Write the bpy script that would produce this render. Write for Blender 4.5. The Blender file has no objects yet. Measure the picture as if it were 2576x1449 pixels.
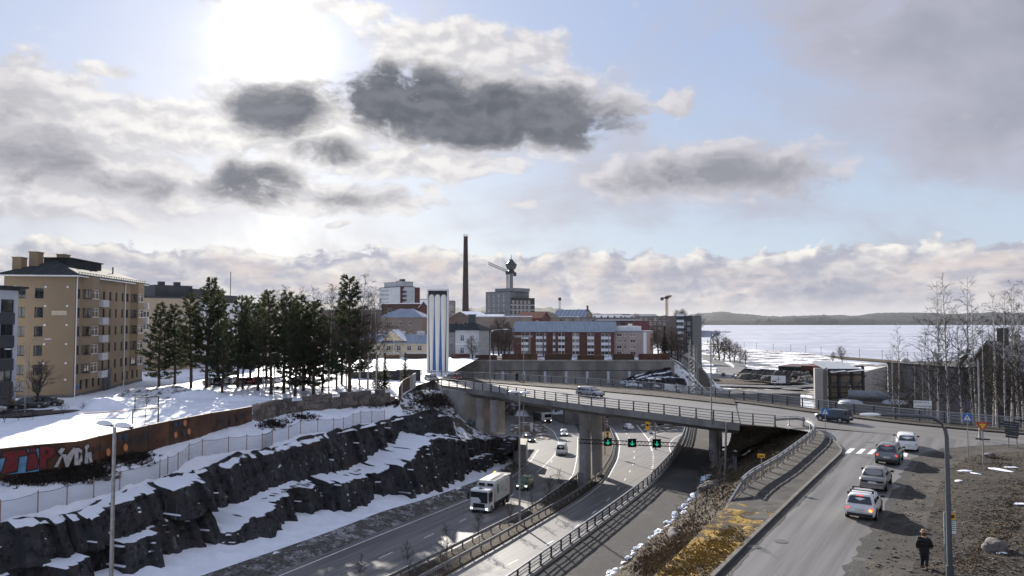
import bpy, bmesh, math, random
from mathutils import Vector, Matrix, noise
R = math.radians
random.seed(7)
scene = bpy.context.scene
col = scene.collection
# ------------------------------------------------------------------ camera
CZ = 36.0
FPX, W0, H0 = 1860.0, 2576.0, 1449.0
PITCH = math.atan((804 - 724.5) / FPX)
cam_d = bpy.data.cameras.new('camera'); cam = bpy.data.objects.new('camera', cam_d)
col.objects.link(cam); scene.camera = cam
cam_d.sensor_width = 36; cam_d.lens = 36 * FPX / W0
cam_d.clip_start = 0.5; cam_d.clip_end = 20000
cam.location = (0, 0, CZ); cam.rotation_euler = (math.pi / 2 + PITCH, 0, 0)
def ray(u, v):
    x, y = u - W0 / 2, H0 / 2 - v
    return Vector((x, FPX * math.cos(PITCH) - y * math.sin(PITCH), FPX * math.sin(PITCH) + y * math.cos(PITCH)))
def at_y(u, v, y):
    d = ray(u, v); k = y / d.y
    return Vector((d.x * k, y, CZ + d.z * k))
def at_pl(u, v, a, b=0.0):            # plane z = a + b*y
    d = ray(u, v); k = (a - CZ) / (d.z - b * d.y)
    return Vector((d.x * k, d.y * k, CZ + d.z * k))
def at_line(u, v, x0, s):             # vertical plane x = x0 + s*y
    d = ray(u, v); k = x0 / (d.x - s * d.y)
    return Vector((d.x * k, d.y * k, CZ + d.z * k))
HA, HB = 16.65, -0.045                # highway plane
def hz(y): return HA + HB * y
def onH(u, v, dz=0.0): return at_pl(u, v, HA + dz, HB)
# ------------------------------------------------------------------ sun, sky, exposure
EXPO = 1.2
SKY = 0.10
sd = ray(690, 108).normalized()
SUN_EL = math.asin(sd.z); SUN_AZ = math.atan2(sd.x, sd.y)
sun_d = bpy.data.lights.new('sun', 'SUN'); sun = bpy.data.objects.new('sun', sun_d); col.objects.link(sun)
sun_d.energy = 4.8; sun_d.angle = R(0.6); sun_d.color = (1.0, 0.93, 0.84)
sun.rotation_euler = Vector(sd).to_track_quat('Z', 'Y').to_euler()
sun.location = (-60, 200, 140)
vs = scene.view_settings
vs.view_transform = 'Standard'; vs.look = 'None'; vs.exposure = EXPO; vs.gamma = 1; vs.use_curve_mapping = False
scene.cycles.use_denoising = True
scene.cycles.max_bounces = 6; scene.cycles.diffuse_bounces = 3; scene.cycles.glossy_bounces = 3
scene.cycles.transparent_max_bounces = 12; scene.cycles.volume_bounces = 0
scene.cycles.sample_clamp_indirect = 6
world = bpy.data.worlds.new('World'); scene.world = world; world.use_nodes = True
wt = world.node_tree; wt.nodes.clear()
world.cycles.sampling_method = 'MANUAL'; world.cycles.sample_map_resolution = 256
class NT:
    def __init__(s, t): s.t = t
    def n(s, ty, **k):
        nd = s.t.nodes.new(ty)
        for a, b in k.items(): setattr(nd, a, b)
        return nd
    def put(s, sock, val):
        if isinstance(val, bpy.types.NodeSocket): s.t.links.new(val, sock)
        elif val is not None: sock.default_value = val
    def m(s, op, a, b=None, c=None, clamp=False):
        nd = s.n('ShaderNodeMath', operation=op, use_clamp=clamp)
        s.put(nd.inputs[0], a); s.put(nd.inputs[1], b); s.put(nd.inputs[2], c)
        return nd.outputs[0]
    def ss(s, x, a, b):                      # smoothstep a->b
        nd = s.n('ShaderNodeMapRange', interpolation_type='SMOOTHSTEP')
        s.put(nd.inputs[0], x); s.put(nd.inputs[1], a); s.put(nd.inputs[2], b)
        return nd.outputs[0]
    def vec(s, x, y, z=0.0):
        nd = s.n('ShaderNodeCombineXYZ')
        s.put(nd.inputs[0], x); s.put(nd.inputs[1], y); s.put(nd.inputs[2], z)
        return nd.outputs[0]
    def noise(s, v, scale, detail=6, rough=.55, dist=0.0, out=0):
        nd = s.n('ShaderNodeTexNoise'); s.put(nd.inputs['Vector'], v)
        nd.inputs['Scale'].default_value = scale; nd.inputs['Detail'].default_value = detail
        nd.inputs['Roughness'].default_value = rough; nd.inputs['Distortion'].default_value = dist
        return nd.outputs[out]
    def mix(s, f, a, b, blend='MIX'):
        nd = s.n('ShaderNodeMix', data_type='RGBA', blend_type=blend)
        s.put(nd.inputs[0], f)
        for i, q in ((6, a), (7, b)):
            if isinstance(q, tuple): q = (q[0], q[1], q[2], 1)
            s.put(nd.inputs[i], q)
        return nd.outputs[2]
    def ramp(s, f, stops):
        nd = s.n('ShaderNodeValToRGB'); s.put(nd.inputs[0], f)
        e = nd.color_ramp.elements
        while len(e) < len(stops): e.new(0.5)
        for q, (p, c) in zip(e, stops):
            q.position = p; q.color = (c[0], c[1], c[2], 1)
        return nd.outputs[0]
def lin(r, g, b):
    f = lambda c: (c / 12.92 if c <= .04045 else ((c + .055) / 1.055) ** 2.4)
    return (f(r / 255), f(g / 255), f(b / 255))
def build_sky():
    N = NT(wt)
    sky = N.n('ShaderNodeTexSky', sky_type='NISHITA'); sky.sun_disc = False
    sky.sun_elevation = SUN_EL; sky.sun_rotation = SUN_AZ
    sky.air_density = 1.0; sky.dust_density = 1.2; sky.ozone_density = 2.0; sky.altitude = 100
    tc = N.n('ShaderNodeTexCoord'); sp = N.n('ShaderNodeSeparateXYZ'); wt.links.new(tc.outputs['Generated'], sp.inputs[0])
    X, Y, Z = sp.outputs
    az = N.m('MULTIPLY', N.m('ARCTAN2', X, Y), 180 / math.pi)
    el = N.m('MULTIPLY', N.m('ARCSINE', Z), 180 / math.pi)
    p = N.vec(az, el)
    # curl the cloud outlines with noise
    wn = N.n('ShaderNodeTexNoise'); wt.links.new(p, wn.inputs['Vector']); wn.inputs['Scale'].default_value = .22
    wn.inputs['Detail'].default_value = 5
    ws = N.n('ShaderNodeSeparateColor'); wt.links.new(wn.outputs['Color'], ws.inputs[0])
    az2 = N.m('ADD', az, N.m('MULTIPLY', N.m('SUBTRACT', ws.outputs[0], .5), 3.2))
    el2 = N.m('ADD', el, N.m('MULTIPLY', N.m('SUBTRACT', ws.outputs[1], .5), 2.0))
    q = N.vec(az2, N.m('MULTIPLY', el2, 1.7), 3.1)
    bill = N.noise(q, .34, 7, .54)                        # billows
    fine = N.noise(q, 1.3, 5, .6)
    low = N.noise(N.vec(az, N.m('MULTIPLY', el, 2.0), 7.7), .055, 4, .5)
    def ang(u, v):
        d = ray(u, v).normalized()
        return math.degrees(math.atan2(d.x, d.y)), math.degrees(math.asin(d.z))
    sh = N.vec(N.m('ADD', az2, N.m('MULTIPLY', N.m('SUBTRACT', math.degrees(SUN_AZ), az), .03)), N.m('ADD', N.m('MULTIPLY', el2, 1.7), .9), 3.1)
    bill2 = N.noise(sh, .34, 4, .54)                     # the same billows a step towards the light
    lit = N.ss(N.m('SUBTRACT', bill, bill2), -.14, .16)
    def ell(u, v, a, b, w):
        a0, e0 = ang(u, v); a1, _ = ang(u + a, v); _, e1 = ang(u, v - b)
        dx = N.m('DIVIDE', N.m('SUBTRACT', az2, a0), a1 - a0)
        dy = N.m('DIVIDE', N.m('SUBTRACT', el2, e0), e1 - e0)
        r2 = N.m('ADD', N.m('MULTIPLY', dx, dx), N.m('MULTIPLY', dy, dy))
        return N.m('MULTIPLY', N.m('SUBTRACT', 1.0, r2), w)
    def most(lst):
        D = None
        for q_ in lst:
            f = ell(*q_); D = f if D is None else N.m('MAXIMUM', D, f)
        return D
    # cloud bodies (u, v, half width, half height, weight) and their dense, shaded cores
    dark = [(1230, 290, 400, 100, 1.25), (1030, 245, 260, 110, 1.25), (1430, 318, 220, 68, 1.1), (700, 270, 175, 95, 1.05), (625, 458, 150, 72, 1.0), (830, 380, 120, 36, .6), (900, 500, 170, 30, .5),
            (1790, 440, 330, 62, .8), (90, 390, 210, 95, .75), (330, 470, 180, 55, .65), (20, 260, 150, 80, .4), (2050, 470, 150, 45, .6)]
    white = [(1230, 275, 470, 150, 1.0), (700, 290, 260, 140, 1.0), (640, 455, 190, 95, .8), (1110, 120, 250, 95, .9), (1345, 130, 120, 75, .75), (1440, 225, 170, 60, .7), (880, 500, 250, 55, .9), (1050, 400, 360, 62, .85),
             (1780, 435, 420, 95, .95), (110, 400, 380, 170, 1.0), (350, 460, 260, 100, .9), (100, 525, 420, 50, .8), (40, 240, 290, 140, .85), (420, 310, 330, 85, .8), (1690, 250, 72, 50, .7), (260, 175, 95, 28, .6), (1300, 510, 70, 18, .5), (860, 566, 40, 13, .7), (1075, 468, 40, 22, .6), (700, 10, 380, 45, .9), (760, 330, 420, 60, .7)]
    Dw, Dd = most(white), most(dark)
    wide = N.m('MULTIPLY', N.m('SUBTRACT', N.m('MULTIPLY', low, 2.2), 1.35), N.ss(N.m('ABSOLUTE', N.m('SUBTRACT', el, 12.0)), 10.0, 16.0))
    nz = N.m('ADD', N.m('MULTIPLY', N.m('SUBTRACT', bill, .5), 1.7), N.m('MULTIPLY', N.m('SUBTRACT', fine, .5), .55))
    cov = N.m('ADD', N.m('MAXIMUM', Dw, N.m('SUBTRACT', wide, .15)), nz)
    alpha = N.ss(cov, .05, .55)
    core_n = N.m('ADD', N.m('MAXIMUM', Dd, N.m('SUBTRACT', wide, .35)), N.m('MULTIPLY', nz, .85))
    thick = N.ss(core_n, -.05, .95)
    # cumulus bank along the horizon
    topn = N.noise(N.vec(az, 0.0, 11.0), .13, 4, .6)
    top = N.m('ADD', 3.2, N.m('MULTIPLY', topn, 4.4))
    bank = N.m('MINIMUM', N.m('MULTIPLY', N.m('SUBTRACT', top, el2), .8), 1.0)
    dot = N.n('ShaderNodeVectorMath', operation='DOT_PRODUCT'); wt.links.new(tc.outputs['Generated'], dot.inputs[0]); dot.inputs[1].default_value = sd
    cs = N.m('MAXIMUM', dot.outputs['Value'], 0.0)
    near = N.m('POWER', cs, 14.0); glow = N.m('POWER', cs, 150.0); core = N.m('POWER', cs, 950.0)
    K = 1.0 / (SKY * 2 ** EXPO)
    def sc(c, k=K):
        nd = N.n('ShaderNodeVectorMath', operation='SCALE'); wt.links.new(c, nd.inputs[0]); N.put(nd.inputs[3], k); return nd.outputs[0]
    thin_c = N.mix(near, lin(214, 212, 220), lin(255, 252, 248))
    thin_c = N.mix(N.m('MULTIPLY', N.m('SUBTRACT', 1.0, lit), .55), thin_c, lin(176, 177, 188))
    dark_c = N.mix(lit, lin(104, 108, 117), lin(126, 129, 138))
    dark_c = N.mix(N.ss(az, -2.0, 22.0), dark_c, lin(156, 158, 168))
    dark_c = N.mix(N.ss(az, -14.0, -30.0), dark_c, lin(158, 158, 168))
    cloud = N.mix(thick, thin_c, dark_c)
    bd = N.m('ADD', bank, N.m('MULTIPLY', N.m('SUBTRACT', bill, .5), 2.6))
    bd = N.m('ADD', bd, N.m('MULTIPLY', N.m('SUBTRACT', fine, .5), .6))
    b_al = N.ss(bd, 0.0, .3)
    patch = N.noise(N.vec(az, N.m('MULTIPLY', el, 3.2), 2.0), .20, 6, .62)
    body = N.mix(N.ss(patch, .36, .64), lin(170, 172, 188), lin(222, 211, 208))
    b_lit = N.mix(lit, lin(182, 184, 198), lin(250, 246, 240))
    b_col = N.mix(N.ss(bd, .35, 1.5), b_lit, body)
    b_col = N.mix(N.ss(el, 2.0, .1), b_col, lin(218, 214, 215))
    veil = N.noise(N.vec(az, N.m('MULTIPLY', el, 1.4), 5.0), .06, 5, .6, .4)
    right = N.ss(az, 8.0, 30.0)
    blue = N.mix(N.ss(el, 3.0, 22.0), lin(194, 208, 226), lin(172, 188, 221))
    back = N.mix(.93, sky.outputs[0], sc(blue))
    vx = N.m('ADD', veil, N.m('MULTIPLY', right, N.m('MULTIPLY', N.ss(el, 5.0, 14.0), .22)))
    veil_f = N.m('MULTIPLY', N.ss(vx, .46, .70), .88)
    veil_c = N.mix(near, N.mix(N.ss(vx, .62, .85), lin(186, 185, 198), lin(160, 162, 174)), lin(226, 224, 230))
    c = N.mix(veil_f, back, sc(veil_c))
    c = N.mix(alpha, c, sc(cloud))
    c = N.mix(b_al, c, sc(b_col))
    g = N.m('ADD', N.m('MULTIPLY', glow, .14), N.m('MULTIPLY', core, 1.25))
    g = N.m('ADD', g, N.m('MULTIPLY', near, .03))
    g = N.m('MULTIPLY', g, N.m('ADD', .45, N.m('MULTIPLY', bill, 1.1)))
    g = N.m('MULTIPLY', g, N.m('SUBTRACT', 1.0, N.m('MULTIPLY', thick, .86)))
    gl = N.n('ShaderNodeCombineColor')
    for i, k in enumerate((1.0, .97, .93)): N.put(gl.inputs[i], N.m('MULTIPLY', g, k * K))
    c = N.mix(1.0, c, gl.outputs[0], 'ADD')
    bg = N.n('ShaderNodeBackground'); bg.inputs[1].default_value = SKY
    wt.links.new(c, bg.inputs[0])
    out = N.n('ShaderNodeOutputWorld'); wt.links.new(bg.outputs[0], out.inputs[0])
build_sky()
# ------------------------------------------------------------------ mesh helpers
class MB:
    def __init__(s): s.v = []; s.f = []; s.mi = []; s.cur = 0
    def face(s, ids): s.f.append(tuple(ids)); s.mi.append(s.cur)
    def quad(s, *p):
        b = len(s.v); s.v += [tuple(q) for q in p]; s.face(range(b, b + len(p)))
    def box(s, x0, x1, y0, y1, z0, z1):
        b = len(s.v)
        s.v += [(x0,y0,z0),(x1,y0,z0),(x1,y1,z0),(x0,y1,z0),(x0,y0,z1),(x1,y0,z1),(x1,y1,z1),(x0,y1,z1)]
        for q in ((0,3,2,1),(4,5,6,7),(0,1,5,4),(1,2,6,5),(2,3,7,6),(3,0,4,7)): s.face([b + i for i in q])
    def obox(s, c, sx, sy, sz, rz=0, M=None):
        k = len(s.v); s.box(-sx/2, sx/2, -sy/2, sy/2, -sz/2, sz/2)
        m = Matrix.Translation(Vector(c)) @ (M.to_4x4() if M else Matrix.Rotation(rz, 4, 'Z'))
        for i in range(k, len(s.v)): s.v[i] = tuple(m @ Vector(s.v[i]))
    def bar(s, a, b, w, h, up=(0,0,1)):           # box beam from a to b
        a, b = Vector(a), Vector(b); d = (b - a)
        if d.length < 1e-6: return
        d.normalize(); up = Vector(up)
        if abs(d.dot(up)) > .98: up = Vector((1,0,0))
        r = d.cross(up).normalized(); u = r.cross(d)
        k = len(s.v)
        for p in (a, b):
            for (i, j) in ((-1,-1),(1,-1),(1,1),(-1,1)): s.v.append(tuple(p + r*i*w/2 + u*j*h/2))
        for q in ((3,2,1,0),(4,5,6,7),(0,1,5,4),(1,2,6,5),(2,3,7,6),(3,0,4,7)): s.face([k + i for i in q])
    def tube(s, pts, rad, n=6, cap=True):
        pts = [Vector(p) for p in pts]
        if not hasattr(rad, '__len__'): rad = [rad] * len(pts)
        k = len(s.v); up = Vector((0.13, 0.31, 1)).normalized()
        for i, p in enumerate(pts):
            d = (pts[min(i+1, len(pts)-1)] - pts[max(i-1, 0)])
            d = d.normalized() if d.length > 1e-9 else Vector((0,0,1))
            q = up if abs(d.dot(up)) < .9 else Vector((1, 0.2, 0)).normalized()
            r = d.cross(q).normalized(); t = r.cross(d)
            for j in range(n):
                a = 2*math.pi*j/n
                s.v.append(tuple(p + (r*math.cos(a) + t*math.sin(a))*rad[i]))
        for i in range(len(pts)-1):
            for j in range(n):
                s.face((k+i*n+j, k+i*n+(j+1)%n, k+(i+1)*n+(j+1)%n, k+(i+1)*n+j))
        if cap:
            s.face([k+j for j in range(n)][::-1]); s.face([k+(len(pts)-1)*n+j for j in range(n)])
    def prism(s, poly, z0, z1):                   # poly: list of (x,y) ccw
        k = len(s.v); n = len(poly)
        s.v += [(p[0], p[1], z0) for p in poly] + [(p[0], p[1], z1) for p in poly]
        s.face([k+i for i in range(n)][::-1]); s.face([k+n+i for i in range(n)])
        for i in range(n): s.face((k+i, k+(i+1)%n, k+n+(i+1)%n, k+n+i))
    def grid(s, rows):                            # rows: list of equally long lists of points
        k = len(s.v); m = len(rows[0])
        for r in rows: s.v += [tuple(p) for p in r]
        for i in range(len(rows)-1):
            for j in range(m-1):
                s.face((k+i*m+j, k+i*m+j+1, k+(i+1)*m+j+1, k+(i+1)*m+j))
    def mesh(s, name, mats, smooth=False, angle=40):
        me = bpy.data.meshes.new(name); me.from_pydata(s.v, [], s.f)
        for m in (mats if isinstance(mats, (list, tuple)) else [mats]): me.materials.append(m)
        if any(s.mi): me.polygons.foreach_set('material_index', s.mi)
        if smooth:
            me.polygons.foreach_set('use_smooth', [True]*len(me.polygons))
            if angle < 180: me.set_sharp_from_angle(angle=R(angle))
        me.update(); return me
    def build(s, name, mats, parent=None, smooth=False, angle=40, loc=None):
        return obj(name, s.mesh(name, mats, smooth, angle), parent, loc)
def obj(name, me, parent=None, loc=None, rz=0, scale=None):
    o = bpy.data.objects.new(name, me); col.objects.link(o)
    if parent: o.parent = parent
    if loc is not None: o.location = loc
    if rz: o.rotation_euler = (0, 0, rz)
    if scale: o.scale = scale if hasattr(scale, '__len__') else (scale,)*3
    return o
def tag(o, label=None, cat=None, group=None, kind=None):
    if label: o['label'] = label
    if cat: o['category'] = cat
    if group: o['group'] = group
    if kind: o['kind'] = kind
    return o
def thing(name, label, cat, loc=(0,0,0), rz=0, group=None, scale=None):
    o = obj(name, None, None, loc, rz, scale); o.empty_display_size = .3
    return tag(o, label, cat, group)
def struct(name, mb, mats, smooth=False, angle=180):
    return tag(mb.build(name, mats, None, smooth, angle), kind='structure')
def copy_tree(o, parent=None):
    c = o.copy(); col.objects.link(c); c.parent = parent
    for ch in list(o.children): copy_tree(ch, c)
    return c
# ------------------------------------------------------------------ materials
MATS = {}
def mat(name, base, rough=.85, var=.18, scale=1.5, metal=0.0, bump=0.0, bscale=None, spec=.4, col2=None, aniso=None, emit=None, est=0.0, detail=5, coords='pos', alpha=None):
    if name in MATS: return MATS[name]
    m = bpy.data.materials.new(name); m.use_nodes = True; t = m.node_tree; N = NT(t)
    b = t.nodes['Principled BSDF']
    b.inputs['Roughness'].default_value = rough; b.inputs['Metallic'].default_value = metal
    b.inputs['Specular IOR Level'].default_value = spec
    if coords == 'pos': v = N.n('ShaderNodeNewGeometry').outputs['Position']
    else: v = N.n('ShaderNodeTexCoord').outputs['Object']
    if aniso:
        mp = N.n('ShaderNodeMapping'); mp.inputs['Scale'].default_value = aniso; t.links.new(v, mp.inputs[0]); v = mp.outputs[0]
    if var or col2:
        f = N.ss(N.noise(v, scale, detail, .6), .3, .7)
        c1 = tuple(x*(1-var) for x in base); c2 = col2 if col2 else tuple(min(1, x*(1+var)) for x in base)
        t.links.new(N.mix(f, c1, c2), b.inputs['Base Color'])
    else: b.inputs['Base Color'].default_value = (*base, 1)
    if bump:
        bp = N.n('ShaderNodeBump'); bp.inputs['Strength'].default_value = bump; bp.inputs['Distance'].default_value = .1
        t.links.new(N.noise(v, bscale or scale*4, 5, .6), bp.inputs['Height']); t.links.new(bp.outputs[0], b.inputs['Normal'])
    if emit: b.inputs['Emission Color'].default_value = (*emit, 1); b.inputs['Emission Strength'].default_value = est
    if alpha is not None: b.inputs['Alpha'].default_value = alpha
    MATS[name] = m; return m
def ground_mat(name, layers, rough=.95, bump=.5, bscale=6.0, snow=None, spec=.2, streak=False):
    """layers: [(colour, noise scale, low, high)] painted one over the other; snow: (scale, low, high, min normal z)"""
    m = bpy.data.materials.new(name); m.use_nodes = True; t = m.node_tree; N = NT(t); b = t.nodes['Principled BSDF']
    g = N.n('ShaderNodeNewGeometry'); v = g.outputs['Position']
    c = layers[0][0]; first = True
    for i, (cl, sc, lo, hi) in enumerate(layers[1:]):
        mp = N.n('ShaderNodeMapping'); mp.inputs['Location'].default_value = (17.3*i, 5.1*i, 3*i); t.links.new(v, mp.inputs[0])
        c = N.mix(N.ss(N.noise(mp.outputs[0], sc, 7, .62), lo, hi), c, cl)
    if streak:                                    # lime and ice runs down the face
        mp = N.n('ShaderNodeMapping'); mp.inputs['Scale'].default_value = (1.1, 1.1, .07); t.links.new(v, mp.inputs[0])
        c = N.mix(N.m('MULTIPLY', N.ss(N.noise(mp.outputs[0], 1.0, 4, .7), .60, .70), .5), c, (.22,.215,.22))
        mp = N.n('ShaderNodeMapping'); mp.inputs['Scale'].default_value = (.5, .5, .03); mp.inputs['Location'].default_value = (9, 4, 2); t.links.new(v, mp.inputs[0])
        c = N.mix(N.m('MULTIPLY', N.ss(N.noise(mp.outputs[0], 1.0, 5, .75), .68, .74), .8), c, (.42,.43,.45))
    if snow:
        nz = N.n('ShaderNodeSeparateXYZ'); t.links.new(g.outputs['Normal'], nz.inputs[0])
        n = N.noise(v, snow[0], 7, .65)
        up = N.m('ADD', nz.outputs[2], N.m('MULTIPLY', N.m('SUBTRACT', n, .5), snow[3] if len(snow) > 3 else .6))
        f = N.ss(up, snow[1], snow[2])
        c = N.mix(f, c, (.76, .80, .89))
    t.links.new(c, b.inputs['Base Color'])
    b.inputs['Roughness'].default_value = rough; b.inputs['Specular IOR Level'].default_value = spec
    bp = N.n('ShaderNodeBump'); bp.inputs['Strength'].default_value = bump; bp.inputs['Distance'].default_value = .15
    t.links.new(N.noise(v, bscale, 8, .65), bp.inputs['Height']); t.links.new(bp.outputs[0], b.inputs['Normal'])
    MATS[name] = m; return m
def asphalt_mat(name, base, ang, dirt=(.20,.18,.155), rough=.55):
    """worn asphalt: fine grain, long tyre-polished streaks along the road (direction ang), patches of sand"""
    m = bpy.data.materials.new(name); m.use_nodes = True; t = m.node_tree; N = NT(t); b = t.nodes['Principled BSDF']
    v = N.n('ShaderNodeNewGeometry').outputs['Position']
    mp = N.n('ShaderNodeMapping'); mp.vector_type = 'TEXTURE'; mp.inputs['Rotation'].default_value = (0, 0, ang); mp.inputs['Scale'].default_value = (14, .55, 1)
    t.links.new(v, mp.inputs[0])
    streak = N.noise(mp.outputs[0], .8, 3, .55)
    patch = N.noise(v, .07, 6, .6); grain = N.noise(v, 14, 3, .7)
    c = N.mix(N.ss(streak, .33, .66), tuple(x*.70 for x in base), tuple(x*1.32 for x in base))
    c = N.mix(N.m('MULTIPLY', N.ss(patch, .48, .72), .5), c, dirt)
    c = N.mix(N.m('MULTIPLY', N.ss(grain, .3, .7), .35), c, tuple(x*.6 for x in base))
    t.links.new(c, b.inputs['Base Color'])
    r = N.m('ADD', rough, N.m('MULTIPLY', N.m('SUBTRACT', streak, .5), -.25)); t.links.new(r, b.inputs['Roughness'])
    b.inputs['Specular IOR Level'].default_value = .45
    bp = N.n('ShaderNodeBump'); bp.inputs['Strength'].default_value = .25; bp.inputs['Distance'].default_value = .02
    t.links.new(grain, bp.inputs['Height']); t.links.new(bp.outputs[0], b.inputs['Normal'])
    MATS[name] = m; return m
ROAD_ANG = math.atan2(31.4, 19.9)
asph_road = asphalt_mat('asphalt_road', (.125,.122,.122), ROAD_ANG)
asph_high = asphalt_mat('asphalt_highway', (.135,.13,.13), R(66))
asph_deck = asphalt_mat('asphalt_bridge', (.135,.13,.128), R(128))
concrete = mat('concrete', (.36,.345,.33), .85, .25, .35, bump=.2, bscale=3)
concrete_d = mat('concrete_stained', (.22,.21,.20), .9, .35, .25, bump=.3, bscale=2, aniso=(1,1,.35))
steel = mat('galvanised_steel', (.30,.31,.33), .42, .2, 3, metal=.75)
steel_d = mat('dark_steel', (.05,.055,.065), .5, .2, 3, metal=.4)
white_paint = mat('road_paint', (.72,.72,.70), .7, .25, 2.5)
snow_m = mat('snow', (.79,.83,.92), .7, .05, .8, bump=.55, bscale=2.2, spec=.3)
snow_dirty = ground_mat('dirty_snow', [((.34,.345,.36), 1, 0, 1), ((.11,.105,.10), .9, .36, .54), ((.05,.047,.045), 3.5, .48, .62)], bump=.9, bscale=4)
rock_m = ground_mat('snowy_rock', [((.040,.041,.047), 1, 0, 1), ((.072,.072,.078), .5, .45, .7), ((.058,.046,.042), .18, .56, .68), ((.018,.019,.022), 1.6, .50, .64)], bump=1.0, bscale=1.4, snow=(.5, .72, .80, .28), streak=True)
earth = ground_mat('brown_earth', [((.052,.042,.034), 1, 0, 1), ((.09,.068,.044), .8, .47, .64), ((.028,.024,.021), 2.4, .5, .64), ((.11,.085,.055), 5, .58, .7)], bump=1.0, bscale=3)
gravel = ground_mat('sandy_gravel', [((.054,.049,.045), 1, 0, 1), ((.082,.072,.062), .35, .45, .65), ((.034,.031,.029), .9, .5, .66), ((.12,.108,.094), 9, .58, .7)], bump=.7, bscale=8)
path_m = ground_mat('sanded_path', [((.062,.06,.06), 1, 0, 1), ((.11,.104,.098), .25, .5, .7), ((.05,.05,.05), 1.5, .5, .7), ((.20,.19,.18), 12, .62, .72)], bump=.5, bscale=10)
moss = ground_mat('yellow_moss', [((.06,.045,.032), 1, 0, 1), ((.27,.17,.04), .4, .44, .56), ((.40,.26,.06), 1.8, .52, .64), ((.035,.028,.022), 3.5, .54, .64)], bump=1.0, bscale=5)
# ------------------------------------------------------------------ polylines
def resample(pts, n):
    pts = [Vector(p) for p in pts]; L = [0]
    for a, b in zip(pts, pts[1:]): L.append(L[-1] + (b-a).length)
    out = []; j = 0
    for i in range(n):
        s = L[-1]*i/(n-1)
        while j < len(L)-2 and L[j+1] < s: j += 1
        k = (s-L[j])/max(1e-9, L[j+1]-L[j]); out.append(pts[j].lerp(pts[j+1], min(1, k)))
    return out
def smooth_line(pts, n, it=3):
    p = resample(pts, n)
    for _ in range(it):
        p = [p[0]] + [(p[i-1] + p[i]*2 + p[i+1])/4 for i in range(1, n-1)] + [p[-1]]
    return p
def arc(pts, step):                               # points every `step` metres with headings
    L = sum((Vector(b)-Vector(a)).length for a, b in zip(pts, pts[1:]))
    return resample(pts, max(2, int(L/step)+1))
def offs(pts, d):                                 # plan offset to the right of travel
    out = []
    for i, p in enumerate(pts):
        t = Vector(pts[min(i+1, len(pts)-1)]) - Vector(pts[max(i-1, 0)]); t.z = 0; t.normalize()
        out.append(Vector(p) + Vector((t.y, -t.x, 0))*d)
    return out
def fbm(x, y, z=0, o=4): return noise.fractal(Vector((x, y, z)), 1.0, 2.0, o)
def loft(lines, n, subs, amp=0.0, fr=.4, bulge=None, seed=0.0):
    """surface through polylines; amp: height noise that fades out on the first and last line"""
    ls = [resample(l, n) for l in lines]; rows = []
    tot = sum(subs); done = 0
    for a, b, k in zip(ls, ls[1:], subs):
        for i in range(k if b is not ls[-1] else k+1):
            t = i/k; q = (done+i)/tot; fade = min(1, 5*q, 5*(1-q))
            row = []
            for p0, p1 in zip(a, b):
                p = p0.lerp(p1, t)
                p.z += fade*amp*fbm(p.x*fr+seed, p.y*fr, seed)
                if bulge: p.z += bulge(p, q)
                row.append(p)
            rows.append(row)
        done += k
    return rows
def sheet(lines, n, subs, **k):
    mb = MB(); rows = loft(lines, n, subs, **k); mb.grid(rows); return mb
def up_faces(me):                                 # make every normal look up
    bm = bmesh.new(); bm.from_mesh(me); bmesh.ops.recalc_face_normals(bm, faces=bm.faces)
    if sum(f.normal.z for f in bm.faces) < 0: bmesh.ops.reverse_faces(bm, faces=bm.faces)
    bm.to_mesh(me); bm.free()
def surf(name, lines, n, subs, m, **k):
    o = struct(name, sheet(lines, n, subs, **k), m, True); up_faces(o.data); return o
def ext(a, b, d):                                 # point beyond b, seen from a
    a, b = Vector(a), Vector(b); return b + (b-a).normalized()*d
def clipline(pts): return [Vector(p) for p in pts]
# ================================================================== THE GROUND
def zz(y): return min(1.0, max(0.0, y))
def sstep(a, b, x):
    t = zz((x-a)/(b-a)); return t*t*(3-2*t)
# far ground: one sheet to the horizon; near the camera it lies below everything built on it
def far_ground(x, y):
    if y < 227.5: return 2.0
    xe = min(54 + (y-250)*.3, max(62, .2*y))
    w = 20
    xe += 5*fbm(y*.045, 2.0) - 2; w += 5*fbm(y*.07, 9.0)
    plateau = 23.5 + 6*sstep(350, 900, y) - .004*max(0, y-900)
    flat = 8.5 - .012*(y-250) if y < 600 else 4.3
    flat = max(flat, 3.0)
    k = sstep(xe, xe+w, x); rough = 9*k*(1-k)*fbm(x*.11, y*.11, 4, 5)
    z = plateau*(1-k) + flat*k
    lx = 292 + 14*math.sin(y*.02) if y < 1100 else max(231, .21*y)
    z = z*(1-sstep(lx-30, lx+12, x)) + (-2)*sstep(lx-30, lx+12, x)
    z += .5*fbm(x*.03, y*.03) + rough
    return z
ys = [-400, -100, 100, 200, 227.4] + [227.6+i*3 for i in range(70)] + [440+i*6 for i in range(35)] + [650+i*40 for i in range(14)] + [1250, 1500, 2000, 3000, 4500, 7000, 11000, 16000]
xs = [-12000, -6000, -3000, -1500, -800, -400] + [-300+i*20 for i in range(15)] + [i*3 for i in range(60)] + [180+i*5 for i in range(76)] + [640, 760, 1000, 2000, 4000, 8000, 14000]
mb = MB(); mb.grid([[(x, y, far_ground(x, y)) for x in xs] for y in ys])
far_m = ground_mat('winter_ground', [((.72,.75,.81), 1, 0, 1), ((.085,.074,.063), .05, .50, .57), ((.055,.047,.042), .3, .52, .60)], bump=.4, bscale=1)
g = struct('ground', mb, far_m, True); up_faces(g.data)
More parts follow.
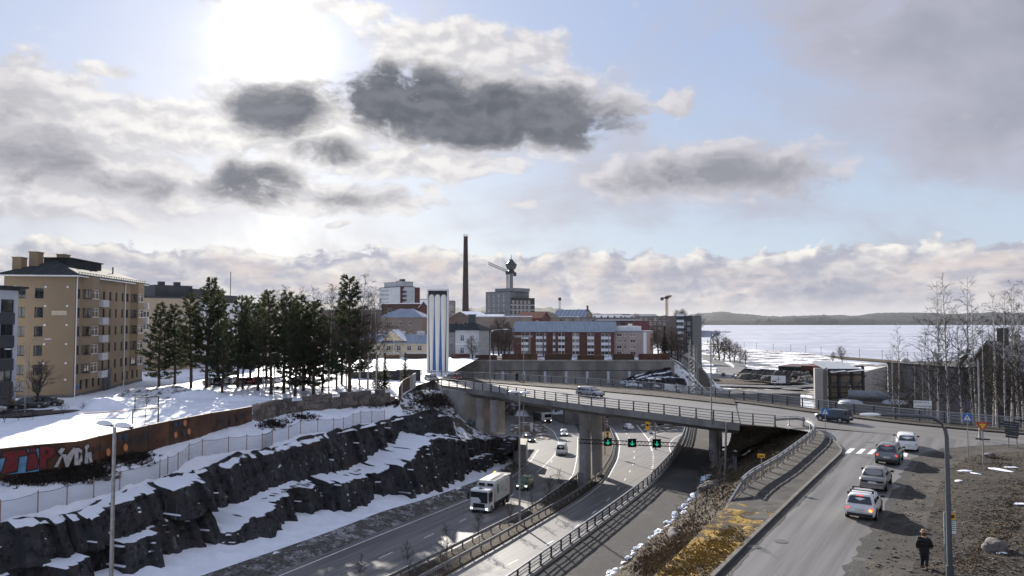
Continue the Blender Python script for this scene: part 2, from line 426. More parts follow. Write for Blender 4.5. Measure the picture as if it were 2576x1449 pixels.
# frozen lake
ice = ground_mat('lake_ice', [((.36,.385,.46), 1, 0, 1), ((.29,.315,.39), .004, .42, .6), ((.46,.48,.55), .02, .5, .66)], rough=.75, bump=.2, bscale=.2)  # ice colour darkened throughout: cloud shade over the lake is put into it
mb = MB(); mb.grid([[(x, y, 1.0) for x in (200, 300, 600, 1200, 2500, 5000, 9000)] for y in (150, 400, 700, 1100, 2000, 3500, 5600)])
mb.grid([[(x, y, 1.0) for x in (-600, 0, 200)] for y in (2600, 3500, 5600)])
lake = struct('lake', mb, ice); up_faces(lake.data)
# far hills: wooded ridges
hill_m = ground_mat('forest_hill', [((.018,.025,.034), 1, 0, 1), ((.032,.036,.042), .012, .45, .65), ((.010,.015,.02), .05, .5, .66), ((.20,.22,.26), .018, .68, .74)], bump=1, bscale=.08)
def ridge(name, prof, y0, y1, base, seed, amp, n=420):
    """prof: [(u, v)] skyline pixels at the depth y1, turned into real heights there"""
    mb = MB(); pts = [at_y(u, v, y1) for u, v in prof]
    rows = []; x0, x1 = pts[0].x, pts[-1].x
    for k in range(7):
        t = k/6; row = []
        for i in range(n):
            x = x0 + (x1-x0)*i/(n-1); j = 0
            while j < len(pts)-2 and pts[j+1].x < x: j += 1
            q = zz((x-pts[j].x)/(pts[j+1].x-pts[j].x)); q = q*q*(3-2*q)
            top = pts[j].z + (pts[j+1].z-pts[j].z)*q
            yy = y0 + (y1-y0)*t
            h = base + (top-base)*math.sin(t*math.pi/2)
            h += amp*(fbm(x*.01+seed, yy*.01, seed, 3) + .8*fbm(x*.06, yy*.05+seed, 1, 3))*t
            row.append((x*yy/y1, yy, h))
        rows.append(row)
    rows.append([(p[0], y1+ (y1-y0), base-10) for p in rows[-1]])
    mb.grid(rows)
    o = struct(name, mb, hill_m, True); up_faces(o.data)
ridge('far_hills', [(1500,800),(1700,800),(1770,788),(1810,784),(1870,790),(1950,796),(2080,793),(2150,795),(2200,788),(2300,786),(2400,790),(2500,786),(2700,790),(3000,786),(3400,792)], 5000, 6400, 1.0, 3.0, 10)
ridge('wooded_shore', [(1560,803),(1750,803),(1800,803),(1860,803),(1950,800),(2060,797),(2120,800),(2250,803),(2330,801),(2420,803),(2520,800),(2700,801),(3100,801)], 4750, 5100, 1.0, 9.0, 9)
ridge('city_ridge', [(-600,770),(-100,772),(200,770),(420,768),(640,760),(760,764),(900,772),(1000,774),(1080,776),(1180,778),(1230,772),(1300,780),(1380,776),(1500,792),(1640,796),(1760,800)], 1500, 2300, 18.0, 14.0, 7)
# ------------------------------------------------------------------ highway, cutting
CB = [onH(u, v, .9) for u, v in ((336,1449),(629,1364),(735,1325),(809,1293.5),(892,1281),(1023,1247.6),(1087,1232),(1200,1195.7),(1258,1168),(1293,1145))]
CB = [ext(CB[1], CB[0], 30)] + CB                       # cliff foot
LE = [onH(u, v) for u, v in ((693,1449),(934,1351.5),(1188,1251),(1275,1207),(1330,1162),(1351,1130))]
LE = [ext(LE[1], LE[0], 34)] + LE                       # left edge line of the asphalt
ML = [onH(u, v) for u, v in ((1011,1449),(1148,1382),(1258,1324),(1321,1295),(1453,1202),(1462,1150),(1462,1100),(1448,1068),(1420,1052))]
ML = [ext(ML[1], ML[0], 34)] + ML
MR = [onH(u, v) for u, v in ((1118,1449),(1258,1370),(1441,1263),(1514,1208),(1545,1153),(1551,1113),(1540,1085),(1527,1073),(1505,1060))]
MR = [ext(MR[1], MR[0], 34)] + MR
PZ = 17.0                                               # footpath level
RE = [at_pl(u, v, PZ) for u, v in ((1352.5,1434),(1456.4,1357.6),(1563.4,1278),(1639.8,1217),(1691.7,1159),(1719,1107),(1730,1064))]
RE = [ext(RE[1], RE[0], 40)] + RE
RE = smooth_line(RE, 60, 4)
SE = [at_pl(u, v, PZ) for u, v in ((1533,1449),(1640,1351.5),(1701,1299.6),(1746.8,1244.6),(1771,1211),(1786,1177),(1797,1145))]
SE = [ext(SE[1], SE[0], 40)] + SE + [Vector((34, 122, PZ)), Vector((41, 138, PZ))]
SE = smooth_line(SE, 60, 4)
CB = smooth_line(CB, 60, 2); LE = smooth_line(LE, 60, 3); ML = smooth_line(ML, 70, 3); MR = smooth_line(MR, 70, 3)
# the asphalt of both carriageways is one sheet on the highway plane, the medians and islands stand on it
hw = [[(-46,20),(-30,62),(-20,80),(-6,112),(-10,128),(-60,140),(-70,175),(-70,236)], None]
lft = [Vector((x, y, hz(y))) for x, y in hw[0]]
rgt = [Vector((p.x+.1, p.y, hz(p.y))) for p in RE] + [Vector((60,170,hz(170))), Vector((75,236,hz(236)))]
surf('highway', [lft, rgt], 40, [12], asph_high)
# snowy verge from the asphalt to the cliff foot
vm = resample([(a*.45+b*.55)+Vector((0,0,.25)) for a, b in zip(resample(LE,60), resample(CB,60))], 60)
le0 = [p+Vector((0,0,-.06)) for p in LE]
surf('roadside_gravel', [offs(le0, -.35), [a.lerp(b, .80)+Vector((0,0,.22)) for a, b in zip(resample(LE,60), vm)]], 150, [6], snow_dirty, amp=.18, fr=1.3)
sv0 = [a.lerp(b, .70)+Vector((0,0,.15)) for a, b in zip(resample(LE,60), vm)]
surf('snowy_verge', [sv0, vm, [p+Vector((-1.5,.6,.7)) for p in CB]], 160, [5, 7], snow_m, amp=.45, fr=.9, seed=4)
# median of bare earth
def slab(name, A, B, m, h, n=90, k=4, amp=.1, fr=1.0):
    A = resample(A, n); B = resample(B, n)
    rows = loft([A, B], n, [k], amp=amp, fr=fr)
    for r in rows:
        for p in r: p.z += h
    mb = MB(); mb.grid([[Vector(p)-Vector((0,0,h+.3)) for p in rows[0]]] + rows + [[Vector(p)-Vector((0,0,h+.3)) for p in rows[-1]]])
    o = struct(name, mb, m, True, 50); up_faces(o.data); return o
slab('median', ML, MR, earth, .14)
# island by the slip road, island behind the bridge
def island(name, px, m, h=.13, amp=.05):
    c = [onH(u, v) for u, v in px]; mb = MB(); n = len(c); ctr = sum(c, Vector())/n
    ring = smooth_line(c+[c[0]], 40, 2)
    rows = [[p+Vector((0,0,-.2)) for p in ring], [p+Vector((0,0,h)) for p in ring]]
    for k in (.75, .45, .15): rows.append([ctr.lerp(p, k)+Vector((0,0,h+(1-k)*.35+amp*fbm(p.x*k, p.y*k))) for p in ring])
    mb.grid(rows); o = struct(name, mb, m, True, 50); up_faces(o.data)
brown_snow = ground_mat('patchy_snow_earth', [((.12,.095,.065), 1, 0, 1), ((.06,.05,.04), 1.2, .5, .62), ((.78,.80,.84), .45, .55, .60)], bump=.8, bscale=4)
island('traffic_island', ((1284,1064),(1359,1060),(1389,1103),(1384,1109),(1368,1108),(1335,1098),(1286,1090)), brown_snow)
island('ramp_island', ((1594,1060),(1634,1058),(1722,1061),(1722,1078),(1668,1087),(1632,1092)), brown_snow)
# rock cut on the left: (u, v) of its upper edge on a plane set back from the foot
def setback(u): return .3+4.6*sstep(150, 650, u)*(1-sstep(1000, 1130, u))
CT = [at_line(u, v, -34.0-34.65-setback(u), .55) for u, v in ((0,1326),(46,1304),(147,1304),(238,1275),(306,1245),(403,1206),(519,1180),(611,1141),(692,1126),(766,1101),(934,1067),(1026,1046),(1090,1030),(1134,1040))]
CT2 = [at_line(u, v, -34.0-34.65, .55) for u, v in ((1150,1096),(1179,1106),(1255,1107),(1292,1098))]
CT = [ext(CT[3], CT[0], 26)] + CT + CT2
CT[0].z = CT[1].z
LEDGE = [at_line(u, v, -32.6-34.65-.4*setback(u), .55) for u, v in ((520,1330),(560,1308),(629,1275),(720,1236),(806,1214),(812,1250),(822,1208),(950,1183),(1000,1152),(1075,1102),(1130,1098),(1200,1110))]
def cliff(name, bot, top, n, m, seed, depth=2.2, ledge=None):
    mb = MB(); axis = (Vector(bot[-1])-Vector(bot[0])); axis.z = 0; axis.normalize()
    def by_axis(line, m):
        pts = resample(line, 400); pts.sort(key=lambda p: p.to_2d().dot(axis.to_2d())); out = []
        lo, hi = pts[0].to_2d().dot(axis.to_2d()), pts[-1].to_2d().dot(axis.to_2d())
        return pts, lo, hi
    pb, b0, b1 = by_axis(bot, n); pt, t0, t1 = by_axis(top, n)
    lo, hi = max(b0, t0), max(b1, t1)
    def pick(pts, d):
        k0 = 0
        for k in range(len(pts)-1):
            if pts[k+1].to_2d().dot(axis.to_2d()) >= d: break
        a, c = pts[k], pts[k+1]; da, dc = a.to_2d().dot(axis.to_2d()), c.to_2d().dot(axis.to_2d())
        return a.lerp(c, min(1, max(0, (d-da)/max(1e-6, dc-da))))
    B = [pick(pb, lo+(hi-lo)*i/(n-1)) for i in range(n)]; T = [pick(pt, lo+(hi-lo)*i/(n-1)) for i in range(n)]
    rows = []
    for i in range(n):
        b, t = B[i], T[i]; tan = (B[min(i+1,n-1)]-B[max(i-1,0)]); tan.z = 0; tan.normalize(); out = Vector((tan.y, -tan.x, 0))
        s = (hi-lo)*i/(n-1); row = []
        lv = .46 + .34*fbm(s*.045+seed, 1.7, 0, 2)              # height of the main ledge
        wide = max(0, .5+3.4*fbm(s*.05+seed+4, 5.2, 0, 3))       # its width
        lv2 = .74 + .2*fbm(s*.09+seed, 8.7, 0, 2); wide2 = max(0, 2.2*fbm(s*.08+seed+9, 3.3, 0, 2))
        if ledge:
            da = B[i].to_2d().dot(axis.to_2d()); lx = [p.to_2d().dot(axis.to_2d()) for p in ledge]
            wide2 *= .2; on_l = lx[0] < da < lx[-1]
            if lx[0] < da < lx[-1]:
                j = max(jj for jj in range(len(lx)-1) if lx[jj] <= da or jj == 0); f = (da-lx[j])/max(1e-6, lx[j+1]-lx[j])
                zl = ledge[j].z+(ledge[j+1].z-ledge[j].z)*min(1, max(0, f))+.3*fbm(s*.6, seed); lv = min(.95, max(.05, (zl-b.z)/(t.z-b.z))); wide = .9*min(1, (da-lx[0])/4, (lx[-1]-da)/4)*(1+.3*fbm(s*.4, 2.2))
            else: wide = .15*wide; wide2 *= .3
        for k in range(m+1):
            q = k/m
            p = b.lerp(t, q)
            if ledge:
                S = (.55*q+.45*sstep(lv-.04, lv+.04, q)) if on_l else (.75*q+.25*sstep(.9, 1.0, q)); h2 = b.lerp(t, S); p.x, p.y = h2.x, h2.y
            zabs = p.z+.15*s*.0
            o = depth*.35 + wide*(1-sstep(lv-.03, lv+.03, q)-.5) + wide2*(1-sstep(lv2-.025, lv2+.025, q)-.5)
            # blasted columns: tall blocks of different stand-out, split by a few cracks
            wob = .35*fbm(s*.3, zabs*.3, seed)
            lay = 0 if q < lv else 1; cell = noise.cell(Vector(((s+wob)*.34+seed, lay, 3))); cell2 = noise.cell(Vector(((s+wob)*.95+seed+9, lay, 8)))
            o += (cell-.5)*1.35 + (cell2-.5)*.55
            o += .7*fbm(s*.16, zabs*.05+seed, 2) + .22*fbm(s*1.1, zabs*.55, seed)
            o += .07*noise.noise(Vector((s*3.4, zabs*.6, seed)))
            if k == 0: o = max(o, .6)
            edge = sstep(1.0, .9, q)
            o = o*(.35+.65*edge) - (1-edge)*.5
            dz = (.18*fbm(s*.5, q*4+seed, 5) if 0 < k < m else .5*fbm(s*.25, seed, 5))
            row.append((p.x+out.x*o, p.y+out.y*o, p.z+dz + (-.5 if k == 0 else 0)))
        rows.append(row)
    mb.grid(rows); return mb
mb = cliff('rock_cliff', CB, CT, 560, 70, 2.0, ledge=LEDGE)
cl = thing('rock_cliff', 'dark blasted rock face with snowy ledges along the left of the highway', 'cliff', CB[5])
co = mb.build('rock_face', rock_m, cl, True, 35, loc=-cl.location)
def face_out(me, d=Vector((.6,-.6,.4))):
    bm = bmesh.new(); bm.from_mesh(me); bmesh.ops.recalc_face_normals(bm, faces=bm.faces)
    if sum(f.normal.dot(d)*f.calc_area() for f in bm.faces) < 0: bmesh.ops.reverse_faces(bm, faces=bm.faces)
    bm.to_mesh(me); bm.free()
face_out(co.data)
# plateau above the cut: snow from the cliff edge to the foot of the rusty wall
WB = []                                                  # foot line of the graffiti wall
for u, v, z in ((0,1203,22.9),(130,1180,23.05),(260,1158,23.2),(380,1127,23.35),(480,1100,23.5),(560,1076,23.65),(640,1056,23.8)):
    WB.append(at_pl(u, v, z))
WB = [ext(WB[2], WB[0], 36)] + WB
WB[0].z = 22.6
SB = [at_pl(u, v, z) for u, v, z in ((640,1056,23.8),(720,1037,23.9),(800,1026,24.0),(900,1018,24.1),(1003,1006,24.2))]   # foot of the stone wall
WB2 = WB + SB[1:]
ct_in = [p+Vector((-.5,.25,-.45)) for p in CT[:13]]
plate_line = [a.lerp(b, .5)+Vector((0,0,.15)) for a, b in zip(resample(ct_in,60), resample(WB2,60))]
surf('snowy_bank', [ct_in, plate_line, [p+Vector((-.4,.2,.05)) for p in WB2]], 170, [9, 9], snow_m, amp=.45, fr=.45, seed=2)
# snow field (playing yard) behind the walls
YZ = 23.6
far_l = [Vector((-95,20,YZ)), Vector((-95,60,YZ)), Vector((-93,110,YZ)), Vector((-90,170,YZ)), Vector((-70,225,YZ+.3)), Vector((-30,240,YZ+.4))]
def yb(p, q):
    return 0
yw = [p+Vector((-.2,.1,YZ-.1-p.z)) for p in WB] + [p+Vector((-.3,.3,YZ+.5-p.z)) for p in SB[1:]] + [Vector((-17,132,YZ+.7)), Vector((-14,150,YZ+.7)), Vector((-12,190,YZ+.7)), Vector((-10,226,YZ+.7))]
surf('snow_yard', [far_l, yw], 160, [60], snow_m, amp=.22, fr=.38, seed=8)
# car park and street in front of the apartment house: wet dark asphalt
mb = MB()
park_m = asphalt_mat('wet_asphalt', (.05,.05,.055), R(100), dirt=(.10,.09,.085), rough=.35)
yard_px = [(-260,1062),(60,1047),(200,1033),(290,1015),(345,990),(420,972),(520,968),(640,968),(640,955),(480,950),(330,985),(190,1008),(40,1024),(-260,1046)]
pp = [at_pl(u, v, YZ+.16) for u, v in yard_px]
half = len(pp)//2
surf('street', [resample(pp[:half],60), resample(pp[half:][::-1],60)], 60, [8], park_m)
# steep snowy slope between the stone wall, the bridge abutment and the cliff
sl_top = [Vector((-18.0,113.5,24.2)), Vector((-15.0,124,24.3)), Vector((-12.6,132.5,23.4)), Vector((-9.0,129.8,18.4)), Vector((-5.8,130,16.0))]
sl_bot = [CT[12]+Vector((-.6,.5,-.5)), CT[14]+Vector((-1.2,.8,-.4)), CT2[0]+Vector((-1.0,.8,-.3)), CT2[1]+Vector((-.8,.6,-.3)), CT2[3]+Vector((-1.5,1.5,-.4))]
sl_mid = [a.lerp(b, .5)+Vector((-.4,.3,-.4)) for a, b in zip(resample(sl_top,5), resample(sl_bot,5))]
slope_m = ground_mat('thawing_slope', [((.72,.75,.82), 1, 0, 1), ((.10,.085,.07), .35, .50, .56), ((.05,.045,.04), 1.4, .5, .60)], bump=.8, bscale=3)
surf('bank_under_bridge', [sl_top, sl_mid, sl_bot], 60, [10, 10], slope_m, amp=.5, fr=.5)
# ground behind the cliff end, under the bridge
surf('abutment_ground', [[Vector((-7.5,130.5,16.4)), Vector((-3,133,14.6)), Vector((-2,140,11))], [CT2[1]+Vector((-.9,.7,-.3)), CT2[3]+Vector((-1,1.5,-.5)), Vector((1.5,134,10))]], 24, [14], slope_m, amp=.4, fr=.5)
# ------------------------------------------------------------------ footpath on the retaining wall, slope to the upper road
surf('footpath', [RE, SE], 120, [6], path_m, amp=.05, fr=.8)
TZ = 24.0
TP = [at_pl(u, v, TZ) for u, v in ((1826,1277),(1866,1238.5),(1887,1217),(1960,1174),(2039,1112),(2053,1092),(2040,1077),(2010,1066))]
TP = [ext(TP[2], TP[0], 34), ext(TP[2], TP[0], 14)] + TP
KL = [at_pl(u, v, TZ) for u, v in ((1805,1449),(1887,1366),(2000,1255),(2117,1143))]
KL = [ext(KL[1], KL[0], 26)] + KL
SE_s = [p for p in SE if p.y < 97]
TPs = smooth_line(TP, 60, 2)
sm = [a.lerp(b, .42)+Vector((0,0,-.5)) for a, b in zip(resample(SE_s,40), resample(TPs,40))]
surf('grassy_slope', [[p+Vector((-.1,0,-.02)) for p in SE_s], sm, [p+Vector((0,0,.02)) for p in TPs]], 170, [14, 12], earth, amp=.7, fr=.45, seed=6)
# embankment under the bridge ramp
def bn_at(u, v, dz): p = at_pl(u, v, TZ); p.z += dz; return p
e_top = [TPs[-2]+Vector((0,0,-.05)), TPs[-1]+Vector((0,0,-.03)), bn_at(1985,1076,-.02), bn_at(1940,1074,-.02), bn_at(1890,1071,-.02), bn_at(1862,1068,-.1), bn_at(1842,1058,-.6)]
e_bot = [SE_s[-2]+Vector((.1,0,-.05)), SE_s[-1]+Vector((.1,0,-.05)), SE_s[-1]+Vector((.5,.6,0)), SE_s[-1]+Vector((.8,1.2,0)), Vector((27.4,99,17)), Vector((29,103,17)), Vector((31.5,108,17))]
surf('embankment', [e_top, [a.lerp(b, .5)+Vector((0,0,.2)) for a, b in zip(e_top, e_bot)], e_bot], 90, [9,9], ground_mat('dark_earth', [((.07,.056,.042), 1, 0, 1), ((.11,.085,.055), .9, .46, .62), ((.035,.03,.026), 2.6, .5, .64)], bump=1.0, bscale=3), amp=.35, fr=.7)
# ------------------------------------------------------------------ upper road, junction
BN = [at_pl(u, v, TZ) for u, v in ((1110,970),(1233,985),(1350,1003),(1478,1020),(1650,1040),(1790,1058),(1870,1067),(1950,1073.5))]
BF = [at_pl(u, v, TZ) for u, v in ((1060,948),(1233,957),(1480,972),(1650,985),(1790,1000),(1900,1012),(2070,1035),(2230,1055),(2391,1070),(2576,1085))]
BN = smooth_line(BN, 50, 3); BF = smooth_line(BF, 60, 3)
BF_end = [ext(BF[-2], BF[-1], 40)]
RR = [at_pl(u, v, TZ) for u, v in ((2162,1449),(2238,1300),(2314,1157),(2345,1140),(2391,1129),(2480,1122),(2576,1119))]
RR = [ext(RR[1], RR[0], 26)] + RR + [ext(RR[-2], RR[-1], 40)]
# junction sheet: between the left kerb / bridge mouth and the far kerb / right edge
KC = [at_pl(u, v, TZ) for u, v in ((2117,1143),(2120,1132),(2108,1116),(2080,1102),(2062,1092),(2058,1082),(2040,1075),(2005,1068),(1950,1070))]
jl = KL + KC[1:]
surf('upper_road', [smooth_line(jl, 70, 1), smooth_line(RR[:-1], 70, 1)], 70, [12], asph_road)
j2 = [p for p in BN if p.x > 25.4] + [at_pl(u, v, TZ-.004) for u, v in ((2030,1085),(2120,1118),(2260,1140),(2391,1131),(2576,1121))] + [RR[-1]]
surf('crossing_road', [[p-Vector((0,0,.004)) for p in j2], [p-Vector((0,0,.004)) for p in ([p for p in BF if p.x > 31]+BF_end)]], 70, [10], asph_deck)
# gravel shoulder and waste ground on the right
RG = [at_pl(u, v, TZ) for u, v in ((2290,1449),(2330,1330),(2366,1220),(2395,1180),(2440,1150),(2576,1138))]
RG = [ext(RG[1], RG[0], 26)] + RG + [ext(RG[-2], RG[-1], 40)]
rr1 = [p+Vector((.28*fbm(p.x*.6, p.y*.6, 3, 4), .1*fbm(p.x*.6, p.y*.6, 7), .03)) for p in resample(RR, 220)]; rg1 = [p+Vector((0,0,.12)) for p in RG]
surf('gravel_shoulder', [rr1, rg1], 220, [8], gravel, amp=.10, fr=.8)
wet = ground_mat('wet_grit', [((.045,.043,.042), 1, 0, 1), ((.075,.07,.066), 1.3, .5, .66)], rough=.6, bump=.5, bscale=9)
kl0 = resample(KL, 120); surf('gutter', [[p+Vector((0,0,.006)) for p in kl0], [p+Vector((0,0,.006)) for p in [q+Vector((.45+.25*fbm(q.x*.5,q.y*.5,2), -.25, 0)) for q in kl0]]], 120, [1], wet)
surf('edge_grit', [[p+Vector((-.55+.5*fbm(p.x*.8,p.y*.8,5), .3, -.02)) for p in rr1], [p+Vector((.3,0,-.005)) for p in rr1]], 220, [2], wet)
wg = [Vector((rg1[0].x+40, rg1[0].y-4, 25)), Vector((60,40,25)), Vector((70,60,24.6)), Vector((95,72,24))]
surf('waste_ground', [rg1, wg], 140, [30], ground_mat('dark_soil', [((.036,.030,.026), 1, 0, 1), ((.06,.048,.036), .5, .48, .64), ((.02,.018,.016), 2.4, .5, .64), ((.075,.062,.048), 6, .58, .7)], bump=1.0, bscale=3), amp=.45, fr=.3, seed=5)
# pavers between guardrail and kerb
kerb_side = [p+Vector((0,0,.13)) for p in KL+KC[1:4]]
tp2 = [p+Vector((.1,-.1,.1)) for p in TPs]
paver_m = ground_mat('paving', [((.058,.056,.055), 1, 0, 1), ((.085,.08,.075), .5, .45, .65), ((.036,.034,.032), 1.5, .5, .65)], bump=.4, bscale=9)
surf('pavement', [[p for p in tp2 if p.y > 46.5], [p for p in resample(kerb_side,80) if p.y > 43]], 90, [5], paver_m, amp=.02, fr=1)
surf('mossy_verge', [[p+Vector((-.1,0,.0)) for p in tp2 if p.y < 49.5], [p-Vector((0,0,.01)) for p in resample(kerb_side,80) if p.y < 46]], 90, [10], moss, amp=.16, fr=.9)
# right plateau falling away behind the junction
surf('lower_yard', [[Vector((22,122,8)), Vector((60,112,10)), Vector((120,100,12)), Vector((190,60,12))], [Vector((10,240,7)), Vector((90,240,7)), Vector((200,230,6)), Vector((330,150,5))]], 50, [20], ground_mat('yard_ground', [((.075,.07,.068), 1, 0, 1), ((.10,.085,.07), .12, .45, .6), ((.72,.75,.8), .06, .6, .65)], bump=.4, bscale=2), amp=.3, fr=.1)

# ================================================================== BRIDGE
DK = TZ
br = thing('road_bridge', 'long concrete road bridge on tall round columns crossing over the highway', 'bridge', BN[25])
BL = -Vector(br.location)
n = 46
bn = resample([p for p in BN if p.x < 26.4], n); bf = resample([p for p in BF if p.x < 33.5], n)
# deck slab with edge beams
mb = MB()
edge = []
for a, b in zip(bn, bf):
    d = (b-a); d.z = 0; d.normalize()
    edge.append([a-d*.5+Vector((0,0,.12)), a-d*.5+Vector((0,0,-.75)), a+d*.6+Vector((0,0,-.8)), a+d*2.6+Vector((0,0,-1.55)),
                 b-d*2.6+Vector((0,0,-1.55)), b-d*.6+Vector((0,0,-.8)), b+d*.5+Vector((0,0,-.75)), b+d*.5+Vector((0,0,.12))])
mb.grid(edge)
mb.face([0,1,2,3,4,5,6,7]); k = (n-1)*8; mb.face([k+i for i in (7,6,5,4,3,2,1,0)])
o = mb.build('deck_slab', concrete_d, br, False, loc=BL)
def strip(name, pts, w0, w1, z, m, parent=None, h=None, n=80):
    """band between two plan offsets of a line"""
    p = resample(pts, n); A = [q+Vector((0,0,z)) for q in offs(p, w0)]; B = [q+Vector((0,0,z)) for q in offs(p, w1)]
    mb = MB()
    if h: mb.grid([[q-Vector((0,0,h)) for q in A], A, B, [q-Vector((0,0,h)) for q in B]])
    else: mb.grid([A, B])
    me = mb.mesh(name, m); up_faces(me)
    o = obj(name, me, parent, BL if parent is br else None)
    if not parent: tag(o, kind='structure')
    return o
mb = MB(); mb.grid([[a.lerp(b, t)+Vector((0,0,.06)) for a, b in zip(bn, bf)] for t in (0, .02, .3, .6, 1)])
me = mb.mesh('roadway', asph_deck); up_faces(me); obj('roadway', me, br, BL)
# raised walkway on the far side, kerb along it
mb = MB(); A = [a.lerp(b, .70) for a, b in zip(bn, bf)]; B = [a.lerp(b, 1.0) for a, b in zip(bn, bf)]
mb.grid([[p+Vector((0,0,.0)) for p in A], [p+Vector((0,0,.22)) for p in A], [p+Vector((0,0,.23)) for p in B]])
me = mb.mesh('walkway', gravel); up_faces(me); obj('walkway', me, br, BL)
bf2 = [p for p in BF if p.x > 33]
mb = MB(); mb.grid([[p+Vector((-1.6,-2.6,.0)) for p in bf2], [p+Vector((-1.6,-2.6,.16)) for p in bf2], [p+Vector((.4,.3,.2)) for p in bf2], [p+Vector((1.0,.9,-1.5)) for p in bf2]])
o = struct('far_pavement', mb, gravel); up_faces(o.data)
# columns in pairs under the deck
def column(u, v, r, ztop=22.6, base=None, y=None):
    p = at_y(u, v, y) if y else onH(u, v)
    zb = p.z if base is None else base
    mb = MB(); mb.tube([(p.x, p.y, zb-.3), (p.x, p.y, zb+.05), (p.x, p.y, ztop)], r, 16)
    mb.build('column', concrete, br, True, 40, loc=BL)
column(1472, 1217, .85); column(1502, 1196, .85)
column(1207, 1080, .75, y=127); column(1244, 1081, .75, y=124.5)
column(1796, 1153, .6, y=97.5); column(1806, 1139, .6, y=101)
# abutment at the left end: inclined wing wall and front wall
mb = MB()
a0 = Vector((-12.5,134,0)); 
pA = at_y(1110, 985, 133); pB = at_y(1185, 998, 129)
mb.quad(pA+Vector((0,0,.3)), at_y(1168,1060,128.5), at_y(1168,985,128.5), at_y(1115,975,133))
mb.quad(at_y(1168,985,128.5), at_y(1168,1060,128.5), at_y(1205,1092,131), at_y(1270,1092,133), at_y(1270,985,133), at_y(1205,985,131))
mb.build('abutment', concrete, br, loc=BL)
rg = random.Random(8); mb = MB(); q0 = [at_y(1186+rg.uniform(-11,11), 1066+rg.uniform(-13,13), 128.2) for _ in range(22)]
for a, b in zip(q0, q0[1:]): mb.bar(a, b, .02, .16)
mb.build('graffiti_scrawl', mat('paint_teal', (.25,.40,.40), .6, .1, 2), br, loc=BL)
mb = MB(); c = [at_y(1258,1060,129), at_y(1300,1035,136)]
mb.prism([(.2,128.5),(2.4,127.5),(2.8,134),(.6,135)][::1], 9, 14.6); mb.build('pier_footing', concrete, br, loc=BL)
# ------------------------------------------------------------------ railings
def railing(name, label, pts, step, post_h, rails, mp, mr, group=None, base=0.0, post=(.10,.14), rail_w=.06, mesh_mat=None, cat='railing', lean=0, block=None):
    p = arc(pts, step)
    t = thing(name, label, cat, p[len(p)//2], group=group); L = -Vector(t.location)
    pm = MB(); pm.box(-post[0]/2, post[0]/2, -post[1]/2, post[1]/2, -.1, post_h); pm.box(-.1,.1,-.1,.1,-.1,.03)
    pme = pm.mesh('post', mp)
    for i, q in enumerate(p):
        d = p[min(i+1, len(p)-1)]-p[max(i-1, 0)]
        obj('post', pme, t, q+L+Vector((0,0,base)), math.atan2(d.y, d.x))
    fine = arc(pts, min(step, 1.5))
    for (h, w, th) in rails:
        rb = MB()
        q = [a+Vector((0,0,h+base)) for a in fine]
        A = offs(q, -w/2); B = offs(q, w/2); Z = Vector((0,0,th/2))
        rb.grid([[x+Z for x in A], [x+Z for x in B], [x-Z for x in B], [x-Z for x in A], [x+Z for x in A]])
        rb.build('rail', mr, t, loc=L)
    if mesh_mat:
        q = [a+Vector((0,0,base)) for a in fine]
        rb = MB(); rb.grid([[a+Vector((0,0,.12)) for a in q], [a+Vector((0,0,post_h-.06)) for a in q]])
        rb.build('mesh_panel', mesh_mat, t, loc=L)
    if block:
        bm_ = MB(); bm_.box(-block/2, block/2, -.22, .22, -.05, .18); bme = bm_.mesh('footing_block', concrete)
        for a, b in zip(p, p[1:]):
            obj('footing_block', bme, t, (a+b)/2+L, math.atan2((b-a).y, (b-a).x))
    return t
def thin_wire(name, c, a):
    m = bpy.data.materials.new(name); m.use_nodes = True; t = m.node_tree; N = NT(t); b = t.nodes['Principled BSDF']
    b.inputs['Base Color'].default_value = (*c, 1); b.inputs['Roughness'].default_value = .6
    v = N.n('ShaderNodeNewGeometry').outputs['Position']
    w = N.n('ShaderNodeTexWave'); w.wave_type = 'BANDS'; w.bands_direction = 'DIAGONAL'; t.links.new(v, w.inputs[0]); w.inputs['Scale'].default_value = 5
    w2 = N.n('ShaderNodeTexWave'); w2.bands_direction = 'Z'; t.links.new(v, w2.inputs[0]); w2.inputs['Scale'].default_value = 5
    f = N.m('MAXIMUM', N.ss(w.outputs['Fac'], 1-a, 1-a+.1), N.ss(w2.outputs['Fac'], 1-a, 1-a+.1)); t.links.new(f, b.inputs['Alpha'])
    return m
wire = thin_wire('wire_mesh', (.25,.26,.28), .12)
wire2 = thin_wire('fine_wire_mesh', (.10,.10,.10), .10)
R3 = [(1.14,.15,.10), (.80,.06,.07), (.48,.06,.07), (.18,.07,.08)]
near_rail = [p+Vector((0,0,.13)) for p in BN]
railing('bridge_railing', 'grey steel railing along the camera-facing edge of the road bridge', near_rail, 2.4, 1.15, R3, steel_d, steel)
railing('bridge_railing', 'grey steel railing along the far walkway of the road bridge with wire panels', [p+Vector((0,0,.2)) for p in BF]+[BF_end[0]+Vector((0,0,.2))], 2.6, 1.25, [(1.24,.14,.10), (.95,.06,.06), (.6,.06,.06), (.2,.07,.07)], steel_d, steel, mesh_mat=wire)
railing('path_railing', 'galvanised steel railing on concrete blocks between the highway and the footpath', [p+Vector((.0,0,.02)) for p in RE], 2.0, 1.1, [(1.10,.14,.11), (.78,.06,.07), (.55,.06,.07), (.2,.06,.07)], steel_d, steel, mesh_mat=wire, block=1.75)
gr_pts = [at_pl(u, v, TZ+.1) for u, v in ((1866,1238.5),(1887,1217),(1960,1174),(2039,1112),(2053,1092),(2040,1077),(2010,1066),(1955,1061))]
gr_pts[-1] = BN[-1]+Vector((0,0,.1))
gr_pts = smooth_line(gr_pts, 30, 1)
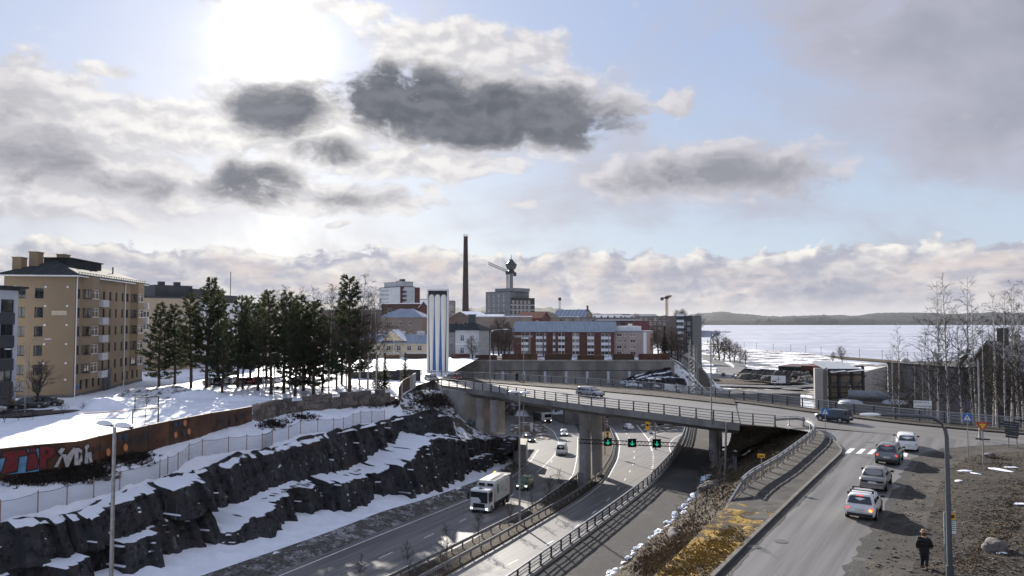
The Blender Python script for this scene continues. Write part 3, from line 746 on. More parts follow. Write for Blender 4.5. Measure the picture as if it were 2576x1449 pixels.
railing('guardrail', 'two-beam galvanised guardrail curving round the embankment beside the upper pavement', gr_pts, 2.0, 1.0, [(.95,.10,.06), (.68,.12,.26)], steel, steel, cat='guardrail')
tail = [at_pl(1826,1280,TZ-.2), gr_pts[0]+Vector((0,0,.62))]
mb = MB(); mb.bar(tail[0], tail[1], .1, .28)
t = tag(mb.build('guardrail_end', steel), 'sloping end beam of the guardrail running down into the brown grass', 'guardrail')
railing('median_guardrail', 'low steel guardrail on the truck side of the highway median', [p+Vector((0,0,.12)) for p in offs(ML[:44], .5)], 2.2, .72, [(.62,.08,.30)], steel, steel, cat='guardrail')
railing('median_guardrail', 'low steel guardrail on the footpath side of the highway median', [p+Vector((0,0,.12)) for p in offs(MR[:60], -.5)], 2.2, .72, [(.62,.08,.30)], steel, steel, cat='guardrail')
# retaining wall under the footpath railing
mb = MB(); mb.grid([[Vector((p.x-.15, p.y, hz(p.y)-.2)) for p in RE], [p+Vector((-.15,0,.02)) for p in RE], [p+Vector((.35,0,.02)) for p in RE]])
o = mb.build('retaining_wall', concrete_d); face_out(o.data, Vector((-.8,-.3,.5)))
tag(o, 'low concrete retaining wall carrying the footpath above the highway', 'wall')
# kerbs of the upper road
def kerb(name, pts, label, side=1, h=.13, n=80):
    p = resample(pts, n); mb = MB(); A = p; B = offs(p, .22*side)
    mb.grid([[q-Vector((0,0,.1)) for q in A], [q+Vector((0,0,h)) for q in A], [q+Vector((0,0,h)) for q in B], [q-Vector((0,0,.1)) for q in B]])
    me = mb.mesh(name, mat('kerb_stone', (.10,.095,.09), .9, .25, 2)); up_faces(me); return tag(obj(name, me), kind='structure')
kerb('kerb', KL+KC[1:5], '', -1, h=.16)
# ------------------------------------------------------------------ road markings
def dash(name, pts, w, z, m=white_paint, on=None, off=None, parent=None):
    p = arc(pts, .5); L = 0; mb = MB(); seg = []
    def flush(seg):
        if len(seg) > 1:
            A = offs(seg, -w/2); B = offs(seg, w/2); Z = Vector((0,0,z)); mb.grid([[q+Z for q in A], [q+Z for q in B]])
    for a, b in zip(p, p[1:]):
        L += (b-a).length
        if not on or (L % (on+off)) < on: seg.append(a); 
        else: flush(seg); seg = []
    flush(seg)
    if mb.f:
        me = mb.mesh(name, m); up_faces(me); tag(obj(name, me), kind='structure')
def hline(*px): return smooth_line([onH(u, v) for u, v in px], 40, 2)
dash('edge_line', offs(LE, .3), .16, .012)
dash('edge_line', offs(ML[:52], -.75), .16, .012)
dash('edge_line', offs(MR, .75), .16, .012)
mid_l = [a.lerp(b, .5) for a, b in zip(resample(LE[:52],60), resample(ML[:48],60))]
dash('lane_dashes', mid_l + [onH(u,v) for u,v in ((1425,1120),(1431,1095),(1420,1075),(1400,1062))], .15, .012, on=2.6, off=5.5)
def z7(x, y): return onH(1257.8+.3056*x, 1006.2+.3056*y)
dash('lane_dashes', smooth_line([z7(*q) for q in ((-330,1560),(200,1290),(580,1082),(760,938),(897,818),(990,715),(1045,630),(1088,558),(1105,495),(1106,440),(1097,380),(1060,310),(1035,270),(1000,215),(960,150))], 60, 2), .15, .012, on=2.6, off=5.5)
dash('merge_dashes', smooth_line([z7(*q) for q in ((1000,900),(1190,700),(1237,630),(1256,560),(1263,500),(1260,440),(1248,405))], 40, 2), .32, .012, on=1.1, off=1.3)
dash('gore_line', smooth_line([z7(*q) for q in ((1252,420),(1225,330),(1170,260),(1100,170))], 30, 2), .22, .012)
dash('gore_line', smooth_line([z7(*q) for q in ((300,598),(400,510),(455,445),(480,380),(480,330),(440,255),(330,190))], 40, 2), .18, .012)
dash('slip_line', smooth_line([z7(*q) for q in ((1420,470),(1395,400),(1400,350),(1440,310),(1500,280))], 30, 2), .16, .012)
dash('slip_line', smooth_line([z7(*q) for q in ((1225,330),(1240,305),(1300,280),(1400,262),(1520,236))], 30, 2), .16, .012)
for (a, b, c_, d) in (((780,438),(860,398),(825,398),(815,440)),):
    pass
def z8(x, y, z=TZ): return at_pl(1886.7+.3056*x, 1006.2+.3056*y, z)
for q in (((778,438),(822,440),(866,400),(826,398)), ((870,442),(914,444),(955,404),(916,402)), ((962,446),(1006,448),(1046,408),(1008,406)), ((1250,462),(1290,468),(1300,440),(1262,436))):
    mb = MB(); mb.quad(*[z8(*p)+Vector((0,0,.012)) for p in q]); me = mb.mesh('crossing_stripe', white_paint); up_faces(me); tag(obj('crossing_stripe', me), kind='structure')
dash('stop_line', [z8(1175,288), z8(1218,290)], .5, .012)
dash('centre_line', [z8(1020,520), z8(1040,505)], .2, .012)
cast = mat('cast_iron', (.10,.098,.092), .6, .3, 8, metal=.3)
for x, y in ((255,1165), (910,1314), (35,1210), (990,350), (250,803)):
    p = z8(x, y); mb = MB(); mb.tube([p+Vector((0,0,-.05)), p+Vector((0,0,.014))], .38, 20); mb.tube([p+Vector((0,0,0)), p+Vector((0,0,.02))], .3, 20)
    tag(mb.build('manhole_cover', cast, None), {255:'round manhole cover in the lane by the kerb in the foreground', 910:'round manhole cover at the ragged right edge of the upper road', 35:'round manhole cover against the left kerb of the upper road', 990:'round manhole cover in the road junction beyond the crosswalk', 250:'round drain cover in the pavement beside the guardrail'}[x], 'manhole cover', 'manhole covers')
# ------------------------------------------------------------------ rusty panel wall with graffiti
rust = mat('rusty_steel', (.105,.05,.032), .8, .35, .5, metal=.15, bump=.2, bscale=5, col2=(.16,.085,.055))
rust2 = mat('brown_steel', (.12,.075,.052), .8, .3, .6, metal=.1, bump=.2, bscale=5, col2=(.085,.05,.038))
def zoom5(x, y): return (.3056*x, 1006.2+.3056*y)
wall = thing('panel_wall', 'long rusty brown steel panel wall painted with graffiti above the rock face', 'wall', WB[3])
WL = -Vector(wall.location)
cuts = [0]
bx = [-520, -330, -160, 0, 325, 680, 850, 1052, 1244, 1415, 1570, 1755, 1925, 2088]
tops = {0:410, 325:375, 680:345, 850:302, 1052:256, 1244:212, 1415:176, 1570:146, 1755:110, 1925:85, 2088:56, -160:424, -330:438, -520:455}
wline = smooth_line(WB, 80, 2)
def wall_pt(x):                                   # foot of the wall below photo column x
    u = .3056*x
    for a, b in zip(wline, wline[1:]):
        ra = (a.x/a.y), (b.x/b.y); r = (u-1288)/1858
        if (ra[0]-r)*(ra[1]-r) <= 0 and abs(ra[0]-ra[1]) > 1e-9:
            t = (r-ra[0])/(ra[1]-ra[0]); return a.lerp(b, t)
    return None
panels = []
for a, b in zip(bx, bx[1:]):
    pa, pb = wall_pt(a), wall_pt(b)
    if pa is None or pb is None: continue
    ha = at_y(.3056*a, 1006.2+.3056*tops[a], pa.y).z; hb = at_y(.3056*b, 1006.2+.3056*tops[b], pb.y).z
    ztop = (ha+hb)/2
    d = (pb-pa); d.z = 0; L = d.length; ang = math.atan2(d.y, d.x)
    mb = MB(); mb.box(.015, L-.015, -.08, .08, -1.2, 0); mb.box(0, L, -.13, .13, 0, .07); mb.box(-.06,.06,-.12,.12,-1.0,.09)
    zc = ztop
    me = mb.mesh('panel', (rust, rust2)[len(panels) % 2 if a > 900 else 0])
    for v_ in me.vertices:                        # sloping top and foot
        t = v_.co.x/L; topz = ha+(hb-ha)*t; botz = pa.z+(pb.z-pa.z)*t-.4
        v_.co.z = topz+v_.co.z if v_.co.z > -.5 else botz
    o = obj('panel', me, wall, Vector((pa.x, pa.y, 0))+WL, ang)
    panels.append((a, b, pa, pb, ha, hb, ang, o))
# paint on the panels: flat shapes a few mm off the steel, drawn in photo columns and rows of the wall
def paint(polys, name, m, lift):
    mb = MB()
    for poly in polys:
        pts = []
        for x, y in poly:
            p = wall_pt(x)
            q = at_y(.3056*x, 1006.2+.3056*y, p.y)
            d = Vector((p.x, p.y-0, 0)).normalized()
            pts.append(q)
        # put every point on the wall plane, then lift towards the road
        mb.quad(*[w-Vector((-.55,.84,0))*0 + Vector((.88,-.47,0))*(.095+lift) for w in pts])
    return mb.build(name, m, wall, loc=WL)
p_red = mat('paint_red', (.15,.014,.02), .6, .25, 3); p_blue = mat('paint_blue', (.10,.25,.42), .6, .3, 2); p_white = mat('paint_white', (.42,.41,.42), .6, .25, 3)
p_black = mat('paint_black', (.015,.014,.016), .6, .2, 2); p_or = mat('paint_orange', (.55,.20,.08), .6, .15, 2); p_navy = mat('paint_navy', (.03,.05,.09), .6, .2, 2)
p_tag = mat('paint_dark_tag', (.035,.03,.035), .6, .2, 2)
bgp = [[(-150,455),(60,425),(60,610),(-150,640)], [(60,425),(320,398),(322,585),(60,612)]]
paint(bgp, 'graffiti_background', p_blue, .0)
def grow(poly, k):
    cx = sum(p[0] for p in poly)/len(poly); cy = sum(p[1] for p in poly)/len(poly)
    return [(cx+(x-cx)*k+(7 if x > cx else -7), cy+(y-cy)*k+(6 if y > cy else -6)) for x, y in poly]
T1 = [[(15,430),(200,412),(222,452),(140,462),(20,470)], [(60,440),(150,430),(130,580),(10,608)]]
I1 = [[(232,450),(290,440),(305,500),(298,560),(215,580)], [(240,402),(280,398),(288,424),(238,430)]]
P1 = [[(325,385),(385,378),(372,560),(322,572)], [(372,385),(440,392),(445,440),(410,482),(372,478)]]
E1 = [[(-120,462),(-10,445),(-8,480),(-120,500)], [(-120,500),(-85,495),(-85,640),(-120,640)], [(-85,600),(-8,590),(-8,622),(-85,635)], [(-85,530),(-20,524),(-20,552),(-85,560)]]
for L_ in (T1, I1, P1, E1): paint([grow(q, 1.1) for q in L_], 'graffiti_outline', p_black, .004)
for L_ in (T1, I1, P1, E1): paint(L_, 'graffiti_letter', p_red, .008)
paint([[(365,410),(392,408),(390,445),(366,448)]], 'graffiti_letter_hole', p_black, .012)
W1 = [[(470,425),(500,392),(530,400),(505,440)], [(485,470),(520,440),(470,550),(440,552)], [(510,450),(540,445),(560,548),(535,550)], [(535,470),(600,390),(625,395),(560,545)], [(470,425),(500,440),(540,470),(520,480)]]
D1 = [[(610,400),(640,392),(640,535),(606,535)], [(640,392),(672,412),(668,440),(640,425)], [(668,440),(675,500),(650,520),(645,490)], [(640,500),(665,500),(655,532),(640,535)]]
R1 = [[(690,380),(722,362),(732,385),(700,412)], [(700,400),(712,398),(722,520),(690,522)], [(712,430),(745,425),(752,470),(720,478)], [(722,470),(748,462),(756,512),(735,516)]]
for L_ in (W1, D1, R1): paint([grow(q, 1.08) for q in L_], 'graffiti_outline', p_black, .004)
for L_ in (W1, D1, R1): paint(L_, 'graffiti_letter', p_white, .008)
def disc(cx, cy, rx, ry): return [[(cx+rx*math.cos(2*math.pi*i/18), cy+ry*math.sin(2*math.pi*i/18)) for i in range(18)]]
for cx, cy, m in ((938,322,p_or),(983,312,p_navy),(1032,300,p_navy),(887,428,p_or),(935,414,p_navy),(1030,390,p_or),(1443,205,p_navy),(1480,197,p_navy),(1518,190,p_or),(1442,286,p_or),(1515,270,p_navy),(1551,259,p_or)):
    k = 1 if cx < 1200 else .8
    paint(disc(cx, cy, 17*k, 32*k), 'painted_dot', m, .004)
random.seed(3)
for x0, x1, y0, y1, m in ((1075,1230,268,380,p_tag),(1765,1910,110,250,p_tag),(1935,2040,90,190,p_tag),(760,830,370,440,p_tag)):
    q = []; x = x0
    pts = [(x0+(x1-x0)*(i/14)+random.uniform(-18,18), (y0+y1)/2+random.uniform(-.5,.5)*(y1-y0)-(x0+(x1-x0)*i/14-(x0+x1)/2)*.22) for i in range(15)]
    pts = [(min(max(a, x0), x1), b) for a, b in pts]
    for (a, b), (c_, d) in zip(pts, pts[1:]):
        L = math.hypot(c_-a, d-b)+1e-6; nx, ny = -(d-b)/L*5, (c_-a)/L*5
        q.append([(a-nx,b-ny),(c_-nx,d-ny),(c_+nx,d+ny),(a+nx,b+ny)])
    paint(q, 'graffiti_scrawl', m, .004)
# ------------------------------------------------------------------ stone block wall
stone_m = [mat('granite_%d' % i, c, .9, .3, 1.2, bump=.6, bscale=4) for i, c in enumerate(((.13,.115,.105),(.17,.15,.135),(.10,.092,.088)))]
sw = thing('stone_wall', 'dry wall of rough granite blocks with snow on top beside the pines', 'wall', SB[2]); SL = -Vector(sw.location)
sline = smooth_line(SB, 40, 1)
random.seed(11)
blocks = []
for j in range(5):
    mb = MB(); mb.box(-.5,.5,-.4,.4,-.5,.5)
    me = mb.mesh('stone_block', stone_m[j % 3])
    bm = bmesh.new(); bm.from_mesh(me); bmesh.ops.subdivide_edges(bm, edges=bm.edges, cuts=1, use_grid_fill=True)
    for v_ in bm.verts: v_.co += Vector((random.uniform(-.05,.05), random.uniform(-.05,.05), random.uniform(-.05,.05)))
    bm.to_mesh(me); bm.free(); blocks.append(me)
for row in range(4):
    pos = 0; pts = arc(sline, .25); i = 0
    while i < len(pts)-8:
        w = random.uniform(.7, 1.7); k = max(2, int(w/.25))
        a, b = pts[i], pts[min(i+k, len(pts)-1)]
        if not (row == 3 and random.random() < .3):
            c = (a+b)/2; d = b-a
            o = obj('stone_block', random.choice(blocks), sw, c+SL+Vector((random.uniform(-.06,.06), random.uniform(-.06,.06)+row*.04, -.2+row*.58)), math.atan2(d.y, d.x)+random.uniform(-.04,.04), ((b-a).length*.98, random.uniform(.9,1.2), random.uniform(.54,.6)))
        i += k
# rusty panels climbing to the bridge end
t = thing('panel_fence', 'short run of brown steel panels with white posters stepping up to the bridge end', 'fence', sline[-1]); L = -Vector(t.location)
pts = [sline[-1], Vector((-17.6,119.5,24.4)), Vector((-17.2,125,24.6)), Vector((-17.0,131,24.8))]
pts = resample(pts, 8)
for i, (a, b) in enumerate(zip(pts, pts[1:])):
    mb = MB(); d = b-a; mb.box(0, d.to_2d().length, -.06, .06, -.6, 1.9)
    obj('panel', mb.mesh('panel', (rust2, concrete, p_white, rust2)[i % 4] if i > 1 else rust2), t, a+L, math.atan2(d.y, d.x))
# dark noise barrier behind it
dk = mat('dark_barrier', (.045,.045,.05), .7, .2, .5)
t = thing('noise_barrier', 'dark grey noise barrier of upright panels behind the two small spruces', 'barrier', at_y(960,975,146)); L = -Vector(t.location)
a, b = at_y(880, 972, 150), at_y(1058, 965, 142); m_ = resample([a, b], 7)
for p, q in zip(m_, m_[1:]):
    mb = MB(); d = q-p; mb.box(.02, d.length-.02, -.06, .06, -1, 2.9); obj('panel', mb.mesh('panel', dk), t, p+L, math.atan2(d.y, d.x))
# ------------------------------------------------------------------ fence along the cliff edge
wood = mat('weathered_wood', (.30,.20,.15), .85, .2, 3)
fpx = [zoom5(x, y) for x, y in ((-240,1075),(0,1010),(310,925),(550,865),(770,805),(985,742),(1190,735),(1315,640),(1380,610),(1465,575),(1555,498),(1665,458),(1880,430),(2030,412),(2157,402),(2240,370))]
fpx += [(628.9+.3056*x, 1006.2+.3056*y) for x, y in ((100,400),(183,365),(318,325),(415,280),(558,262),(688,262),(770,255),(848,215),(912,195),(1002,190),(1108,185),(1215,178),(1277,175))]
hts = [150,150,155,140,140,125,115,120,110,88,108,92,104,100,85,75]
fence = thing('mesh_fence', 'low wire mesh fence on pinkish posts along the top of the rock face', 'fence', at_line(300,1240,-71.5,.55))
FL = -Vector(fence.location)
bpy.context.view_layer.update()
def on_obj(name, u, v, fallback):
    d = ray(u, v); ok, loc, nn, idx = bpy.data.objects[name].ray_cast(Vector((0,0,CZ)), d.normalized())
    return Vector(loc) if ok else fallback
fpts = [on_obj('snowy_bank', u, v, None) for u, v in fpx]
fpts = [p for p in fpts if p is not None]
pm = MB(); pm.tube([(0,0,-.6),(0,0,1.75)], .045, 6); pme = pm.mesh('post', wood)
for p in fpts: obj('post', pme, fence, p+FL)
for a, b in zip(fpts, fpts[1:]):
    mb = MB(); k = 5
    mb.grid([[a.lerp(b, i/k)+Vector((0,0,h-.12*math.sin(math.pi*i/k))) for i in range(k+1)] for h in (-.15, 1.6)])
    mb.build('mesh_panel', wire2, fence, loc=FL)
    mb = MB(); mb.tube([a.lerp(b, i/k)+Vector((0,0,1.6-.12*math.sin(math.pi*i/k))) for i in range(k+1)], .02, 4); mb.build('top_wire', steel_d, fence, loc=FL)
# ------------------------------------------------------------------ lamps and masts
lamp_glass = mat('lamp_glass', (.75,.76,.78), .3, .05, 2)
def double_lamp(label, base, h):
    t = thing('street_lamp', label, 'street lamp', base, R(-30), group='double-headed highway lamps')
    mb = MB(); mb.tube([(0,0,-.3),(0,0,.5),(0,0,h)], [.15,.13,.08], 10); mb.tube([(0,0,-.3),(0,0,.12)], .32, 12); mb.build('pole', steel, t, True)
    mb = MB(); mb.tube([(-.3,0,h-.05),(.3,0,h-.05)], .05, 6); mb.build('arm', steel, t)
    for s in (-1, 1):
        mb = MB(); rows = []
        for i in range(9):
            x = .15+1.25*i/8; w = .30*math.sqrt(max(.02, 1-((i-4)/4.3)**2))
            rows.append([(s*x, w*math.cos(a), h+w*.75*math.sin(a)) for a in [math.pi*k/8 for k in range(9)]])
        mb.grid(rows); me = mb.mesh('lamp_head', lamp_glass, True, 180)
        hd = obj('lamp_head', me, t)
        mb = MB(); mb.grid([[(p[0][0], p[0][1], p[0][2]-.02) for p in rows], [(p[0][0], 0, p[0][2]-.09) for p in rows], [(p[-1][0], p[-1][1], p[-1][2]-.02) for p in rows]]); mb.build('lamp_tray', steel_d, hd)
    return t
p = onH(1307,1322); double_lamp('tall double-headed lamp post in the median beside the white garbage truck', p, at_y(1309,988,p.y).z-p.z)
p = Vector((-19.8,37.1,hz(37.1))); double_lamp('tall double-headed lamp post rising in front of the rock face and graffiti wall', p, at_y(302,1070,p.y).z-p.z)
p = at_y(1648,1035,150); p.z = hz(150); double_lamp('double-headed lamp post whose head just tops the far bridge railing', p, at_y(1648,954,150).z-p.z)
def arm_lamp(label, base, h, arm, rz, r=.09, group='curved-arm lamps', m=None):
    t = thing('street_lamp', label, 'street lamp', base, rz, group=group); m = m or steel
    mb = MB(); b = min(.9, h*.12)
    pts = [(0,0,-.3),(0,0,h*.5),(0,0,h-b)] + [(b*(1-math.cos(a)), 0, h-b+b*math.sin(a)) for a in (R(22),R(45),R(68),R(90))] + [(arm,0,h+.12)]
    mb.tube(pts, [r,r*.9,r*.75]+[r*.7]*4+[r*.5], 10); mb.build('pole', m, t, True)
    mb = MB(); mb.tube([(0,0,-.3),(0,0,1.1)], r*1.35, 10); mb.build('base_sleeve', m, t, True)
    mb = MB(); rows = []
    for i in range(7):
        x = arm-.1+.95*i/6; w = .17*math.sqrt(max(.05, 1-((i-3)/3.3)**2)); rows.append([(x, w*math.cos(a), h+.1+w*.5*math.sin(a)) for a in [2*math.pi*k/8 for k in range(9)]])
    mb.grid(rows); mb.build('lamp_head', steel_d if m is steel_d else lamp_glass, t, True, 180)
    return t
p = at_pl(2391,1485,TZ); arm_lamp('big dark lamp post in the foreground with an arm reaching out over the upper road', p, at_y(2385,1048,p.y).z-p.z, 3.1, R(180+2), .12, m=mat('lamp_post_paint', (.10,.11,.125), .4, .1, 2, metal=.4))
p = at_pl(1233,985,TZ); arm_lamp('lamp post on the bridge railing near the blue and white tower', p, at_y(1235,830,p.y).z-p.z, 2.2, R(5))
p = at_pl(1790,1060,TZ); arm_lamp('lamp post fixed to the bridge edge above the right-hand columns', p, at_y(1790,837,p.y).z-p.z, 1.6, R(0))
p = at_pl(2466,1108,TZ); arm_lamp('lamp post behind the yield sign with an arm towards the birches', p, at_y(2462,890,p.y).z-p.z, 3.3, R(180))
p = at_pl(70,1030,YZ); arm_lamp('slim lamp post in front of the apartment house facade', p, at_y(70,855,p.y).z-p.z, 1.9, R(10), .06)
p = at_pl(62,1042,YZ); arm_lamp('slim lamp post standing by the parked cars and white flats', p, at_y(70,880,p.y).z-p.z, 1.9, R(185), .06)
p = at_y(1317,985,141); p.z = 12; t = thing('street_lamp', 'straight pole with a flat crossbar lamp in front of the red brick flats', 'street lamp', p)
hh = at_y(1317,848,141).z-12; mb = MB(); mb.tube([(0,0,-6),(0,0,hh)], [.12,.07], 8); mb.build('pole', steel, t, True); mb = MB(); mb.box(-1.7,1.7,-.15,.15,hh-.05,hh+.3); mb.box(-1.4,1.4,-.22,.22,hh+.05,hh+.16); mb.build('lamp_bar', steel, t)
def lattice(mb, base, h, w, seg, r=.03, w2=None):
    w2 = w2 or w; x, y, z = base
    c = lambda k, i: Vector((x+(-1,1,1,-1)[k]*(w+(w2-w)*i/seg)/2, y+(-1,-1,1,1)[k]*(w+(w2-w)*i/seg)/2, z+h*i/seg))
    for k in range(4):
        mb.bar(c(k,0), c(k,seg), r*2, r*2)
        for i in range(seg):
            mb.bar(c(k,i), c((k+1)%4,i+1), r*1.3, r*1.3); mb.bar(c(k,i+1), c((k+1)%4,i+1), r*1.3, r*1.3)
p = at_y(1741,990,150); p.z = 9
t = thing('lattice_mast', 'slender steel lattice mast with a camera behind the bridge railing', 'mast', p); hh = at_y(1741,868,150).z-9
mb = MB(); lattice(mb, (0,0,0), hh, 1.0, 26, .035); mb.build('lattice', steel, t); mb = MB(); mb.tube([(1.0,0,-.5),(1.0,0,hh*.98)], .11, 8); mb.build('pole', steel, t, True)
mb = MB(); mb.box(-.25,.25,-.25,.25,hh,hh+.9); mb.tube([(0,0,hh+.9),(0,0,hh+1.6)], .2, 10); mb.build('camera_head', steel_d, t)
# ------------------------------------------------------------------ lane signal gantry
GY = 104.0
g0 = at_y(1456,1110,GY); g1 = at_y(1705,1119,GY+7)
t = thing('signal_gantry', 'lattice gantry carrying three dark lane signals with green arrows over the highway', 'gantry', (g0.x, g0.y, hz(g0.y))); L = -Vector(t.location)
mb = MB()
def truss(mb, a, b, w, seg, r):
    d = (b-a); up = Vector((0,0,1)); s = d.normalized().cross(up).normalized()
    cs = [lambda t, i=i, j=j: a+d*t+s*i*w/2+up*j*w/2 for i, j in ((-1,-1),(1,-1),(1,1),(-1,1))]
    for k in range(4):
        mb.bar(cs[k](0), cs[k](1), r, r)
        for i in range(seg): mb.bar(cs[k](i/seg), cs[(k+1)%4]((i+1)/seg), r*.6, r*.6)
truss(mb, g0, g1, .55, 26, .06); mb.build('truss', steel_d, t, loc=L)
mb = MB(); base = Vector((g0.x, g0.y, hz(g0.y))); truss(mb, base, g0, .5, 10, .06); mb.build('leg', steel_d, t, loc=L)
mb = MB(); base = Vector((g1.x, g1.y, hz(g1.y)-.2)); truss(mb, base, g1, .45, 10, .06); mb.build('leg', steel_d, t, loc=L)
sig = mat('signal_face', (.008,.009,.01), .4, 0); green = mat('green_arrow', (.0,.3,.2), .5, 0, emit=(.02,.95,.55), est=.45)
for u, v, s in ((1529,1112,19.5),(1590,1114.5,20.5),(1652,1115.5,21)):
    tt = (u-1456)/(1705-1456); c = g0.lerp(g1, tt); c = at_y(u, v, c.y-.6); k = c.y/1860
    w = s*k*1.0
    mb = MB(); mb.box(-w/2, w/2, -.12, .12, -w/2, w/2); mb.box(-w/2-.03, w/2+.03, -.3, -.12, w/2, w/2+.05)
    o = mb.build('signal', sig, t, loc=c+L)
    mb = MB(); a = w*.26
    for z in (.9, .45, 0, -.45, -.9): mb.box(-.045, .045, -.14, -.13, z*a-.05, z*a+.05)
    for i in (1, 2):
        for sx in (-1, 1): mb.box(sx*i*.12-.045, sx*i*.12+.045, -.14, -.13, -.9*a+i*.10-.045, -.9*a+i*.10+.045)
    mb.build('arrow', green, o)
p = onH(1466,1222); mb = MB(); mb.box(-.45,.45,-.4,.4,0,2.0); mb.box(-.48,.48,-.43,.43,2.0,2.06); mb.box(-.02,.02,-.41,-.4,.2,1.9)
t = mb.build('control_cabinet', steel, None, loc=p+Vector((-.4,-1.2,0))); tag(t, 'grey steel control cabinet at the foot of the bridge column in the median', 'cabinet')
# ================================================================== BUILDINGS
glass = [mat('window_glass_%d' % i, c, .08, .3, .6, spec=.8) for i, c in enumerate(((.02,.024,.03),(.05,.055,.06),(.28,.27,.25)))]
frame_w = mat('white_frame', (.80,.80,.80), .6, .08, 2); frame_d = mat('dark_frame', (.05,.05,.055), .6, .1, 2); frame_b = mat('brown_frame', (.10,.07,.05), .6, .1, 2)
WIN = {}
def win_mesh(w, h, style, g, fm):
    key = (round(w,2), round(h,2), style, g, fm.name)
    if key in WIN: return WIN[key]
    mb = MB(); t = .07
    mb.box(0,w,-.02,.05,0,t); mb.box(0,w,-.02,.05,h-t,h); mb.box(0,t,-.02,.05,t,h-t); mb.box(w-t,w,-.02,.05,t,h-t)
    if style >= 2: mb.box(w*.5-t/2,w*.5+t/2,-.015,.05,t,h-t)
    if style >= 3: mb.box(t,w-t,-.012,.05,h*.68-t/2,h*.68+t/2)
    if style != 9: mb.box(-.05,w+.05,-.2,.0,-.07,-.01)
    f = mb.mesh('window', fm)
    mb = MB(); mb.quad((t*.5,.03,t*.5),(w-t*.5,.03,t*.5),(w-t*.5,.03,h-t*.5),(t*.5,.03,h-t*.5))
    p = mb.mesh('pane', glass[g]); WIN[key] = (f, p); return f, p
def wall_face(mb, o, dx, dn, L, H, wins, rev):
    """a wall with real window openings and reveals"""
    o, dx, dn = Vector(o), Vector(dx), Vector(dn); up = Vector((0,0,1))
    xs = sorted({0, L} | {round(w[0],3) for w in wins} | {round(w[0]+w[2],3) for w in wins})
    zs = sorted({0, H} | {round(w[1],3) for w in wins} | {round(w[1]+w[3],3) for w in wins})
    P = lambda x, z, d=0: o+dx*x+up*z+dn*d
    for a, b in zip(xs, xs[1:]):
        run = None
        for c, d in zip(zs, zs[1:]):
            mx, mz = (a+b)/2, (c+d)/2
            hole = any(w[0] < mx < w[0]+w[2] and w[1] < mz < w[1]+w[3] for w in wins)
            if hole:
                if run is not None: mb.quad(P(a,run), P(b,run), P(b,c), P(a,c)); run = None
            elif run is None: run = c
        if run is not None: mb.quad(P(a,run), P(b,run), P(b,H), P(a,H))
    for w in wins:
        x0, z0, x1, z1 = w[0], w[1], w[0]+w[2], w[1]+w[3]
        mb.quad(P(x0,z0), P(x1,z0), P(x1,z0,rev), P(x0,z0,rev)); mb.quad(P(x1,z1), P(x0,z1), P(x0,z1,rev), P(x1,z1,rev))
        mb.quad(P(x0,z1), P(x0,z0), P(x0,z0,rev), P(x0,z1,rev)); mb.quad(P(x1,z0), P(x1,z1), P(x1,z1,rev), P(x1,z0,rev))
def rects(xs, zs, w, h): return [(x, z, w, h) for z in zs for x in xs]
def lin_(a, b, n): return [a+(b-a)*i/(n-1) for i in range(n)] if n > 1 else [a]
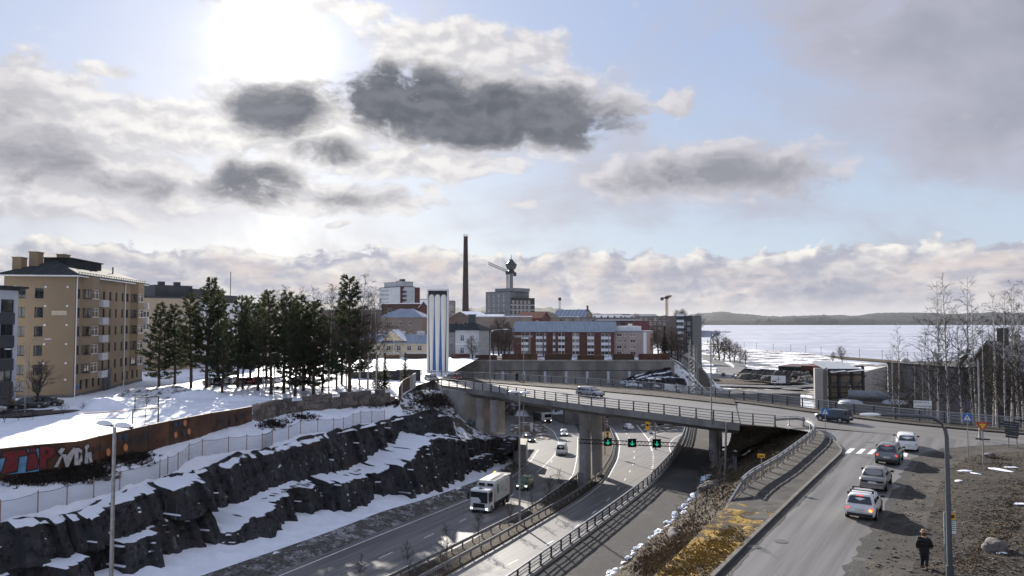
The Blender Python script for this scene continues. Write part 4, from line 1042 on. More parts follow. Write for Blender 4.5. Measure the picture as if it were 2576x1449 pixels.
def building(name, label, A, B, D, z0, H, wall, front=(), right=(), left=(), style=2, fm=None, roof='flat', roof_m=None, rise=3.0, over=.5, rev=.14, panes=True, gbias=(0,0,0,1,2), cat='building', group=None, below=3.0):
    A, B = Vector((A[0], A[1], z0)), Vector((B[0], B[1], z0)); d = B-A; L = d.length; rz = math.atan2(d.y, d.x)
    t = thing(name, label, cat, A, rz, group); fm = fm or frame_w
    mb = MB()
    faces = [((0,0,0),(1,0,0),(0,1,0),L,front), ((L,0,0),(0,1,0),(-1,0,0),D,right), ((0,D,0),(0,-1,0),(1,0,0),D,left), ((L,D,0),(-1,0,0),(0,-1,0),L,())]
    rnd = random.Random(name+label)
    for o, dx, dn, W, wins in faces:
        wins = [w for w in wins if w[0] > 0 and w[0]+w[2] < W and w[1]+w[3] < H]
        wall_face(mb, o, dx, dn, W, H, wins, rev)
        mb.quad(*[Vector(o)+Vector(dx)*x+Vector((0,0,z)) for x, z in ((0,-below),(W,-below),(W,0),(0,0))])
        ang = math.atan2(dx[1], dx[0])
        for w in wins:
            f, p = win_mesh(w[2], w[3], w[4] if len(w) > 4 else style, rnd.choice(gbias), fm)
            wo = obj('window', f, t, Vector(o)+Vector(dx)*w[0]+Vector(dn)*rev+Vector((0,0,w[1])), ang)
            obj('pane', p, wo)
    mb.build('wall', wall, t)
    rm = roof_m or mat('roof_felt', (.06,.06,.065), .8, .2, .5)
    mb = MB()
    if roof == 'flat':
        mb.box(-.12, L+.12, -.12, D+.12, H, H+.35)
    elif roof == 'hip':
        o = over; a = min(D, L)/2
        v = [(-o,-o,H),(L+o,-o,H),(L+o,D+o,H),(-o,D+o,H)]
        r0, r1 = ((a, D/2, H+rise), (L-a, D/2, H+rise)) if L >= D else ((L/2, a, H+rise), (L/2, D-a, H+rise))
        mb.box(-o,L+o,-o,D+o,H-.18,H-.004)
        if L >= D: mb.quad(v[0],v[1],r1,r0); mb.quad(v[1],v[2],r1); mb.quad(v[2],v[3],r0,r1); mb.quad(v[3],v[0],r0)
        else: mb.quad(v[0],v[1],r0); mb.quad(v[1],v[2],r1,r0); mb.quad(v[2],v[3],r1); mb.quad(v[3],v[0],r0,r1)
    elif roof == 'gable':                        # ridge along the front
        o = over; h = rise
        for yy in (0, 1):
            pass
        mb.quad((-o,-o,H-.1),(L+o,-o,H-.1),(L+o,D/2,H+h),(-o,D/2,H+h)); mb.quad((L+o,D+o,H-.1),(-o,D+o,H-.1),(-o,D/2,H+h),(L+o,D/2,H+h))
        mb.quad((-o,-o,H-.32),(-o,D/2,H+h-.2),(L+o,D/2,H+h-.2),(L+o,-o,H-.32)); mb.quad((-o,-o,H-.32),(L+o,-o,H-.32),(L+o,-o,H-.1),(-o,-o,H-.1))
        g = MB()
        for x in (0, L): g = MB(); g.quad((x,0,H),(x,D,H),(x,D/2,H+h-.15)); g.build('gable', wall, t)
    elif roof == 'gable_front':                  # ridge across, gable to the viewer
        o = over; h = rise
        mb.quad((-o,-o,H-.1),(L/2,-o,H+h),(L/2,D+o,H+h),(-o,D+o,H-.1)); mb.quad((L+o,-o,H-.1),(L+o,D+o,H-.1),(L/2,D+o,H+h),(L/2,-o,H+h))
        mb.quad((-o,-o,H-.35),(L/2,-o,H+h-.25),(L/2,-o,H+h),(-o,-o,H-.1)); mb.quad((L+o,-o,H-.1),(L/2,-o,H+h),(L/2,-o,H+h-.25),(L+o,-o,H-.35))
        g = MB()
        for y in (0, D): g = MB(); g.quad((0,y,H),(L,y,H),(L/2,y,H+h-.15)); g.build('gable', wall, t)
    t['L'] = L
    ro = mb.build('roof', rm, t)
    return t, L
def bpart(t, name, m, *boxes, parent=None):
    mb = MB()
    for b in boxes: mb.box(*b)
    return mb.build(name, m, parent or t)
def P2(u, y): return ((u-1288)/1858.3*y, y)
ochre = mat('ochre_render', (.285,.22,.145), .9, .08, .15); ochre_l = mat('ochre_render_front', (.29,.22,.15), .9, .08, .2)
# ---- the ochre apartment house
A = Vector(P2(190,117)); B = Vector(P2(362,148)); dirf = (B-A).normalized()
z0 = 23.2; H = 20.0; FH = 3.0
L = (B-A).length; Dp = 10.4
bz = [4.2+FH*i for i in range(5)]
fr = []
for z in bz: fr += [(.9,z,1.0,1.5),(4.0,z,2.6,1.5,3),(8.7,z,.8,1.5),(11.0,z,.9,1.5),(13.8,z,.9,1.5),(16.6,z,.9,1.5),(19.6,z,.9,1.5),(21.8,z,1.3,1.5),(25.3,z,2.7,1.5,3),(30.0,z,.9,1.5)]
fr += [(x,1.6,.9,1.5) for x in (2.4,4.6,7.2,9.6,14.6,17.0,20.5,22.8,25.5,28.0,30.5)]
fr = [w for w in fr if w[0]+w[2] < L-.3]
lf = []
for z in [1.6]+bz: lf += [(1.9,z,1.25,1.55,2),(4.5,z,1.25,1.55,2)]
# left gable wall faces the camera: the local left face runs from the back corner to the front corner
metal_r = mat('dark_metal_roof', (.045,.05,.055), .9, .25, .6, metal=.0, spec=.12, aniso=(3,.2,1))
t, L = building('apartment_house', 'seven-storey ochre apartment house with a dark hipped metal roof and bay windows', A, B, Dp, z0, H, ochre_l, fr, (), lf, 2, frame_d, 'hip', metal_r, 2.5, .8, cat='building', gbias=(0,0,0,1))
mb = MB(); mb.quad((-.004,0,0),(-.004,0,H),(-.004,Dp,H),(-.004,Dp,0))
bays = []
for x0, x1 in ((2.6,7.6),(24.0,29.2)):
    x1 = min(x1, L-1)
    b = MB(); w = [(x0,0),(x0+1.0,-1.1),(x1-1.0,-1.1),(x1,0)]
    for i, z in enumerate(bz):
        zb = z-1.2 if i else 3.2; zt = z+.1
        b.prism(w[::1], zb, z); 
        b.prism([(p[0], p[1]) for p in w], z+1.5, z+1.85)
        for px in (x0+1.0, x1-1.0): b.box(px-.12, px+.12, -1.05, -.8, z, z+1.5)
    b.prism(w, bz[-1]+1.85, H-.2)
    bo = b.build('bay', ochre_l, t)
    for z in bz:
        f, p = win_mesh(x1-x0-2.3, 1.48, 3, 0, frame_w); wo = obj('window', f, bo, (x0+1.15,-1.0,z+.01)); 
        f2, p2 = win_mesh(1.2, 1.48, 1, 1, frame_d); wo2 = obj('window', f2, bo, (x0+.12,-.16,z+.01), math.atan2(-1.1,1.0))
for x in (8.2, 30.4):
    for z in bz: bpart(t, 'balcony', mat('balcony_panel', (.60,.60,.62), .7, .05, 1), (x,min(x+2.6,L-.1),-1.1,-1.04,z-1.15,z-.05), (x,min(x+2.6,L-.1),-1.1,.0,z-1.25,z-1.13), (x,x+.05,-1.1,0,z-1.15,z-.05))
plinth = mat('grey_plinth', (.14,.14,.145), .9, .15, 1)
bpart(t, 'plinth', plinth, (-.08,L+.05,-.08,0,-.5,1.0), (-.08,0,0,Dp,-.5,1.0))
d = bpart(t, 'entrance', plinth, (11.4,14.2,-.5,0,0,4.2)); bpart(t, 'door', frame_d, (12.0,13.4,-.54,-.5,.1,3.4), parent=d)
for x in (0.15, 20.9): mb = MB(); mb.tube([(x,-.18,.2),(x,-.18,H-.6),(x,-.6,H-.1)], .09, 8); mb.build('downpipe', frame_w, t)
bpart(t, 'eaves_board', frame_w, (-.7,L+.7,-.72,-.66,H-.42,H-.2), (-.76,-.7,-.7,Dp+.7,H-.42,H-.2))
bpart(t, 'ridge_ventilator', metal_r, (5.5,18.5,Dp/2-2.0,Dp/2+2.0,H+1.4,H+2.9), (5.2,18.8,Dp/2-2.3,Dp/2+2.3,H+2.9,H+3.05))
for x, y, zt in ((1.2,8.6,2.6),(2.6,6.8,3.6),(7.0,4.6,3.6)): bpart(t, 'chimney', ochre, (x,x+1.9,y,y+1.3,H,H+zt), (x-.1,x+2.0,y-.1,y+1.4,H+zt,H+zt+.15))
for x in (9,14,22): mb = MB(); mb.tube([(x,2.5,H+.8),(x,2.5,H+2.6)], .12, 8); mb.build('vent_pipe', metal_r, t)
mb = MB()
for i in range(28): mb.box(i*L/28, i*L/28+.06, -.5,-.42,H+.05,H+.4)
mb.box(0,L,-.49,-.43,H+.33,H+.4); mb.build('snow_guard', metal_r, t)
for z in [1.6]+bz:
    for x in (1.0, 4.2, 8.6): bpart(t, 'vent_cap', frame_w, (-.1,0,x,x+.3,z+1.6,z+1.9))
bpart(t, 'house_sign', mat('cream_sign', (.55,.48,.36), .7, .1, 2), (-.06,0,1.2,3.4,bz[3]+.3,bz[3]+1.0))
bpart(t, 'door_sign', mat('blue_disc', (.05,.14,.5), .5, .05, 1), (1.4,2.0,-.12,-.04,1.7,2.4))
# recolour the gable wall: it is the warmer ochre of the side
mb = MB(); wall_face(mb, (-.012,Dp,0), (0,-1,0), (1,0,0), Dp, H, lf, .05); mb.build('side_wall', ochre, t)
# ---- white flats at the far left
A = Vector(P2(-120,96)); B = Vector(P2(47,108))
wf = [(x,z,w,1.9,2) for z in (1.2,4.4,7.6,10.8,14.0) for x, w in ((1.6,2.6),(6.4,2.6))]
white_r = mat('white_render', (.76,.77,.79), .85, .06, .3); slate = mat('slate_panel', (.045,.05,.062), .5, .1, 1)
t, L = building('white_apartment_house', 'white flats with a dark column of recessed windows at the left picture edge', A, B, 12, 22.2, 18.0, mat('shaded_white_render', (.46,.48,.54), .85, .06, .3), [(L_,z,w,1.9,2) for z in (1.6,4.9,8.2,11.5,14.8) for L_, w in (((B-A).length-3.4,2.6),((B-A).length-8.5,2.6))], style=2, fm=frame_d, roof='flat')  # white render toned down to blue-grey, the facade's shade put into its colour
for z in (0.2,3.5,6.8,10.1,13.4): bpart(t, 'slate_band', slate, (L-4.0,L-.7,-.10,-.02,z-.3,z+1.35))
bpart(t, 'eave', metal_r, (-.5,L+.9,-.9,12,18.3,18.6))
# ---- beige flats behind the pines
A = P2(352,175); B = P2(520,188)
beige = mat('beige_render', (.40,.33,.25), .9, .08, .2)
rows = [(x,z,1.4,1.4,2) for z in (2,5,8,11,14) for x in (1.0,4.5,9,13)]
t, L = building('beige_apartment_house', 'beige flat-roofed apartment block half hidden by the pines', A, B, 14, 22.6, 18.6, beige, rows, roof='flat')
bpart(t, 'lift_house', slate, (5.5,15,4,10,18.9,22.0), (7,8.4,5,6,22,22.9), (11,12.4,5,6,22,22.9))
A = P2(512,186); B = P2(652,215)
t, L = building('pale_apartment_house', 'pale grey flat-roofed block with dark roof boxes behind the pines', A, B, 14, 22.6, 17.8, mat('pale_panel', (.52,.53,.56), .85, .06, .3), [(x,z,2.2,1.4,2) for z in (2,5,8,11,14) for x in (1.5,6,11,16,21,26)], roof='flat')
bpart(t, 'lift_house', slate, (2,14,4,9,18.1,21.3), (18,26,5,10,18.1,20.2)); mb = MB(); mb.tube([(24,6,20),(24,6,27)], .1, 5); mb.build('antenna', steel_d, t)
# ---- retaining wall of the city terrace with tunnel mouths, rusty screen above
WY = 226.0
wl = [at_y(880,905,WY), at_y(1700,908,WY-2)]
t = thing('retaining_wall', 'high concrete retaining wall with light strips and tunnel mouths below the brick flats', 'wall', (0,WY,6)); WLc = -Vector(t.location)
xl, xr = wl[0].x, wl[1].x
def wx(u): return at_y(u, 900, WY).x
opens = [(wx(1262)-xl, .3, wx(1425)-wx(1262), 5.2), (wx(1452)-xl, .3, wx(1600)-wx(1452), 5.2)]
mb = MB(); wall_face(mb, (xl,WY,6.2), (1,0,0), (0,1,0), xr-xl, 17.2, opens, 6)
mb.quad((xr,WY,6.2),(xr+3,WY+24,6.2),(xr+3,WY+24,23),(xr,WY,23.4)); mb.build('wall_face', concrete_d, t, loc=WLc)
tun = mat('tunnel_dark', (.02,.02,.022), .9, .1, 1)
mb = MB()
for o in opens: mb.box(xl+o[0], xl+o[0]+o[2], WY+5.9, WY+14, 6.0, 12)
mb.build('tunnel_lining', tun, t, loc=WLc)
mb = MB(); mb.box(xl, xr+.3, WY-.25, WY+.4, 23.3, 23.75); mb.build('coping', concrete, t, loc=WLc)
for i, u in enumerate(range(1265, 1600, 53)):
    x = wx(u); mb = MB(); mb.box(x-.38, x+.38, WY-.12, WY-.02, at_y(u,963,WY).z, at_y(u,934,WY).z); mb.build('light_strip', mat('pale_strip', (.55,.60,.68), .5, .05, 2), t, loc=WLc)
mb = MB(); mb.box(wx(1245), wx(1690), WY-.08, WY-.01, 20.4, 20.6); mb.build('cable_duct', steel_d, t, loc=WLc)
t = thing('screen_fence', 'run of rusty brown screen panels along the top of the city retaining wall', 'fence', (0,WY,23.7))
segs = [(930,985),(992,1062),(1128,1190),(1202,1290),(1300,1360),(1365,1418),(1428,1494),(1514,1585),(1602,1668),(1672,1745),(1752,1830)]
segs = [(905,948),(968,1005),(1020,1074),(1135,1182),(1196,1250),(1262,1352),(1370,1438),(1452,1520),(1540,1596),(1606,1685)]
for i, (a, b) in enumerate(segs):
    mb = MB(); x0, x1 = wx(a), wx(b); z1 = 25.6-(.35 if i % 3 == 1 else 0)
    mb.box(x0, x1, WY-.1, WY+.1, 23.7, z1); mb.build('panel', (rust2, rust)[i % 2], t, loc=-Vector(t.location))
# ---- red brick flats
brick = mat('red_brick', (.125,.06,.052), .9, .25, 2.0, bump=.2, bscale=8); pinkr = mat('pinkish_render', (.42,.32,.29), .9, .08, .3)
A = Vector(P2(1293,252)); B = Vector(P2(1543,246)); Lb = (B-A).length
zs = [.75+2.0*i for i in range(4)]
bays_ = [(1350-12,42),(1340,0)]
def brick_cols():
    out = []
    for u0, u1 in ((1313,1333),(1350,1364),(1368,1376),(1393,1400),(1404,1421),(1441,1459),(1476,1494),(1511,1528),(1538,1543)):
        out.append(((u0-1293)/250*Lb, (u1-u0)/250*Lb))
    return out
fr = []
cols_ = [(1312,18),(1349,17),(1369,6),(1392,6),(1405,17),(1441,17),(1478,17),(1512,18),(1531,5)]
cols_ = [((u-1293)/250*Lb, w/250*Lb) for u, w in cols_]
for z in zs: fr += [(x+.05, z, w-.1, 1.1, 2 if w > 1.5 else 1) for x, w in cols_]
roofg = mat('grey_metal_roof', (.26,.30,.36), .5, .15, .5, metal=.3, aniso=(4,.3,1))
t, L = building('brick_apartment_house', 'four-storey red brick flats with white window bays and grey-blue metal roof', A, B, 12, 23.6, 8.5, brick, fr, roof='gable', roof_m=roofg, rise=3.3, over=.6, gbias=(0,0,1,1,2))
wp = mat('white_bay_panel', (.80,.81,.84), .7, .04, 1)
for x, w in cols_:
    for i, z in enumerate(zs): bpart(t, 'bay_panel', wp, (x, x+w, -.06, -.02, z-.85, z-.05))
for x in (5.5, 16.2, 20.8): mb = MB(); mb.tube([(x,-.2,0),(x,-.2,8.4)], .08, 6); mb.build('downpipe', frame_w, t)
A = Vector(P2(1543,247)); B = Vector(P2(1625,243)); Lp = (B-A).length
t, L = building('pink_apartment_house', 'plain pinkish rendered end house joined to the red brick flats', A, B, 12, 23.6, 8.3, pinkr, [(x,z,w,1.1,2) for z in zs for x, w in ((1.0,1.6),(3.5,.7),(5.6,1.7))], roof='flat', roof_m=roofg)
bpart(t, 'corner_strip', frame_w, (L-1.0,L+.03,-.05,0,0,8.3)); bpart(t, 'roof_house', white_r, (0.2,L-3.5,3,9,8.6,10.2), (4,5.2,4,5,10.2,11.0))
A = Vector(P2(1600,268)); B = Vector(P2(1632,268)); building('red_roofed_house', 'red metal roofed house end behind the pinkish house', A, B, 8, 23.6, 9.0, pinkr, roof='gable', roof_m=mat('maroon_roof', (.12,.03,.035), .6, .2, .6), rise=3)
# ---- timber houses
yel = mat('pale_yellow_boards', (.66,.57,.40), .85, .08, .6, aniso=(1,1,8))
A = Vector(P2(905,242)); B = Vector(P2(1080,238))
L0 = (B-A).length
t, L = building('yellow_timber_house', 'pale yellow two-storey timber house with a white trimmed centre gable', A, B, 10, 21.6, 7.0, yel, [(x,z,1.4,1.6,3) for z in (1.0,4.4) for x in [2.2+3.5*i for i in range(6)]], roof='gable', roof_m=roofg, rise=2.6, gbias=(0,1,1))
bpart(t, 'corner_trim', frame_w, (L/2-.15,L/2+.15,-.06,0,.0,8.2), (0,L,-.05,0,3.5,3.75), (-.02,.25,-.06,0,0,7))
mb = MB(); x0, x1, xm = L/2-4.2, L/2+4.2, L/2
mb.quad((x0,-.9,7.6),(xm,-.9,11.2),(xm,5,11.2),(x0,3,7.6)); mb.quad((x1,-.9,7.6),(x1,3,7.6),(xm,5,11.2),(xm,-.9,11.2)); mb.quad((x0,-.9,7.3),(xm,-.9,10.85),(xm,-.9,11.2),(x0,-.9,7.6)); mb.quad((xm,-.9,10.85),(x1,-.9,7.3),(x1,-.9,7.6),(xm,-.9,11.2))
mb.build('centre_gable_roof', snow_m, t); mb = MB(); mb.quad((x0+.3,-.3,7.6),(x1-.3,-.3,7.6),(xm,-.3,10.9)); mb.build('centre_gable', yel, t)
for x in (4.5,11.5,18.2): bpart(t, 'chimney', mat('pale_chimney', (.5,.5,.53), .9, .1, 1), (x,x+2.4,4.2,5.4,8.6,10.6))
A = Vector(P2(1146,236)); B = Vector(P2(1205,233))
t, L = building('villa', 'pale grey timber villa with a dark pyramid roof and chimney', A, B, 8, 23.6, 9.2, mat('pale_grey_boards', (.50,.52,.53), .85, .06, .6), [(1.7,5.6,1.3,1.9,3),(5.2,5.6,1.3,1.9,3),(1.7,1.6,1.3,1.9,3)], roof='hip', roof_m=metal_r, rise=2.6, over=.7)
bpart(t, 'chimney', slate, (3.0,5.0,3.3,4.7,11.0,13.8), (2.8,5.2,3.1,4.9,13.8,14.1)); bpart(t, 'belt', frame_w, (0,L,-.05,0,4.5,4.8))
A = Vector(P2(1122,243)); B = Vector(P2(1160,243)); building('outbuilding', 'low dark-roofed grey outbuilding joining the villa', A, B, 9, 23.6, 8.6, mat('grey_boards', (.30,.30,.30), .9, .1, .6), [(1.5,4.8,1.2,1.6,2)], roof='gable', roof_m=metal_r, rise=2.4)
# ---- town behind
grey_b = mat('grey_render', (.22,.21,.205), .9, .12, .2); tan_b = mat('taupe_render', (.24,.20,.175), .9, .1, .2); dkbrick = mat('dark_brick', (.085,.05,.045), .9, .2, .8)
rust_roof = mat('blue_grey_roof', (.24,.28,.36), .5, .15, .4, metal=.2)
A = Vector(P2(955,300)); B = Vector(P2(1062,296)); building('taupe_house', 'taupe house with a light blue-grey hipped roof above the yellow timber house', A, B, 12, 25, 12.0, tan_b, [(x,z,1.4,1.5,2) for z in (5.6,8.8) for x in (4,8.5,12.5)], roof='hip', roof_m=rust_roof, rise=3.4)
A = Vector(P2(960,340)); B = Vector(P2(1058,336)); building('snow_roofed_block', 'brown and grey flat block with a snow-covered roof under the tower flats', A, B, 12, 26, 17.2, dkbrick, [(x,13.2,2.0,1.8,1) for x in (3,9,14)], roof='flat', roof_m=snow_m)
A = Vector(P2(1056,330)); B = Vector(P2(1078,328)); building('gabled_brick_house', 'narrow red brick house with a snowy gable roof beside the tall tower', A, B, 14, 26, 15.5, brick, [(1,4,.9,1.3,1),(1,8,.9,1.3,1)], roof='gable_front', roof_m=snow_m, rise=2.8)
A = Vector(P2(805,420)); B = Vector(P2(962,410)); building('long_snowy_hall', 'long low hall with a snowy roof glimpsed between the pines', A, B, 16, 27, 14.4, tan_b, [(x,9,2,1.6,1) for x in range(2,30,4)], roof='flat', roof_m=snow_m)
# tower flats: white half and brick half
A = Vector(P2(954,460)); B = Vector(P2(1007,440))
zs9 = [2.4+2.5*i for i in range(10)]
t, L = building('tower_block', 'ten-storey tower block, white panels on one side and red brick with balconies on the other', A, B, 10, 28, 27.5, mat('white_panels', (.50,.53,.56), .8, .08, .3), [(x,z,.6,1.5,1) for z in zs9[2:] for x in [1.2+1.25*i for i in range(9)]], panes=True)
A2 = Vector(P2(1007.3,440)); B2 = Vector(P2(1055,452))
br_f = [(x,z,w,1.6,1) for z in zs9[2:] for x, w in ((1,2.4),(4.4,.7),(6.0,.7),(8.4,2.2))]
mb = MB(); d2 = B2-A2; ang2 = math.atan2(d2.y, d2.x)
A2 = A2+Vector((.77,-.64))*.5; B2 = B2+Vector((.77,-.64))*.5
ti = thing('tower_block_wing', 'red brick balcony wing of the tower block beside the white panels', 'building', (A2.x,A2.y,28), ang2)
wall_face(mb, (0,0,0),(1,0,0),(0,1,0), d2.length, 27.6, br_f, .15); mb.box(0,d2.length,.2,.9,-.5,27.6); mb.build('wall', brick, ti)
for w in br_f:
    f, p = win_mesh(w[2], w[3], 1, random.choice((0,1,2)), frame_d); wo = obj('window', f, ti, (w[0],.15,w[1])); obj('pane', p, wo)
for z in zs9[2:]:
    for x in (.6, 8.2): bpart(ti, 'balcony', steel_d, (x,x+2.9,-1.2,0,z-.75,z-.62), (x,x+2.9,-1.22,-1.16,z-.6,z+.2))
bpart(t, 'penthouse', mat('penthouse_panel', (.40,.42,.45), .7, .08, .5), (3.5,L-1,1.5,9.5,27.8,30.6), (2.4,L-.5,1,9.8,30.6,30.9)); bpart(t, 'roof_unit', slate, (12,14,5,7,30.9,31.7), (16,19.5,5,7,30.9,32.6))
A = Vector(P2(1056,480)); B = Vector(P2(1095,478)); t, L = building('blue_white_block', 'small white block with a dark roof box between tower flats and tall tower', A, B, 14, 28, 21.0, white_r, [(x,z,1.4,1.4,1) for z in (8,11.5,15) for x in (1,4)], roof='flat'); bpart(t, 'roof_box', slate, (3.5,7.0,4,9,21.3,24.5))
A = Vector(P2(1110,500)); B = Vector(P2(1142,500)); t, L = building('grey_terrace_block', 'grey stepped block behind the tall blue and white tower', A, B, 14, 28, 20.5, grey_b, [(x,z,1.6,1.4,1) for z in (9,12.5,16) for x in (1,4,6.5)], roof='flat'); bpart(t, 'roof_box', white_r, (0,3.4,3,9,20.8,22.5))
# long light gabled house
A = Vector(P2(1123,345)); B = Vector(P2(1196,335)); building('snowy_gable_house', 'pale brick house with a broad snow-covered gable facing the villa', A, B, 14, 26, 10.4, tan_b, [(5,7.2,1.3,1.7,1),(10.5,7.2,1.5,1.7,1)], roof='gable_front', roof_m=snow_m, rise=3.4)
A = Vector(P2(1196,420)); B = Vector(P2(1260,415)); building('low_snowy_shed', 'low shed with a snowy roof right of the snowy gable house', A, B, 10, 26, 11, grey_b, [(x,7,1.5,1.2,1) for x in (2,6,10)], roof='gable', roof_m=snow_m, rise=2)
A = Vector(P2(1190,300)); B = Vector(P2(1310,290)); building('brown_terrace', 'long plain brown terrace with a thin snowy roof edge behind bare trees', A, B, 10, 24.5, 12.6, tan_b, [(x,z,1.2,1.3,1) for z in (3,7) for x in (2,6,10,14,17)], roof='flat', roof_m=snow_m)
# unfinished grey block
A = Vector(P2(1222,520)); B = Vector(P2(1284,505))
t, L = building('unfinished_block', 'grey concrete apartment block with a higher part and scaffolding under construction', A, B, 20, 28, 27.0, mat('bluish_concrete', (.20,.21,.225), .85, .12, .3), [(x,z,1.7,1.9,2) for z in [7.0+3.3*i for i in range(6)] for x in (2.2,6.8,11.4,16)], roof='flat', fm=frame_w, gbias=(2,2,2))
bpart(t, 'upper_core', mat('bluish_concrete', (.2,.2,.2)), (7,L+4,2,16,27.3,29.6))
A2 = Vector(P2(1284.4,505)); B2 = Vector(P2(1345,515))
t, L = building('unfinished_wing', 'lower dark wing of the unfinished block with white window bands', A2, B2, 16, 28, 22.6, mat('dark_grey_panel', (.06,.06,.066), .8, .15, .4), [(x,z,2.2,2.0,2) for z in [5.5+3.4*i for i in range(5)] for x in [1.0+3.2*i for i in range(5)]], roof='flat', fm=frame_w, gbias=(2,2,2))
for z in (7.9,11.3,14.7,18.1): bpart(t, 'floor_band', wp, (0,L,-.25,0,z-.2,z+.15))
for x in (2,6,10,14): mb = MB(); mb.bar((x,1,22.9),(x,1,24.4),.08,.08); mb.bar((x,1,24.2),(x+4,1,24.2),.07,.07); mb.build('scaffold', steel_d, t)
A = Vector(P2(1345,540)); B = Vector(P2(1374,538)); building('dark_cube_house', 'small dark brick block with tiny windows right of the unfinished block', A, B, 12, 28, 13.5, dkbrick, [(x,9,1.2,1.4,1) for x in (1.5,4.5)], roof='flat')
# industrial roof, far low town
A = Vector(P2(1388,560)); B = Vector(P2(1467,548)); t, L = building('glasshouse_hall', 'hall with a ribbed blue-grey saddle roof and pale gable on the skyline', A, B, 20, 28, 8, tan_b, [(x,4,2.4,2,1) for x in (3,8,13,18)], roof='gable', roof_m=rust_roof, rise=7.6)
for i in range(9): mb = MB(); x = L*i/8; mb.bar((x,-.4,8.0),(x,10,15.7),.18,.12); mb.build('roof_rib', white_r, t)
bpart(t, 'chimney', slate, (L-.6,L+.5,8,9,14,18.5))
def simple(u0, u1, y, ztop, m, label, nwin=4, rm=None, z0=26, D=14, name='town_house', sty='flat', rise=2.4):
    A, B = Vector(P2(u0,y)), Vector(P2(u1,y-4)); L = (B-A).length; H = ztop-z0
    w = [(x,H-2.6,1.5,1.4,1) for x in lin_(1.2, L-2.8, nwin)] if nwin else []
    return building(name, label, A, B, D, z0, H, m, w, roof=sty, roof_m=rm, rise=rise)
def ztop(v, y): return at_y(1288, v, y).z
simple(1360,1450, 430, ztop(797,430), grey_b, 'long grey depot with a white roof edge behind the brick flats', 6, snow_m)
simple(1440,1610, 480, ztop(800,480), grey_b, 'long dark works hall with glazed roof strip below the skyline', 8, slate)
simple(1490,1585, 620, ztop(791,620), white_r, 'pale works building with antennas on the skyline', 6)
simple(1500,1610, 400, ztop(806,400), dkbrick, 'dark flat-topped hall behind the grey-blue metal roof', 5, snow_m)
simple(1565,1650, 560, ztop(792,560), white_r, 'white flat roof works building left of the slim construction crane', 5)
simple(1300,1362, 360, ztop(800,360), brick, 'brown house with red chimneys just above the brick flats', 3, mat('red_tile', (.16,.05,.035), .8, .2, 1), sty='gable', rise=3)
simple(1340,1385, 375, ztop(800,375), tan_b, 'taupe house gable right of the red chimneys', 2, tan_b, sty='gable_front', rise=3)
simple(1238,1292, 470, ztop(796,470), grey_b, 'low grey sheds in front of the unfinished block', 4, snow_m)
# big block by the lake
A = Vector(P2(1605,420)); B = Vector(P2(1700,400)); 
t, L = building('lakeside_block', 'long brown brick block with glazed balconies near the lake', A, B, 16, 18, at_y(1288,797,410).z-18, mat('greige_brick', (.20,.16,.145), .9, .1, .5), [(x,z,2.0,1.6,2) for z in (12,15,17.5,20.2) for x in lin_(1.5, 17.5, 6)], gbias=(1,2,2))
A = Vector(P2(1700.4,399)); B = Vector(P2(1741,394)); t, L = building('lakeside_tower', 'dark end tower with white balconies at the corner nearest the lake', A, B, 14, 8, at_y(1288,796,385).z-8, slate, [(x,z,1.6,1.7,1) for z in [6+3.2*i for i in range(9)] for x in (1.0,3.6,6.2)], gbias=(0,1,2))
for z in [8+3.2*i for i in range(8)]: bpart(t, 'balcony', wp, (.6,4.4,-1.0,-.1,z-.6,z+.7))
# ---- tall blue and white tower
TY = 165.0
tp = at_y(1100, 948, TY); tz = 22.0; th = at_y(1100,727,TY).z-tz; tw = 50*TY/1860
t = thing('art_tower', 'tall square shaft with white rounded fins and blue stripes beside the bridge end', 'tower', (tp.x, tp.y, tz), R(2))
cream = mat('cream_fin', (.80,.79,.71), .6, .05, .4); blue = [mat('tower_blue_%d' % i, c, .5, .1, .6) for i, c in enumerate(((.03,.05,.13),(.045,.12,.36),(.05,.14,.42),(.03,.06,.16)))]
mb = MB(); mb.box(-tw/2+.15, tw/2-.15, .25, tw*.9, -14, th-.1); mb.build('shaft', mat('navy_cap', (.025,.027,.04), .6, .1, 1), t)
mb = MB()
for sx in (-1,1): mb.box(sx*tw/2-.12, sx*tw/2+.12, 0, tw*.9, -14, th); mb.tube([(sx*tw/2,0.3,th),(sx*tw/2,.3,th+.5)], .05, 5)
mb.build('side_fin', white_r, t)
mb = MB(); mb.box(-tw/2+.1, tw/2-.1, 0.05, .24, th-.35, th); mb.build('cap', frame_w, t)
fins = [(-.36,.20),(-.0,.30),(.35,.22)]
for i, (cx, w) in enumerate(((-.305,.30),(.0,.32),(.305,.30))):
    cx *= tw; w *= tw; mb = MB(); rows = []
    zt = th-1.2
    zrows = [-2+(zt-w*.6+2)*k/14 for k in range(15)]+[zt-w*.6+w*.6*math.sin(k*math.pi/20) for k in range(1,11)]
    for z in zrows:
        f = (.32+.66*zz((z+2)/(zt*.92))) * (math.sqrt(max(.0004, 1-((z-(zt-w*.6))/(w*.6))**2)) if z > zt-w*.6 else 1)
        rows.append([(cx+w/2*f*math.cos(a), .25-.22*math.sin(a), z) for a in [math.pi*(1-j/6) for j in range(7)]])
    mb.grid(rows); me = mb.mesh('fin', cream, True, 180); o = obj('fin', me, t); face_out(me, Vector((0,-1,0)))
for i, (x0, x1) in enumerate(((-.47,-.38),(-.30,-.02),(.02,.30),(.38,.47))):
    mb = MB(); mb.box(x0*tw, x1*tw, .16, .25, -2, th-1.6); mb.build('stripe', blue[i], t)
for sx in (-1,1):
    mb = MB(); mb.quad(*[(sx*tw*a, .12, z) for a, z in ((.475,-2),(.425,-2),(.462,th-1.9),(.475,th-1.5))]); mb.build('edge_fin', cream, t)
